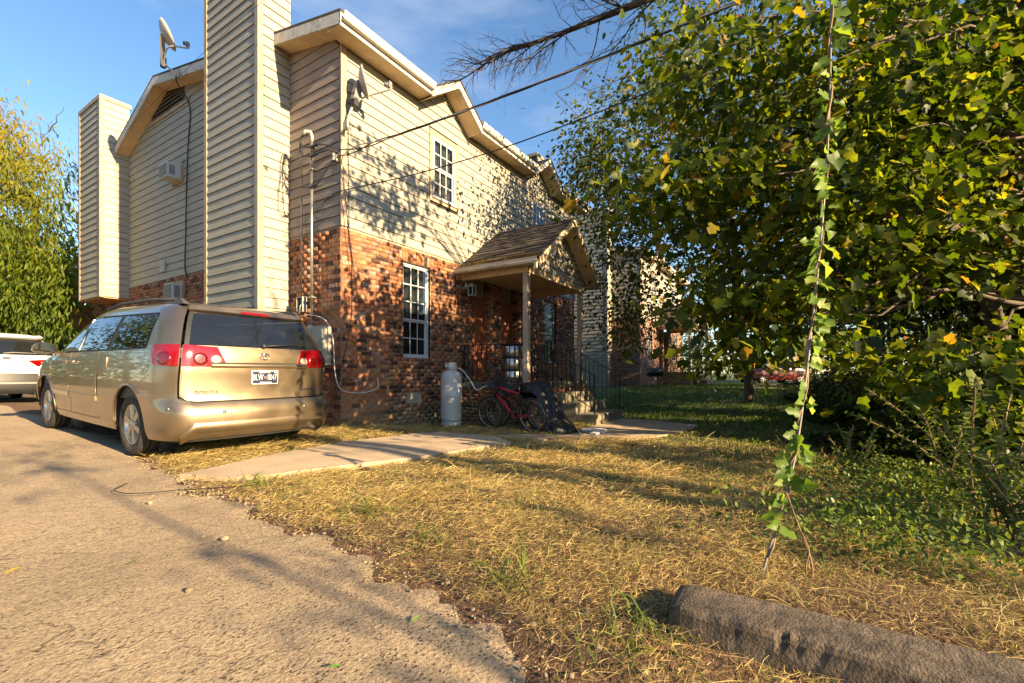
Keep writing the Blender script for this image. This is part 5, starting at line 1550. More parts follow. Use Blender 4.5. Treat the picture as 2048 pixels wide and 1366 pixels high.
sb = thing('switch_box', 'open grey switch box under a thin conduit on the brick return', 'switch box', (-0.013, 1.04, 2.06))
MB().box(-0.10, -0.004, -0.09, 0.09, 0, 0.012).box(-0.10, -0.004, -0.09, 0.09, 0.26, 0.272).box(-0.10, -0.004, -0.09, -0.08, 0.012, 0.26).box(-0.10, -0.004, 0.08, 0.09, 0.012, 0.26).box(-0.012, -0.004, -0.08, 0.08, 0.012, 0.26).build('casing', M['grey_metal'], sb)
MB().box(-0.06, -0.013, -0.01, 0.07, 0.03, 0.24).build('fittings', M['black'], sb)
MB().tube([(-0.05, -0.04, 0.2), (-0.11, -0.05, 0.1), (-0.10, 0.0, -0.04), (-.07, .04, .05)], 0.005, 6).build('loose_wire', M['white_wire'], sb)
MB().tube([(-0.05, 0, 0.272), (-0.05, 0, 2.1)], 0.014, 12).build('conduit', M['plastic_grey'], sb)


def cable(name, label, pts, r, m, cat='cable', sag=0.0, n=24, group=None):
    if len(pts) == 2 and sag:
        a, b = Vector(pts[0]), Vector(pts[1]); pts = [a.lerp(b, k / n) - Vector((0, 0, sag * 4 * (k / n) * (1 - k / n))) for k in range(n + 1)]
    elif len(pts) > 2:
        pts = catmull([Vector(p) for p in pts], 6)
    o = MB().tube(pts, r, 6).build(name, m)
    return tag(o, label, cat, group)


def catmull(P, n):
    Q = [P[0]] + P + [P[-1]]; out = []
    for i in range(1, len(Q) - 2):
        p0, p1, p2, p3 = Q[i - 1], Q[i], Q[i + 1], Q[i + 2]
        for k in range(n):
            t = k / n
            out.append(0.5 * ((2 * p1) + (-p0 + p2) * t + (2 * p0 - 5 * p1 + 4 * p2 - p3) * t * t + (-p0 + 3 * p1 - 3 * p2 + p3) * t**3))
    out.append(P[-1])
    return out


# service drop: three twisted strands
sdp = thing('service_drop', 'thick black twisted power cable running from the house corner over the yard', 'power cable', anc)
for s in range(3):
    pts = []
    for k in range(90):
        t = k / 89; p = Vector((0, 0, 0)).lerp(Vector((-0.15, -16.0, 0.9)), t) - Vector((0, 0, 1.1 * 4 * t * (1 - t) * 0.42))
        sp0 = 0.05 * max(0, 1 - t * 12) + 0.009; a = t * 60 + s * 2.1
        pts.append(p + Vector((math.cos(a) * sp0, 0, math.sin(a) * sp0)))
    MB().tube(pts, 0.009, 6).build('strand', M['wire'] if s else M['alu_wire'], sdp)
cable('telephone_cable', 'thin black cable running from the return wall out over the porch gable', [(-0.03, 0.45, 3.98), (-0.04, 0.2, 4.02), (-0.04, -0.05, 4.06), (-0.05, -2.2, 3.93), (-0.05, -4.5, 3.98), (-0.05, -8, 4.35), (0, -13, 5.2)], 0.008, M['wire'])
cable('telephone_tail', 'thin cable dropping down the return wall beside the mast', [(-0.03, 0.45, 3.98), (-0.03, 0.50, 3.85), (-0.03, 0.52, 3.0), (-0.02, 0.54, 2.4), (-0.02, 0.58, 1.8)], 0.0028, M['wire'])
cable('corner_cable', 'thin dark cable running down the front corner of the house', [(0.11, -0.045, 5.25), (0.12, -0.04, 4.6), (0.13, -0.04, 3.7), (0.14, -0.03, 3.2), (0.19, -0.03, 3.0), (0.20, -0.03, 2.2), (0.18, -0.03, 1.9), (0.02, -0.04, 1.2), (-0.06, 0.1, 0.75)], 0.006, M['wire'])
cable('white_hose', 'thin white tube looping from the meter box round the brick corner', [(-0.06, 1.05, 1.98), (-0.10, 0.7, 1.98), (-0.10, 0.3, 1.86), (-0.10, 0.10, 1.55), (-0.09, 0.06, 1.0), (-0.06, 0.0, 0.72), (0.05, -0.05, 0.62), (0.4, -0.04, 0.58), (0.72, -0.04, 0.64), (0.78, -0.04, 0.72), (0.78, -0.02, 0.85)], 0.008, M['white_wire'])
cable('dish_cable', 'black cable hanging down the cream gable wall past the air conditioner', [(-0.36, 5.30, 7.72), (-0.36, 5.30, 7.55), (-0.05, 5.42, 7.2), (-0.05, 5.50, 6.3), (-0.05, 5.58, 5.3), (-0.05, 5.62, 4.2), (-0.05, 5.66, 3.5), (-0.03, 5.6, 3.2)], 0.014, M['wire'])
cable('slack_wire', 'thin slack wire strung across the chimney to the gable rake', [(-0.36, 8.2, 7.25), (-0.66, 3.3, 7.35), (-0.75, 0.6, 7.3), (-0.65, -0.6, 7.25), (-0.9, -4, 7.6)], 0.004, M['wire'])
cable('coil_of_cable', 'loop of thin dark cable hanging on the chimney trim', [(-0.12, 1.46, 5.05), (-0.2, 1.45, 4.95), (-0.22, 1.45, 4.5), (-0.17, 1.45, 4.42), (-0.12, 1.45, 4.6), (-0.14, 1.45, 4.9), (-0.24, 1.45, 4.4), (-0.26, 1.45, 4.0), (-0.2, 1.45, 3.85), (-0.1, 1.45, 3.9)], 0.005, M['wire'])


def dish(label, base, mast_top, centre, normal, r, lnb):
    T = thing('satellite_dish', label, 'satellite dish', base)
    b0 = Vector(base); rl = lambda p: Vector(p) - b0
    n = Vector(normal).normalized()
    prof = [(0.001, 0.0), (r * 0.3, 0.012 * r / .35), (r * 0.6, 0.045 * r / .35), (r * 0.85, 0.095 * r / .35), (r, 0.135 * r / .35), (r * 1.01, 0.13 * r / .35), (r * 0.85, 0.08 * r / .35), (r * 0.5, 0.022 * r / .35), (0.001, -0.012)]
    m = MB(); m.lathe(prof, rl(centre), 36, n); m.build('reflector', M['dish'], T)
    mid = rl(mast_top)
    MB().tube([Vector((0, 0, 0)), rl(Vector(base).lerp(Vector(mast_top), 0.5)), mid], 0.019, 12).build('mast', M['dish'], T)
    MB().bar(mid - Vector((0, 0, .09)), mid + Vector((0, 0, .12)), 0.10, 0.09).build('bracket', M['black'], T)
    MB().bar(mid, rl(centre), 0.09, 0.12).build('back_bracket', M['plastic_grey'], T)
    a = rl(centre) - Vector((0, 0, r * 0.9)); l = rl(lnb)
    MB().tube(catmull([mid + Vector((0, 0, -.04)), a + n * 0.12, l - Vector((0, 0, .08)), l], 6), 0.017, 8).build('feed_arm', M['dish'], T)
    q = MB(); d = (rl(centre) - l).normalized(); q.tube([l - d * .04, l + d * 0.05, l + d * .08], [0.03, 0.03, 0.045], 12); q.bar(l + Vector((0, 0, -.05)), l + Vector((0, 0, .05)), 0.05, 0.06)
    q.build('feed_horn', M['plastic_grey'], T)
    MB().box(-0.02, 0.02, -0.09, 0.09, -0.08, 0.06).build('foot', M['grey_metal'], T)
    return T


dish('grey satellite dish on the gable rake standing up against the sky', (-0.35, 5.28, 7.72), (-0.50, 5.62, 8.02), (-0.66, 5.25, 8.42), (0.82, -0.34, 0.46), 0.31, (-0.36, 4.78, 8.22))
dish('grey satellite dish on the front corner board under the eave', (0.02, -0.06, 5.20), (0.10, -0.22, 5.62), (0.16, -0.26, 5.95), (0.74, -0.70, 0.22), 0.27, (0.40, -0.75, 5.88))

# lantern
lt = thing('wall_lantern', 'white carriage lantern on the brick beside the porch', 'wall lamp', (3.50, -0.013, 2.95))
MB().lathe([(0.075, 0.0), (0.075, 0.012), (0.05, 0.03), (0.001, 0.032)], (0, 0, 0.06), 20, (0, -1, 0)).build('back_plate', M['white'], lt)
MB().tube([(0, -0.03, 0.06), (0, -0.12, 0.10), (0, -0.16, 0.07)], 0.012, 8).build('arm', M['white'], lt)
f = MB()
for (x, y) in ((-.06, -.10), (.06, -.10), (.06, -.22), (-.06, -.22)): f.box(x - .008, x + .008, y - .008, y + .008, -.17, 0.02)
f.box(-.07, .07, -.23, -.09, -.19, -.17).box(-.075, .075, -.235, -.085, .02, .035)
f.prism([(-.075, -.235, .0355), (.075, -.235, .0355), (.075, -.085, .0355), (-.075, -.085, .0355)], (0, 0, .01)).lathe([(0.07, 0), (0.03, 0.05), (0.012, 0.07), (0.0, 0.08)], (0, -.16, .046), 12)
f.build('cage', M['white'], lt)
MB().box(-.052, .052, -.212, -.108, -.168, .018).build('glass', M['pane'], lt)
# ------------------------------------------------------------------ things on the ground and the porch
tx, ty = 2.10, -0.70
tk = thing('propane_cylinder', 'tall white propane cylinder standing against the brick by the window', 'gas cylinder', (tx, ty, tzf(tx, ty) + 0.02))
MB().lathe([(0.0, 0.09), (0.12, 0.085), (0.205, 0.13), (0.213, 0.20), (0.213, 0.62), (0.216, 0.63), (0.213, 0.64), (0.213, 0.98), (0.20, 1.06), (0.16, 1.12), (0.10, 1.15), (0.001, 1.16)], (0, 0, 0), 36).build('shell', M['tank'], tk)
MB().lathe([(0.19, 0.0), (0.195, 0.0), (0.198, 0.12), (0.193, 0.12), (0.19, 0.0)], (0, 0, 0), 36).build('foot_ring', M['tank'], tk)
co = MB()
for a0, a1 in ((0.3, 2.6), (3.4, 5.7)):
    V = []
    for k in range(13):
        t = a0 + (a1 - a0) * k / 12
        for rr, z in ((0.115, 1.13), (0.115, 1.29), (0.123, 1.29), (0.123, 1.13)): V.append((rr * math.cos(t), rr * math.sin(t), z))
    co.add(V, [(4 * k + j, 4 * k + 4 + j, 4 * k + 4 + (j + 1) % 4, 4 * k + (j + 1) % 4) for k in range(12) for j in range(4)], True)
co.torus((0, 0, 1.295), 0.119, 0.012, (0, 0, 1), 30, 8); co.build('collar', M['tank'], tk)
vv = MB(); vv.lathe([(0.022, 1.15), (0.022, 1.23), (0.03, 1.235), (0.03, 1.26), (0.012, 1.262)], (0, 0, 0), 12).tube([(0, 0, 1.2), (0.06, 0.0, 1.2)], 0.014, 8); vv.build('valve', M['brass'], tk)
cable('gas_hose', 'pale hose running from the white cylinder valve down towards the bicycles', [(tx + .06, ty, tzf(tx, ty) + 1.2), (tx + .17, ty - .12, tzf(tx, ty) + 1.2), (tx + .2, ty - .35, tzf(tx, ty) + .95), (tx + .2, ty - .5, tzf(tx, ty) + .78), (2.5, -1.4, 0.72), (3.1, -1.5, 0.75)], 0.011, M['white_wire'])
cable('green_strap', 'green strap hanging from the white cylinder collar', [(tx + .2, ty - .10, tzf(tx, ty) + 1.1), (tx + .26, ty - .24, tzf(tx, ty) + .85), (tx + .27, ty - .32, tzf(tx, ty) + .55), (tx + .25, ty - .36, tzf(tx, ty) + .35)], 0.010, pmat('green_strap', (0.10, 0.22, 0.09), 0.7))


def bicycle(label, loc, rz, lean, frame_m, wheel_r=0.335, fork_m=None):
    T = thing('bicycle', label, 'bicycle', loc, rz)
    T.rotation_euler = (lean, 0, rz)
    r = wheel_r; wb = 1.04
    fork_m = fork_m or frame_m
    for (x, nm) in ((0.0, 'rear'), (wb, 'front')):
        Wn = link('wheel', None, T); Wn.location = (x, 0, r)
        MB().torus((0, 0, 0), r - 0.024, 0.024, (0, 1, 0), 40, 8).build('tyre', M['rubber'], Wn)
        MB().torus((0, 0, 0), r - 0.055, 0.010, (0, 1, 0), 40, 6).build('rim', M['alloy'], Wn)
        s = MB()
        for k in range(28):
            a = 2 * PI * k / 28; s.tube([(0.02 * math.cos(a + 1.2), 0.03 * (-1) ** k, 0.02 * math.sin(a + 1.2)), ((r - .06) * math.cos(a), 0, (r - .06) * math.sin(a))], 0.0016, 3, False)
        so_ = s.build('spokes', M['galv'], Wn); so_['kind'] = 'stuff'
        MB().tube([(0, -.05, 0), (0, .05, 0)], 0.02, 10).build('hub', M['alloy'], Wn)
    BB = (0.42, 0, 0.30); ST = (0.30, 0, 0.74); HT = (0.83, 0, 0.86); HB = (0.87, 0, 0.72)
    MB().tube([BB, HB], 0.026, 10).build('down_tube', frame_m, T)
    MB().tube([ST, (0.55, 0, 0.78), HT], 0.020, 10).build('top_tube', frame_m, T)
    MB().tube([BB, ST], 0.018, 10).build('seat_tube', M['black'], T)
    MB().tube([HB, HT], 0.026, 10).build('head_tube', M['black'], T)
    for s in (-1, 1):
        MB().tube([(BB[0], s * .04, BB[2]), (0, s * .065, r)], 0.012, 8).build('chain_stay', frame_m, T)
        MB().tube([(ST[0] + .02, s * .03, ST[2] - .12), (0, s * .065, r)], 0.011, 8).build('seat_stay', M['black'], T)
        MB().tube([(0.885, s * .055, 0.69), (0.93, s * .06, 0.58), (wb, s * .06, r)], 0.017, 8).build('fork_leg', fork_m, T)
    MB().bar((0.882, -.07, 0.70), (0.882, .07, 0.70), 0.04, 0.04).build('fork_crown', M['black'], T)
    MB().tube([(0.30, 0, 0.74), (0.27, 0, 0.90)], 0.013, 8).build('seat_post', M['alloy'], T)
    sa = MB(); sa.hexa([(0.12, -.075, .90), (0.42, -.02, .90), (0.42, .02, .90), (0.12, .075, .90), (0.13, -.065, .95), (0.42, -.014, .935), (0.42, .014, .935), (0.13, .065, .95)]); sa.build('saddle', M['black'], T, bevel=0.012)
    MB().tube([HT, (0.80, 0, 0.95)], 0.015, 8).tube([(0.80, -.30, 0.97), (0.82, -.1, 0.96), (0.82, .1, 0.96), (0.80, .30, 0.97)], 0.013, 8).build('handlebar', M['black'], T)
    cr = MB(); cr.torus((BB[0], -.06, BB[2]), 0.085, 0.006, (0, 1, 0), 24, 6); cr.bar((BB[0], -.075, BB[2]), (BB[0] + .09, -.085, BB[2] - .14), .022, .014); cr.bar((BB[0], .075, BB[2]), (BB[0] - .09, .085, BB[2] + .14), .022, .014)
    cr.build('crank', M['alloy'], T)
    for (x, y, z) in ((BB[0] + .09, -.14, BB[2] - .14), (BB[0] - .09, .14, BB[2] + .14)): MB().box(x - .045, x + .045, y - .045, y + .045, z - .012, z + .012).build('pedal', M['black'], T)
    MB().tube([(BB[0], -.062, BB[2] + .085), (0, -.062, r + .04)], 0.005, 5).tube([(BB[0], -.062, BB[2] - .085), (0, -.062, r - .04)], 0.005, 5).build('chain', M['black'], T)
    return T


bz = tzf(2.3, -2.3) + 0.005
bicycle('black mountain bike with red down tube under the black tarp by the cylinder', (2.30, -2.50, bz), PI / 2 - 0.10, -0.06, M['red'], fork_m=M['black'])
bicycle('older bike with faded pink frame behind the red one', (2.72, -2.42, bz), PI / 2 - 0.04, 0.05, M['pink'])


def tarp():
    """a sheet lying over two bikes: hangs from a ridge line down both sides"""
    n, m = 46, 30; V = np.zeros((n, m, 3))
    for i in range(n):
        s = i / (n - 1); y = -1.35 - 1.75 * s
        ridge = np.interp(s, [0, .08, .2, .35, .55, .70, .82, .92, 1.0], [1.02, 1.00, 0.88, 0.84, 0.97, 0.95, 0.62, 0.22, 0.03])
        drop = np.interp(s, [0, .1, .3, .5, .65, .8, 1.0], [0.05, 0.10, 0.16, 0.26, 0.36, 0.7, 0.8])
        for j in range(m):
            t = j / (m - 1) * 2 - 1
            a = abs(t); side = 1 if t > 0 else -1
            spread = (0.10 + 0.30 * min(1, a * 1.6)) * (1.0 + 0.3 * s)
            z = ridge - drop * (0.45 if side < 0 and s < 0.7 else 1) * max(0, a - 0.25) / 0.75 - 0.05 * a + 0.035 * math.sin(7 * s + 3 * t) * a + 0.03 * math.sin(19 * s + 5 * t * side) * (0.3 + a) + 0.018 * math.sin(43 * s - 6 * t) + 0.012 * math.sin(71 * s + 11 * t)
            x = 2.62 + 0.12 * s + side * spread * (0.35 + 0.75 * a) * (0.7 if side < 0 else 1) + 0.05 * math.sin(13 * s + 2 * t) + 0.02 * math.sin(31 * s + 7 * t)
            gz = tzf(x, y) + 0.02
            V[i, j] = (x, y - 0.05 * math.sin(9 * t) * a, max(z + bz, gz + 0.01 * math.sin(20 * s + 9 * t)))
    i = np.arange(n * m).reshape(n, m)
    F = np.stack([i[:-1, :-1], i[:-1, 1:], i[1:, 1:], i[1:, :-1]], -1).reshape(-1, 4)
    o = link('tarp', np_mesh('tarp', V, F, True), None, M['tarp'])
    md = o.modifiers.new('thickness', 'SOLIDIFY'); md.thickness = 0.006
    return tag(o, 'black tarp draped over the bicycles beside the steps', 'tarp')


tarp()

dr = thing('steel_drum', 'shiny steel barrel with dark hoops behind the porch railing', 'barrel', (3.78, -1.12, 0.721))
prof = []
for k in range(3):
    z = k * 0.285; prof += [(0.225, z + 0.005), (0.245, z + 0.03), (0.248, z + 0.14), (0.245, z + 0.25), (0.225, z + 0.28)]
MB().lathe([(0.001, 0.002)] + prof + [(0.001, 0.858)], (0, 0, 0), 32).build('shell', M['steel'], dr)
for z in (0.01, 0.285, 0.57, 0.85): MB().lathe([(0.235, -.018), (0.258, -.018), (0.258, .018), (0.235, .018)], (0, 0, z), 32).build('hoop', M['iron'], dr)
MB().lathe([(0.29, 0.868), (0.29, 0.888), (0.001, 0.89)], (0, 0, 0), 30).build('lid', M['iron'], dr)
gc = thing('red_can', 'small bright red can on the porch floor beside the numbered post', 'can', (3.86, -1.50, 0.721))
MB().box(-0.10, 0.10, -0.075, 0.075, 0, 0.23).build('body', M['red'], gc, bevel=0.02)
MB().tube([(-.07, 0, .23), (-.06, 0, .30), (.04, 0, .31), (.07, 0, .23)], 0.014, 8).build('handle', M['red'], gc)
MB().tube([(.07, 0, .22), (.11, 0, .30), (.15, 0, .36)], [0.02, .016, .012], 8).build('spout', M['black'], gc)
ft = MB().prism([(0, 0, 0), (.55, .05, 0), (.72, .18, 0), (.60, .28, 0), (.66, .42, 0), (.40, .40, 0), (.33, .52, 0), (.10, .46, 0), (.16, .25, 0), (-.06, .2, 0)], (0, 0, 0.035)).build('broken_board', M['foam'], None)
ft.location = (3.05, -3.62, tzf(3.2, -3.4) + 0.035); ft.rotation_euler = (0.03, 0.04, 0.2)
tag(ft, 'broken piece of white board lying at the foot of the steps', 'board')
sf = MB().prism([(0, 0, 0), (.16, .0, 0), (.17, .12, 0), (.02, .13, 0)], (0, 0, 0.03)).build('board_scrap', M['foam'], None)
sf.location = (2.78, -3.55, tzf(2.8, -3.5) + 0.035); tag(sf, 'small white scrap lying beside the broken board', 'board')

# concrete curb by the driveway, chipped
def curb():
    ys_ = np.arange(-6.27, -12.5, -0.022); n = len(ys_)
    base = [(-3.44, -0.12), (-3.438, 0.0), (-3.435, 0.06), (-3.432, 0.105), (-3.424, 0.121), (-3.41, 0.1255), (-3.38, 0.127), (-3.31, 0.128), (-3.23, 0.127), (-3.212, 0.123), (-3.203, 0.11), (-3.20, 0.03), (-3.20, -0.12)]
    chips = [(random.uniform(-12, -6.3), random.uniform(0.010, 0.03), random.uniform(0.003, 0.008)) for _ in range(70)]
    V = []
    for i, y in enumerate(ys_):
        wav = 0.006 * math.sin(y * 2.1) + 0.003 * math.sin(y * 7.3)
        endr = 0.03 * max(0, 1 - (ys_[0] - y) / 0.06) ** 2
        for k, (x, z) in enumerate(base):
            c = 0.0
            if 3 <= k <= 5:
                for (cy, cr, dp) in chips: c += dp * math.exp(-((y - cy) / cr) ** 2) * (1 if k == 4 else 0.5)
            nz = random.gauss(0, 0.0008)
            V.append((x + c * 0.9 + nz + wav + (endr if k < 5 else 0), y, z - c * 0.8 + nz - (endr * .6 if 2 < k < 11 else 0)))
    m = len(base); F = [(i * m + k, i * m + k + 1, (i + 1) * m + k + 1, (i + 1) * m + k) for i in range(n - 1) for k in range(m - 1)]
    mb = MB(); mb.add(V, F, False); mb.add(V[:m], [tuple(range(m))])
    o = mb.build('curb', M['old_concrete'])
    return tag(o, 'weathered chipped concrete curb at the edge of the cut grass', 'curb', kind='thing')


curb()


# ------------------------------------------------------------------ ground cover: clippings, grass, gravel, weeds
def scatter_ground(n, x0, x1, y0, y1, dens):
    out = np.zeros((0, 2))
    while len(out) < n:
        k = n * 2
        x = RNG.uniform(x0, x1, k); y = RNG.uniform(y0, y1, k)
        keep = RNG.random(k) < dens(x, y)
        P = np.stack([x, y], 1)[keep]
        if len(P):
            mk = np.array([not on_path(a, b) for a, b in P]); P = P[mk]
        out = np.concatenate([out, P]) if len(P) else out
    return out[:n]


def wob(x, y): return 0.5 + 0.25 * np.sin(x * 3.1 + 2 * np.sin(y * 2.2)) + 0.25 * np.sin(y * 4.3 + 1.5 * np.sin(x * 3.7))


def hay_d(x, y):
    d = np.hypot(x - CAM.x, y - CAM.y)
    e = ss(-0.06, 0.22, x - drive_edge(y))
    near = np.clip(2.6 / d, 0.12, 1.0) ** 1.2
    house_ = (y > -0.02) & (x > -0.02)
    curb_ = (x < -3.18) & (x > -3.45) & (y < -6.25)
    return e * near * (0.42 + 0.58 * ss(0.15, 0.75, wob(x * 1.3, y * 1.3))) * (~house_) * (~curb_) * (1 - 0.85 * ss(-0.8, 1.2, x) * (y < -4.6)) * (1 - 0.5 * ss(2, 5, x))


n = 250000
P = scatter_ground(n, -4.3, 6.0, -9.0, 0.0, hay_d)
d = np.hypot(P[:, 0] - CAM.x, P[:, 1] - CAM.y)
pos = np.stack([P[:, 0], P[:, 1], tz(P[:, 0], P[:, 1]) + RNG.uniform(0.002, 0.05, n) * (0.4 + wob(P[:, 0] * 2, P[:, 1] * 2))], 1)
az = np.where(RNG.random(n) < 0.55, RNG.normal(-0.35, 0.7, n), RNG.uniform(0, 2 * PI, n))
V, F = strands(n, pos, (0.03 + RNG.exponential(0.045, n)).clip(0, .22) * np.clip(d / 4, .7, 1.5), RNG.uniform(0.0008, 0.0022, n) * np.clip(d / 2.0, 1, 3.2), RNG.normal(0.08, 0.20, n), az)
hue = np.clip(0.22 + 0.48 * RNG.random(n) + 0.40 * (RNG.random(n) < 0.10 + 0.25 * wob(P[:, 0] * 1.1 + 5, P[:, 1] * 1.4)) - 0.30 * (RNG.random(n) < 0.34), 0, 1)
o = link('cut_grass', np_mesh('cut_grass', V, F, rnd=np.repeat(hue, 2)), None, M['straw']); tag(o, 'dry mown grass clippings covering the front yard', 'cut grass', kind='stuff')


def green_d(x, y):
    d = np.hypot(x - CAM.x, y - CAM.y)
    e = ss(0.0, 0.3, x - drive_edge(y)); house_ = (y > -0.02) & (x > -0.02)
    patch = ss(0.55, 0.8, wob(x * 1.7 + 3, y * 1.9)) * 0.35 + 0.08
    far = ss(1.0, 4.0, x) * 0.9 + ss(-5.2, -6.5, y) * ss(-2.4, -0.6, x) * 0.8
    curb_ = (x < -3.18) & (x > -3.45) & (y < -6.25)
    return np.clip(e * (patch + far) * np.clip(3.0 / d, 0.1, 1), 0, 1) * (~house_) * (~curb_)


n = 30000
P = scatter_ground(n, -4.0, 17.0, -9.5, 0.0, green_d)
d = np.hypot(P[:, 0] - CAM.x, P[:, 1] - CAM.y)
pos = np.stack([P[:, 0], P[:, 1], tz(P[:, 0], P[:, 1])], 1)
V, F = strands(n, pos, RNG.uniform(0.04, 0.11, n), RNG.uniform(0.003, 0.006, n) * np.clip(d / 3, 1, 4), RNG.normal(1.1, 0.3, n))
n2 = 26000
x = RNG.uniform(6, 26, n2); y = RNG.uniform(-9, 0, n2); pos2 = np.stack([x, y, tz(x, y)], 1)
V2, F2 = strands(n2, pos2, RNG.uniform(0.05, 0.10, n2), RNG.uniform(0.012, 0.022, n2), RNG.normal(1.1, 0.3, n2))
o = link('grass', np_mesh('grass', np.concatenate([V, V2]), np.concatenate([F, F2 + len(V)]), rnd=np.repeat(RNG.random(n + n2), 2)), None, M['grass']); tag(o, 'short green grass blades on the lawn and yard edges', 'grass', kind='stuff')
# long grass tufts hanging over the driveway edge
n = 260; tu = [(-3.15, -4.35), (-3.3, -5.0), (-3.4, -5.6), (-3.05, -3.4), (2.6, -2.75), (2.2, -2.9), (1.4, -0.5), (0.6, -0.4), (-3.0, -2.9), (-3.5, -6.2)]
ti = RNG.integers(0, len(tu), n); px_ = np.array([tu[i][0] for i in ti]) + RNG.normal(0, .06, n); py_ = np.array([tu[i][1] for i in ti]) + RNG.normal(0, .06, n)
V, F = strands(n, np.stack([px_, py_, tz(px_, py_)], 1), RNG.uniform(.12, .30, n), RNG.uniform(.005, .009, n), RNG.uniform(.3, 1.2, n), bend=0.8)
o = link('grass_tufts', np_mesh('grass_tufts', V, F, rnd=np.repeat(0.3 + 0.6 * RNG.random(n), 2)), None, M['grass']); tag(o, 'longer green grass tufts at the driveway edge and by the bikes', 'grass', kind='stuff')

# gravel along the driveway edge
ico_v = np.array([(0, 0, 1), (.89, 0, .45), (.28, .85, .45), (-.72, .53, .45), (-.72, -.53, .45), (.28, -.85, .45), (.72, .53, -.45), (-.28, .85, -.45), (-.89, 0, -.45), (-.28, -.85, -.45), (.72, -.53, -.45), (0, 0, -1)])
ico_f = np.array([(0, 1, 2), (0, 2, 3), (0, 3, 4), (0, 4, 5), (0, 5, 1), (1, 6, 2), (2, 7, 3), (3, 8, 4), (4, 9, 5), (5, 10, 1), (2, 6, 7), (3, 7, 8), (4, 8, 9), (5, 9, 10), (1, 10, 6), (11, 7, 6), (11, 8, 7), (11, 9, 8), (11, 10, 9), (11, 6, 10)])


def stones(n, x, y, size, zoff=0.3):
    sc = size[:, None] * RNG.uniform(0.6, 1.25, (n, 3)) * np.array([1, 1, 0.7])
    V = ico_v[None] * (1 + RNG.normal(0, .12, (n, 12, 1))) * sc[:, None, :]
    a = RNG.uniform(0, 2 * PI, n); c, s = np.cos(a)[:, None], np.sin(a)[:, None]
    X = V[..., 0] * c - V[..., 1] * s; Yv = V[..., 0] * s + V[..., 1] * c
    V = np.stack([X + x[:, None], Yv + y[:, None], V[..., 2] + (tz(x, y) + 0.012 + size * zoff)[:, None]], -1)
    F = (ico_f[None] + 12 * np.arange(n)[:, None, None]).reshape(-1, 3)
    return V.reshape(-1, 3), F


n = 4200
y = RNG.uniform(-7, -0.6, n); k1 = RNG.random(n) < 0.55
x = drive_edge(y) + np.where(k1, RNG.normal(0.0, 0.14, n), RNG.normal(-0.1, 0.35, n))
patch = (RNG.random(n) < 0.35); y = np.where(patch, RNG.normal(-2.9, 0.45, n), y); x = np.where(patch, RNG.normal(-3.35, 0.25, n), x)
V, F = stones(n, x, y, np.clip(RNG.exponential(0.003, n) + 0.0015, 0, 0.013))
o = link('gravel', np_mesh('gravel', V, F, rnd=None), None, M['stone']); tag(o, 'loose gravel along the broken driveway edge', 'gravel', kind='stuff')

# leaf templates (unit length along +Y, normal +Z)
def leaf_tpl(kind):
    if kind == 'narrow':
        v = [(0, 0, 0), (-.11, .35, .02), (0, .4, -.02), (.11, .35, .02), (-.06, .75, .0), (.06, .75, .0), (0, 1, -.03)]
        f = [(0, 2, 1), (0, 3, 2), (1, 2, 4), (2, 3, 5), (2, 5, 4), (4, 5, 6)]
    elif kind == 'oval':
        v = [(0, 0, 0), (-.27, .35, .05), (0, .45, -.02), (.27, .35, .05), (-.18, .75, .03), (.18, .75, .03), (0, 1, -.06)]
        f = [(0, 2, 1), (0, 3, 2), (1, 2, 4), (2, 3, 5), (2, 5, 4), (4, 5, 6)]
    else:   # lobed, five points
        v = [(0, 0, 0), (-.30, -.06, .02), (-.50, .30, .06), (-.27, .42, .03), (-.36, .72, .03), (0, 1, -.07), (.36, .72, .03), (.27, .42, .03), (.50, .30, .06), (.30, -.06, .02), (0, .4, -.03)]
        f = [(10, 1, 0), (10, 2, 1), (10, 3, 2), (10, 4, 3), (10, 5, 4), (10, 6, 5), (10, 7, 6), (10, 8, 7), (10, 9, 8), (10, 0, 9)]
    return np.array(v, float), np.array(f, int)


def leaf_frames(n, tip, up, spread_tip=0.6, spread_up=0.6):
    """random leaf orientations about a tip direction and an up direction (n,3 arrays)"""
    t = tip + RNG.normal(0, spread_tip, (n, 3)); t /= np.linalg.norm(t, axis=1)[:, None]
    u = up + RNG.normal(0, spread_up, (n, 3)); u -= t * np.sum(u * t, 1)[:, None]; u /= np.maximum(np.linalg.norm(u, axis=1), 1e-6)[:, None]
    r = np.cross(t, u)
    return np.stack([r, t, u], 2)      # columns


def leaf_mesh(name, kind, pos, R, size, rnd):
    v, f = leaf_tpl(kind); n = len(pos)
    V = np.einsum('nij,kj->nki', R, v) * size[:, None, None] + pos[:, None, :]
    F = (f[None] + len(v) * np.arange(n)[:, None, None]).reshape(-1, 3)
    return np_mesh(name, V.reshape(-1, 3), F, rnd=np.repeat(rnd, len(f)))


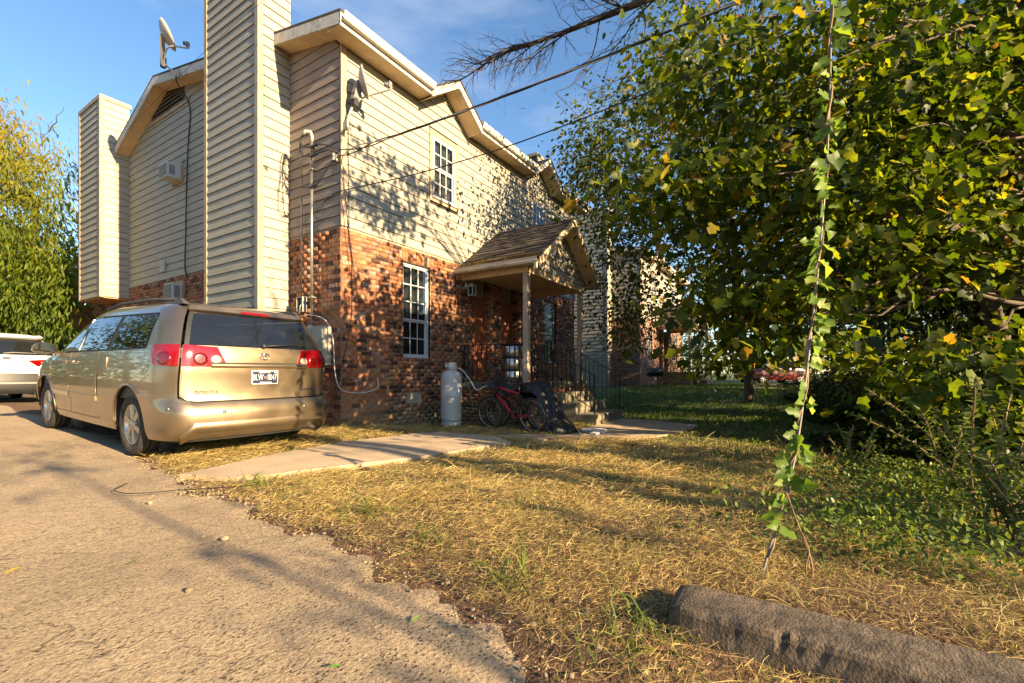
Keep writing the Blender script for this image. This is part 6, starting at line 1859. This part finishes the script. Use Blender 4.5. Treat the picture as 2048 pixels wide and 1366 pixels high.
M['leaf_big'] = leaf_mat('broad_leaf', [(0.0, (0.016, 0.032, 0.003)), (0.40, (0.052, 0.082, 0.006)), (0.80, (0.15, 0.175, 0.013)), (0.95, (0.22, 0.18, 0.02)), (1.0, (0.26, 0.13, 0.02))], 0.55)
M['leaf_big_one'] = leaf_mat('broad_leaf_single', [(0.0, (0.022, 0.042, 0.004)), (0.5, (0.062, 0.098, 0.008)), (0.85, (0.15, 0.18, 0.016)), (0.94, (0.28, 0.20, 0.03)), (1.0, (0.33, 0.14, 0.025))], 0.42, rough=0.55, objrnd=True)
M['leaf_small'] = leaf_mat('small_leaf', [(0.0, (0.028, 0.048, 0.010)), (0.5, (0.058, 0.080, 0.014)), (0.82, (0.11, 0.115, 0.022)), (0.94, (0.22, 0.15, 0.03)), (1.0, (0.17, 0.07, 0.03))], 0.38)
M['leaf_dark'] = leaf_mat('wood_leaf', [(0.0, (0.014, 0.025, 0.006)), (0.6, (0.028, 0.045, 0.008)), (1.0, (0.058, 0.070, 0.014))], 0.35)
M['leaf_lime'] = leaf_mat('yellow_green_leaf', [(0.0, (0.025, 0.055, 0.006)), (0.4, (0.075, 0.115, 0.009)), (0.8, (0.19, 0.185, 0.013)), (1.0, (0.28, 0.16, 0.016))], 0.42)
M['leaf_vine'] = leaf_mat('vine_leaf', [(0.0, (0.07, 0.13, 0.018)), (0.6, (0.14, 0.23, 0.035)), (1.0, (0.25, 0.30, 0.07))], 0.45, objrnd=True)
M['leaf_privet'] = leaf_mat('privet_leaf', [(0.0, (0.05, 0.09, 0.018)), (0.6, (0.11, 0.16, 0.035)), (1.0, (0.21, 0.25, 0.06))], 0.35)


def limb(mb, a, b, r0, r1, wig=0.08, n=5, seg=7):
    a, b = Vector(a), Vector(b); L = (b - a).length; pts, rr = [], []
    for k in range(n + 1):
        t = k / n; p = a.lerp(b, t)
        if 0 < k < n: p += Vector((random.uniform(-1, 1), random.uniform(-1, 1), random.uniform(-1, 1))) * wig * L * 0.4
        pts.append(p); rr.append(r0 + (r1 - r0) * t)
    mb.tube(catmull(pts, 2), list(np.interp(np.linspace(0, 1, 2 * n + 1), np.linspace(0, 1, n + 1), rr)), seg, False)
    return pts


def make_tree(name, label, base, clusters, leaves_per, rad, size, kind, matl, trunk_r, trunk_top, forks=None, droop=0.5, limb_every=1, group=None, hue=None, cat='tree', bark='bark', limb_r=0.05):
    """base, trunk top and leaf cluster centres in the world; one crown mesh, one trunk mesh"""
    base = Vector(base); base.z = tzf(base.x, base.y) - 0.05
    T = thing(name, label, cat, base, 0, group)
    mb = MB(); tt = Vector(trunk_top) - base
    tp = limb(mb, (0, 0, 0), tt, trunk_r, trunk_r * 0.55, 0.05, 6, 10)
    cl = [Vector(c) for c in clusters]
    for i, c in enumerate(cl):
        if i % limb_every: continue
        cr = c - base
        cands = [p for p in tp if p.z < cr.z + 0.6] or tp[:2]
        st = min(cands, key=lambda p: (p - cr).length)
        midp = st.lerp(cr, 0.5) + Vector((0, 0, 0.12 * (cr - st).length))
        limb(mb, st, midp, limb_r, limb_r * 0.55, 0.10, 4, 6); limb(mb, midp, cr, limb_r * 0.55, limb_r * 0.12, 0.12, 4, 5)
    mb.build('trunk', M[bark], T)
    n = len(cl) * leaves_per
    cc = np.repeat(np.array([tuple(c - base) for c in cl]), leaves_per, 0)
    off = RNG.normal(0, 1, (n, 3)) * (rad if not hasattr(rad, '__len__') else np.array(rad))
    pos = cc + off
    tip = off / (np.linalg.norm(off, axis=1)[:, None] + 1e-6) * 0.7 + np.array([0, 0, -droop])
    up = np.array([0, 0, 1.0]) * 0.9 + np.array([0, -0.3, 0])
    R = leaf_frames(n, tip, np.tile(up, (n, 1)), 0.45, 0.5)
    rnd = RNG.random(n) if hue is None else np.clip(hue(pos + np.array(tuple(base)), n), 0, 1)
    o = link('crown', leaf_mesh('crown', kind, pos, R, size * RNG.uniform(0.45, 1.4, n), rnd), T, M[matl])
    return T, o


def inside(u, v, pts):
    return in_poly(u, v, pts)


def px_clusters(n, poly, D0, D1, reject=None):
    us = [p[0] for p in poly]; vs = [p[1] for p in poly]; out = []
    while len(out) < n:
        u, v = random.uniform(min(us), max(us)), random.uniform(min(vs), max(vs))
        if not inside(u, v, poly): continue
        D = random.uniform(D0, D1); p = Wd(u, v, D)
        if p.z < tzf(p.x, p.y) + 0.25: continue
        if reject and reject(p): continue
        out.append(p)
    return out
# ------------------------------------------------------------------ trees
def hue_edge(p, n):
    h = RNG.random(n) * 0.86
    y = RNG.random(n) < 0.035
    return np.where(y, 0.93 + 0.07 * RNG.random(n), h)


# broad-leaved tree leaning in from the right; its limb crosses the picture
cA = px_clusters(150, [(1430, -60), (1345, 190), (1300, 330), (1330, 470), (1430, 600), (1560, 660), (1760, 590), (2250, 520), (2350, -60)], 4.0, 6.0)
cA += px_clusters(11, [(1800, 640), (1830, 800), (1960, 840), (2200, 820), (2200, 620)], 3.6, 4.4)
cA += [Vector((random.uniform(1.5, 5.0), random.uniform(-10.6, -8.8), random.uniform(3.3, 5.8))) for _ in range(30)]  # extra clusters out of view, added to shade the visible crown
cA += px_clusters(13, [(1410, 590), (1430, 670), (1500, 715), (1640, 700), (1640, 600)], 4.2, 5.4)
cA += [Vector((random.uniform(-0.15, 1.7), random.uniform(-8.6, -7.4), random.uniform(6.7, 8.0))) for _ in range(13)] + [Vector((random.uniform(2.8, 6.0), random.uniform(-9.0, -7.4), random.uniform(5.6, 7.4))) for _ in range(4)]
tA, crA = make_tree('broadleaf_tree', 'broad-leaved tree with large green leaves hanging in from the right over the curb', (3.4, -10.2, 0), cA, 92, (0.37, 0.37, 0.10), 0.098, 'lobed', 'leaf_big', 0.20, (3.2, -9.6, 6.5),
                    droop=0.75, limb_every=2, hue=hue_edge, limb_r=0.032)
lb = MB(); ba = tA.location
limb(lb, Wd(2200, 520, 5.2) - ba, Wd(1900, 455, 4.8) - ba, 0.055, 0.042, 0.03, 5, 9); limb(lb, Wd(1900, 455, 4.8) - ba, Wd(1690, 415, 4.5) - ba, 0.042, 0.02, 0.04, 5, 9)
limb(lb, Wd(1690, 415, 4.5) - ba, Wd(1560, 470, 4.6) - ba, 0.02, 0.006, 0.05, 5, 7)
limb(lb, Wd(2150, 300, 5.4) - ba, Wd(1760, 210, 5.0) - ba, 0.04, 0.02, 0.05, 5, 8); limb(lb, Wd(1760, 210, 5.0) - ba, Wd(1480, 150, 4.8) - ba, 0.02, 0.007, 0.06, 5, 7)
limb(lb, Wd(1900, 455, 4.8) - ba, Wd(1600, 330, 4.7) - ba, 0.024, 0.007, 0.06, 5, 7); limb(lb, Wd(2100, 620, 5.0) - ba, Wd(1800, 560, 4.6) - ba, 0.03, 0.012, 0.06, 5, 7); limb(lb, Wd(1800, 560, 4.6) - ba, Wd(1600, 600, 4.5) - ba, 0.012, 0.005, 0.06, 5, 6)
lb.build('limb', M['bark'], tA)
# the leaves nearest the camera are leaves of their own
v, f = leaf_tpl('lobed')
leafs = [np_mesh('leaf', v + np.array([[0, 0, 1]]) * (RNG.normal(0, .05, (len(v), 1))), f) for _ in range(6)]
for lm_ in leafs: lm_.materials.append(M['leaf_big_one'])
k = 0
near = [c for c in cA if 0 < (c - CAM).dot(FV) < 5.6 and c.z < 4.5]
while k < 290:
    c = random.choice(near); p = c + Vector((random.gauss(0, .34), random.gauss(0, .34), random.gauss(0, .12)))
    p -= (p - CAM).normalized() * random.uniform(0.0, 0.35)
    o = link('leaf', random.choice(leafs), crA); o.location = p - ba
    tip = Vector((random.gauss(0, .5), random.gauss(0, .5), -0.8)).normalized(); upv = Vector((random.gauss(-.3, .4), random.gauss(-.5, .4), 0.6)); upv = (upv - tip * upv.dot(tip)).normalized(); rt_ = tip.cross(upv)
    o.rotation_euler = Matrix((rt_, tip, upv)).transposed().to_euler(); s = random.uniform(.06, .11); o.scale = (s * random.uniform(.7, 1.1), s, s); k += 1

# small-leaved tree over the lawn beside the porch
pb = [(1340, -80), (1270, 90), (1205, 190), (1165, 265), (1170, 330), (1215, 400), (1215, 480), (1225, 560), (1215, 640), (1290, 660), (1300, 600), (1420, 590), (1560, 640), (1700, 620), (1900, 500), (1900, -80)]
cB = px_clusters(230, pb, 9.0, 14.0) + px_clusters(8, [(1205, 560), (1215, 670), (1290, 680), (1300, 560)], 11, 13) + px_clusters(15, [(1185, 210), (1170, 300), (1205, 420), (1210, 560), (1300, 560), (1290, 210)], 10, 13) + px_clusters(10, [(1150, 270), (1145, 330), (1200, 430), (1210, 300)], 10.5, 12)
make_tree('small_leaved_tree', 'small-leaved tree turning yellow between the porch and the farther house', (12.0, -5.3, 0), cB, 170, 0.42, 0.115, 'oval', 'leaf_small', 0.16, (11.6, -4.8, 6.5), droop=0.5, limb_every=2, hue=hue_edge, limb_r=0.05)

# woods to the right of the lawn: tree by tree
woods = [((7.2, -9.8), 4.0, 7.5, 'dark spreading tree standing on the bank right behind the broad leaves', 70),
         ((9.5, -10.2), 4.0, 7.0, 'tall dark tree on the bank beyond the spreading tree', 70),
         ((15.5, -9.0), 4.5, 8.0, 'tree at the far end of the lawn in front of the red car', 60),
         ((21.0, -13.0), 5.0, 9.5, 'distant tree past the far driveway', 50)]
for (bx, by), r, h, lab, nc in woods:
    cl = []
    while len(cl) < nc:
        q = Vector((random.uniform(-1, 1), random.uniform(-1, 1), random.uniform(-1, 1)))
        if q.length > 1 or q.length < 0.35: continue
        cl.append(Vector((bx + q.x * r * 0.8, by + q.y * r * 0.8, h * 0.64 + q.z * h * 0.34)))
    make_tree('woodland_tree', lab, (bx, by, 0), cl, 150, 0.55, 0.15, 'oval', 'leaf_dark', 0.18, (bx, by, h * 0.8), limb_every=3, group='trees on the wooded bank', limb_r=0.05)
for (bx, by), r, h, lab, nc in (((13.0, -12.0), 3.6, 6.5, 'low dense dark tree filling the gap under the canopy', 80), ((18.0, -13.0), 4.2, 7.5, 'dense dark tree farther back under the canopy', 80), ((25.0, -18.5), 5.5, 9.0, 'farthest dark tree seen under the canopy', 70)):
    cl = [Vector((bx + random.gauss(0, r * .55), by + random.gauss(0, r * .4), h * random.uniform(.05, .95))) for _ in range(nc)]
    make_tree('woodland_tree', lab, (bx, by, 0), cl, 150, 0.6, 0.20, 'oval', 'leaf_dark', 0.18, (bx, by, h * 0.8), limb_every=5, group='trees on the wooded bank', limb_r=0.05)
# undergrowth on the bank: reads as one mass
n = 26000
uu = RNG.uniform(0, 1, n); bx = 0.6 + 22 * uu ** 1.2; by = -7.6 - RNG.exponential(1.4, n) - 0.5 * np.sin(bx * 1.3) + 0.06 * bx
hh = 0.62 * RNG.random(n) ** 0.8 * (1.2 + 0.7 * np.sin(bx * 2.1) + 0.5 * np.sin(bx * .7 + 1)) * np.clip((-by - 7.0), 0.15, 1.4) * ss(0.4, 2.5, bx)
pos = np.stack([bx, by, tz(bx, by) + hh], 1)
R = leaf_frames(n, np.tile([0, 0, -.4], (n, 1)), np.tile([-.2, -.3, .9], (n, 1)), .8, .5)
n2 = 14000  # added leaf wall, mostly out of view, blocks the low sun
bx2 = RNG.uniform(1.4, 9.5, n2); by2 = -10.6 - RNG.random(n2) * 1.6 - 0.3 * np.sin(bx2 * 1.1); h2 = RNG.random(n2) ** 0.8 * (2.6 + 0.9 * np.sin(bx2 * 1.4 + 1) + 0.09 * bx2) * ss(1.0, 3.0, bx2)
pos = np.concatenate([pos, np.stack([bx2, by2, tz(bx2, by2) + h2], 1)]); n1 = n; n = n + n2
R = leaf_frames(n, np.tile([0, 0, -.4], (n, 1)), np.tile([-.2, -.5, .8], (n, 1)), .8, .5)
usz = np.concatenate([RNG.uniform(.08, .17, n1), RNG.uniform(.16, .30, n2)])
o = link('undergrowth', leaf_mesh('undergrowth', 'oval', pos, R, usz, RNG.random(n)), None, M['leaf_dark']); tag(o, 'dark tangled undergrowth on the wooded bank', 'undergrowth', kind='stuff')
# low weeds between the clippings and the bank
n = 13000
bx = RNG.uniform(-2.6, 3.5, n); by = -7.0 - 0.28 * (bx + 1) + RNG.normal(0, 0.36, n) - 0.42
hh = RNG.random(n) * 0.22
pos = np.stack([bx, by, tz(bx, by) + hh], 1)
R = leaf_frames(n, np.tile([0, 0, .1], (n, 1)), np.tile([0, -.2, .9], (n, 1)), .8, .4)
o = link('weeds', leaf_mesh('weeds', 'oval', pos, R, RNG.uniform(.02, .045, n), RNG.random(n)), None, M['leaf_privet']); tag(o, 'low green weeds along the foot of the bank', 'weeds', kind='stuff')

# bare dead branch against the sky
db = thing('bare_branch', 'leafless dead branch reaching across the sky above the roof', 'branch', Wd(1420, -60, 6.0)); o0b = db.location.copy()
mb = MB()
def twigs(mb, a, d, L, r, depth):
    pts = [a]; p = a.copy(); dd = d.normalized()
    for k in range(5):
        dd = (dd + Vector((random.gauss(0, .16), random.gauss(0, .16), random.gauss(-.03, .16)))).normalized(); p = p + dd * L / 5; pts.append(p.copy())
    mb.tube([q - o0b for q in pts], list(np.linspace(r, r * .45, 6)), 5 if r < .01 else 7, False)
    if depth:
        for k in range(1, 6):
            for _ in range(2 if depth > 1 else 1):
                nd = (dd + Vector((random.gauss(0, .5), random.gauss(0, .5), random.gauss(-.15, .5)))).normalized()
                twigs(mb, pts[k], nd, L * random.uniform(.3, .55), r * .42, depth - 1)
main = [Wd(1420, -60, 6.0), Wd(1290, 0, 6.0), Wd(1200, 36, 6.1), Wd(1100, 75, 6.2), Wd(1020, 100, 6.3), Wd(950, 130, 6.3)]
mb.tube([p - o0b for p in catmull(main, 4)], list(np.linspace(0.06, 0.006, 21)), 8, False)
for k in range(1, 6):
    dd = (main[k] - main[k - 1]).normalized()
    for s in range(3 if k < 5 else 2):
        nd = (dd + Vector((random.gauss(0, .4), random.gauss(0, .4), random.gauss(-.1, .6)))).normalized(); twigs(mb, main[k - 1].lerp(main[k], random.random()), nd, random.uniform(.55, 1.1), 0.013, 2)
b1 = [Wd(1200, 36, 6.1), Wd(1185, 110, 6.1), Wd(1150, 165, 6.1), Wd(1110, 185, 6.1)]
mb.tube([p - o0b for p in catmull(b1, 4)], list(np.linspace(.012, .003, 13)), 6, False)
for k in range(1, 4): twigs(mb, b1[k], Vector((random.gauss(0, .4), random.gauss(0, .4), -.6)), .5, .005, 1)
b2 = [Wd(1280, 0, 6.0), Wd(1290, 70, 5.9), Wd(1250, 150, 5.9), Wd(1180, 180, 6.0)]
mb.tube([p - o0b for p in catmull(b2, 4)], list(np.linspace(.010, .003, 13)), 6, False)
for k in range(1, 4): twigs(mb, b2[k], Vector((random.gauss(0, .4), random.gauss(0, .4), -.5)), .5, .005, 1)
mb.build('branch', M['twig'], db)

# yellow-green tree behind the white car, drooping narrow leaves
def lime_tree():
    base = Wd(70, 700, 16.5)
    cl = px_clusters(70, [(-200, 520), (150, 480), (155, 690), (-200, 690)], 13.5, 16) + px_clusters(190, [(-260, 260), (-120, 210), (30, 215), (95, 275), (140, 380), (155, 520), (158, 640), (60, 690), (-60, 660), (-300, 660)], 13.2, 18.0)
    T, o = make_tree('weeping_tree', 'yellow-green tree with drooping narrow leaves behind the white car', (base.x, base.y, 0), cl, 200, (0.42, 0.42, 0.55), 0.20, 'narrow', 'leaf_lime', 0.2, (base.x, base.y, 7), droop=1.3, limb_every=4,
                     hue=lambda p, n: 0.05 + 0.075 * (p[:, 2] - 1) + 0.35 * RNG.random(n), limb_r=0.05)
    tw = MB()
    for k in range(10):
        a = Wd(random.uniform(-20, 130), random.uniform(250, 380), 15.0) - T.location
        limb(tw, a, a + Vector((random.gauss(0, .3), random.gauss(0, .3), random.uniform(.5, 1.4))), .018, .004, .12, 5, 5)
    q_ = tw.build('bare_twigs', M['twig'], T); q_['kind'] = 'stuff'
lime_tree()
cl = px_clusters(80, [(-300, 520), (150, 430), (215, 560), (215, 730), (-300, 730)], 19, 24)
bq = Wd(120, 700, 21.5)
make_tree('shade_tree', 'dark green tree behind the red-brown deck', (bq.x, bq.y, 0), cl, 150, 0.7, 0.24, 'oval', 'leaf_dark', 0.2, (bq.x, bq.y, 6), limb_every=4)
hd = MB(); n = 9000
bx = RNG.uniform(-9, 3, n); by = 20 + RNG.normal(0, 1.0, n); hh = RNG.random(n) * 3.0
R = leaf_frames(n, np.tile([0, 0, -.4], (n, 1)), np.tile([0, -.6, .7], (n, 1)), .7, .5)
o = link('hedge', leaf_mesh('hedge', 'oval', np.stack([bx, by, tz(bx, by) + hh], 1), R, RNG.uniform(.14, .28, n), RNG.random(n)), None, M['leaf_dark']); tag(o, 'dark hedge closing off the driveway behind the white car', 'hedge')

# trees along the far side of the driveway (seen mirrored in the van) and beyond the far lawn
for i_, (bx, by, h, r, nc, lab) in enumerate(((-9.5, 18.5, 12.0, 3.2, 60, 'leafy tree across the driveway opposite the minivan'), (-12.5, 11.0, 11.0, 3.2, 55, 'leafy tree farther along the driveway opposite the white car'), (-14.5, -5.0, 7.0, 3.0, 36, 'leafy tree across the driveway nearest the road'))):
    cl = [Vector((bx + random.gauss(0, r * .5), by + random.gauss(0, r * .55), h * random.uniform(.12, 1.0))) for _ in range(nc)]
    make_tree('driveway_tree', lab, (bx, by, 0), cl, 120, 0.75, 0.26, 'oval', 'leaf_lime' if i_ < 2 else 'leaf_dark', 0.16, (bx, by, h * .8), limb_every=4, hue=lambda p, n: 0.5 * RNG.random(n))
for (bx, by, h, r, nc, lab) in ((35.0, -9.0, 9, 4.8, 60, 'leafy tree behind the red car'), (44.0, 1.0, 12, 6.0, 44, 'tall tree far behind the farther house'), (32.0, -17.0, 10, 5.0, 40, 'leafy tree to the right of the red car')):
    cl = [Vector((bx + random.gauss(0, r * .5), by + random.gauss(0, r * .5), h * random.uniform(.08, 1.0))) for _ in range(nc)]
    make_tree('far_tree', lab, (bx, by, 0), cl, 130, 1.1, 0.34, 'oval', 'leaf_small', 0.2, (bx, by, h * .8), limb_every=4, group='trees far beyond the lawn')

# privet-like shrub at the lower right: arching stems with paired leaves
def privet(label, base, n_st, hgt, seed):
    random.seed(seed)
    base = Vector(base); base.z = tzf(base.x, base.y)
    T = thing('privet_shrub', label, 'shrub', base, 0, None)
    mb = MB(); P, Tp, U, Sz = [], [], [], []
    for s in range(n_st):
        a = random.uniform(0, 2 * PI); L = hgt * random.uniform(.45, 1.0); p = Vector((random.gauss(0, .10), random.gauss(0, .10), 0)); d = Vector((math.cos(a) * .35, math.sin(a) * .35, 1)).normalized(); pts = [p.copy()]
        nseg = int(L / 0.03)
        for k in range(nseg):
            d = (d + Vector((math.cos(a) * .012, math.sin(a) * .012, -.010)) + Vector((random.gauss(0, .03), random.gauss(0, .03), random.gauss(0, .02)))).normalized(); p = p + d * .03; pts.append(p.copy())
            if k > nseg * .12:
                sd_ = d.cross(Vector((0, 0, 1)));
                if sd_.length < .01: continue
                sd_.normalize()
                if k % 2: sd_ = (sd_ + d.cross(sd_) * 1.2).normalized()
                for q in (-1, 1):
                    P.append(p); Tp.append(sd_ * q + d * .5); U.append(d * .6 + Vector((0, 0, .5))); Sz.append(random.uniform(.032, .058))
        mb.tube(pts[::3] + [pts[-1]], 0.0045, 5, False)
    mb.build('stem', M['vine_stem'], T)
    n = len(P); R = leaf_frames(n, np.array([tuple(x) for x in Tp]), np.array([tuple(x) for x in U]), .25, .3)
    link('crown', leaf_mesh('crown', 'oval', np.array([tuple(x) for x in P]), R, np.array(Sz), RNG.random(n)), T, M['leaf_privet'])


privet('tall arching shrub with small paired leaves at the right edge', (-0.80, -7.75, 0), 26, 1.45, 1)
privet('low leafy shrub in front of the arching one beside the curb', (-1.55, -7.75, 0), 34, 0.75, 2)
privet('small sprouting shrub at the foot of the bank', (-0.55, -7.15, 0), 14, 0.55, 3)
random.seed(21)

# guy wire wrapped in a vine
gw = thing('guy_wire', 'slanting guy wire rising from behind the curb', 'wire', Wd(1515, 1195, 1.92)); g0 = gw.location.copy()
gp = [Wd(1513, 1215, 1.90), Wd(1530, 1130, 1.95), Wd(1578, 965, 2.05), Wd(1600, 850, 2.12), Wd(1625, 640, 2.25), Wd(1645, 440, 2.37), Wd(1658, 230, 2.48), Wd(1662, 0, 2.58), Wd(1664, -300, 2.72)]
gpts = catmull(gp, 8)
MB().tube([p - g0 for p in gpts], 0.0055, 8).build('strand', M['guy'], gw)
vn = thing('climbing_vine', 'green lobed-leaf vine twining up the slanting guy wire', 'vine', g0)
vp_ = []
for i, p in enumerate(gpts):
    if i < 9: continue
    a = i * 1.1; vp_.append(p - g0 + Vector((math.cos(a), math.sin(a), 0)) * 0.011)
MB().tube(vp_, [0.0045 + 0.002 * math.sin(i) for i in range(len(vp_))], 6).build('stem', M['vine_stem'], vn)
lo = [Wd(1572, 985, 1.97), Wd(1600, 1060, 2.0), Wd(1622, 1120, 1.96), Wd(1625, 1165, 1.93)]
MB().tube([p - g0 for p in catmull(lo, 5)], 0.004, 6).tube([p - g0 for p in catmull([lo[1], Wd(1618, 1100, 1.93), Wd(1612, 1130, 1.93), Wd(1615, 1170, 1.92)], 5)], 0.003, 6).build('stem', M['vine_stem'], vn)
vl = [np_mesh('leaf', v * np.array([1.0, 1.0, 1]) + np.array([[0, 0, 1]]) * (RNG.normal(0, .06, (len(v), 1))), f) for _ in range(6)]
for q in vl: q.materials.append(M['leaf_vine'])
for i in range(11, len(gpts) - 4):
    dens = 1 if i < 40 else 1
    for _ in range(random.choice((1, 2, 2)) if i < 30 else random.choice((2, 2, 3))):
        p = gpts[i].lerp(gpts[min(i + 1, len(gpts) - 1)], random.random()) - g0
        dr_ = RV * random.choice((-1, 1)) * random.uniform(.4, 1) + FV * random.uniform(-.8, .2)
        st = p + dr_ * 0.022 + Vector((0, 0, .008))
        o = link('leaf', random.choice(vl), vn); o.location = st
        tip = (dr_ * random.uniform(.2, 1.2) + Vector((0, 0, random.uniform(-1.0, .15)))).normalized(); upv = (-FV * 0.8 + Vector((random.gauss(0, .8), random.gauss(-.4, .8), .4))); upv = (upv - tip * upv.dot(tip)).normalized(); rt_ = tip.cross(upv)
        o.rotation_euler = Matrix((rt_, tip, upv)).transposed().to_euler(); s = random.uniform(.045, .10); o.scale = (s * random.uniform(.55, 1.1), s, s * random.uniform(.5, 3))

# unseen trees that shade the driveway and yard; dense pair added to block light
for (bx, by, h, r, nc, lab) in ((-1.9, -14.5, 7.5, 0.9, 2, 'slender bare-stemmed tree behind the curb'), (-1.15, -16.0, 8.0, 0.9, 2, 'second slender tree beyond the curb'), (-0.45, -13.2, 7.0, 0.8, 2, 'third slender tree beyond the curb'), (5.0, -12.2, 8.6, 2.6, 60, 'unseen dense tree added on the bank to shade the porch'), (9.0, -13.5, 9.5, 3.0, 60, 'unseen dense tree added on the bank to shade the far lawn'), (-2.6, -19.0, 8.0, 1.2, 5, 'tall thin tree behind the curb throwing shade on the yard')):
    cl = [Vector((bx + random.gauss(0, r * .5), by + random.gauss(0, r * .5), h * random.uniform(.45, 1.0))) for _ in range(nc)]
    make_tree('roadside_tree', lab, (bx, by, 0), cl, 110, 0.42, 0.12, 'oval', 'leaf_dark', 0.16, (bx + 0.3 * math.sin(by), by, h * .9), limb_every=2, limb_r=.03)

cl = [Vector((-4.6 + random.gauss(0, .28), -16 + random.gauss(0, .5), random.uniform(3.3, 4.5))) for _ in range(2)] + [Vector((-5.0 + random.gauss(0, .35), -16 + random.gauss(0, .4), random.uniform(5.5, 6.0))) for _ in range(4)]
make_tree('roadside_tree', 'thin roadside tree throwing soft shade over the driveway', (-4.7, -16.2, 0), cl, 45, 0.24, 0.10, 'oval', 'leaf_dark', 0.03, (-4.7, -16.1, 5.6), limb_every=2, limb_r=.025)
# ------------------------------------------------------------------ beyond the lawn
gr = thing('barrel_grill', 'black barrel grill on legs by the corner of the farther house', 'grill', (17.2, -0.9, tzf(17.2, -0.9)))
MB().tube([(-0.05, -0.36, 0.72), (-0.05, 0.36, 0.72)], 0.22, 18).build('drum', M['black'], gr)
for (x, y) in ((-.15, -.3), (.1, -.3), (-.15, .3), (.1, .3)): MB().bar((x, y, 0), (x * .6, y * .8, .62), .03, .03).build('leg', M['plastic_grey'], gr)
MB().box(.15, .5, -.3, .3, .68, .70).build('side_shelf', M['plastic_grey'], gr)
# far bush
cl = [Vector((18.4 + random.gauss(0, .55), -2.6 + random.gauss(0, .55), 0.75 + random.uniform(0, 1.75))) for _ in range(34)]
make_tree('rounded_bush', 'bright green rounded bush beside the farther porch', (18.4, -2.6, 0), cl, 110, 0.26, 0.10, 'oval', 'leaf_privet', .05, (18.4, -2.6, 1.6), limb_every=6, cat='bush')
slab('far_driveway', [(17.0, -6.2), (17.0, -4.6), (40, -4.2), (40, -10), (24, -9.5), (20, -7)], 0.08, M['concrete'], 0.02, 0.8)


def red_car():
    x, y = 29.0, -7.0
    T = thing('red_car', 'red car parked beyond the lawn behind the leaves', 'car', (x, y, tzf(x, y)), math.radians(40))
    b = Body([(0.22, .80, .15, 4.1), (.35, .86, .03, 4.3), (.6, .89, 0, 4.4), (.85, .88, .05, 4.2), (.95, .86, .4, 3.6), (1.0, .84, .6, 3.3), (1.25, .70, .95, 2.7), (1.38, .6, 1.2, 2.4), (1.43, .3, 1.5, 2.1)], .3, .4, .1)
    zz = lambda a, c, n=10: [a + (c - a) * k / n for k in range(n + 1)]
    b.rings('body', M['car_red'], T, zz(.24, .97), -6.2, 6.2, 80); b.rings('glasshouse', M['side_glass'], T, zz(.975, 1.32), -6.2, 6.2, 80); b.rings('roof', M['car_red'], T, zz(1.322, 1.43, 6), -6.2, 6.2, 80, 0, True)
    for sg in (-1, 1):
        for yy in (.85, 3.4): wheel(T, sg * .80, yy, .31, .2, sg)
red_car()

# ------------------------------------------------------------------ small litter
def flat_leaf(name, label, u, v, col, L):
    D = 0.93 * FPX / (v - HY); p = Wd(u, v, D); z = tzf(p.x, p.y) + 0.03
    vv, ff = leaf_tpl('narrow'); o = link(name, np_mesh(name, vv * L, ff), None, pmat(name + '_col', col, .5)); o.location = (p.x, p.y, z + .008); o.rotation_euler = (random.uniform(-.3, .3), random.uniform(-.4, .4), random.uniform(0, 6)); tag(o, label, 'leaf')
flat_leaf('fallen_leaf', 'yellow fallen leaf lying on the driveway', 42, 1140, (0.50, 0.30, .03), .10)
flat_leaf('fallen_leaf', 'dark green fallen leaf on the driveway above the soft shadow', 257, 1135, (0.06, 0.14, .02), .08)
flat_leaf('fallen_leaf', 'green fallen leaf near the bottom edge of the driveway', 684, 1342, (0.13, 0.24, .03), .05)
flat_leaf('fallen_leaf', 'small green leaf by the edge of the clippings', 838, 1239, (0.13, 0.24, .03), .05)
for (u, v, s, lab) in ((378, 1187, .022, 'pale pebble lying on the middle of the driveway'), (449, 1082, .020, 'whitish pebble nearer the grass on the driveway'), (300, 1010, .022, 'pale stone among the gravel by the crack')):
    D = 0.93 * FPX / (v - HY); p = Wd(u, v, D); V, F = stones(1, np.array([p.x]), np.array([p.y]), np.array([s])); V[:, 2] += .016
    o = link('pebble', np_mesh('pebble', V, F, True), None, M['stone']); tag(o, lab, 'pebble')
cable('driveway_wire', 'thin dark wire lying in a loop on the driveway by the path', [(-3.62, -2.05, 0.05), (-3.75, -2.2, .045), (-3.72, -2.45, .045), (-3.5, -2.65, .05), (-3.3, -2.95, .07), (-3.2, -3.15, .09)], 0.0035, M['wire'])
for (u, v, lab) in ((1430, 800, 'scrap of white litter on the far lawn'), (1378, 850, 'tiny white scrap on the shaded lawn'), (1835, 1120, 'crumpled white litter beside the weeds')):
    D = 1.12 * FPX / (v - HY) if v < 1000 else 1.0 * FPX / (v - HY); p = Wd(u, v, D); V, F = stones(1, np.array([p.x]), np.array([p.y]), np.array([.05 if v < 1000 else .02]))
    o = link('paper_litter', np_mesh('paper_litter', V, F), None, M['litter_white']); tag(o, lab, 'litter')
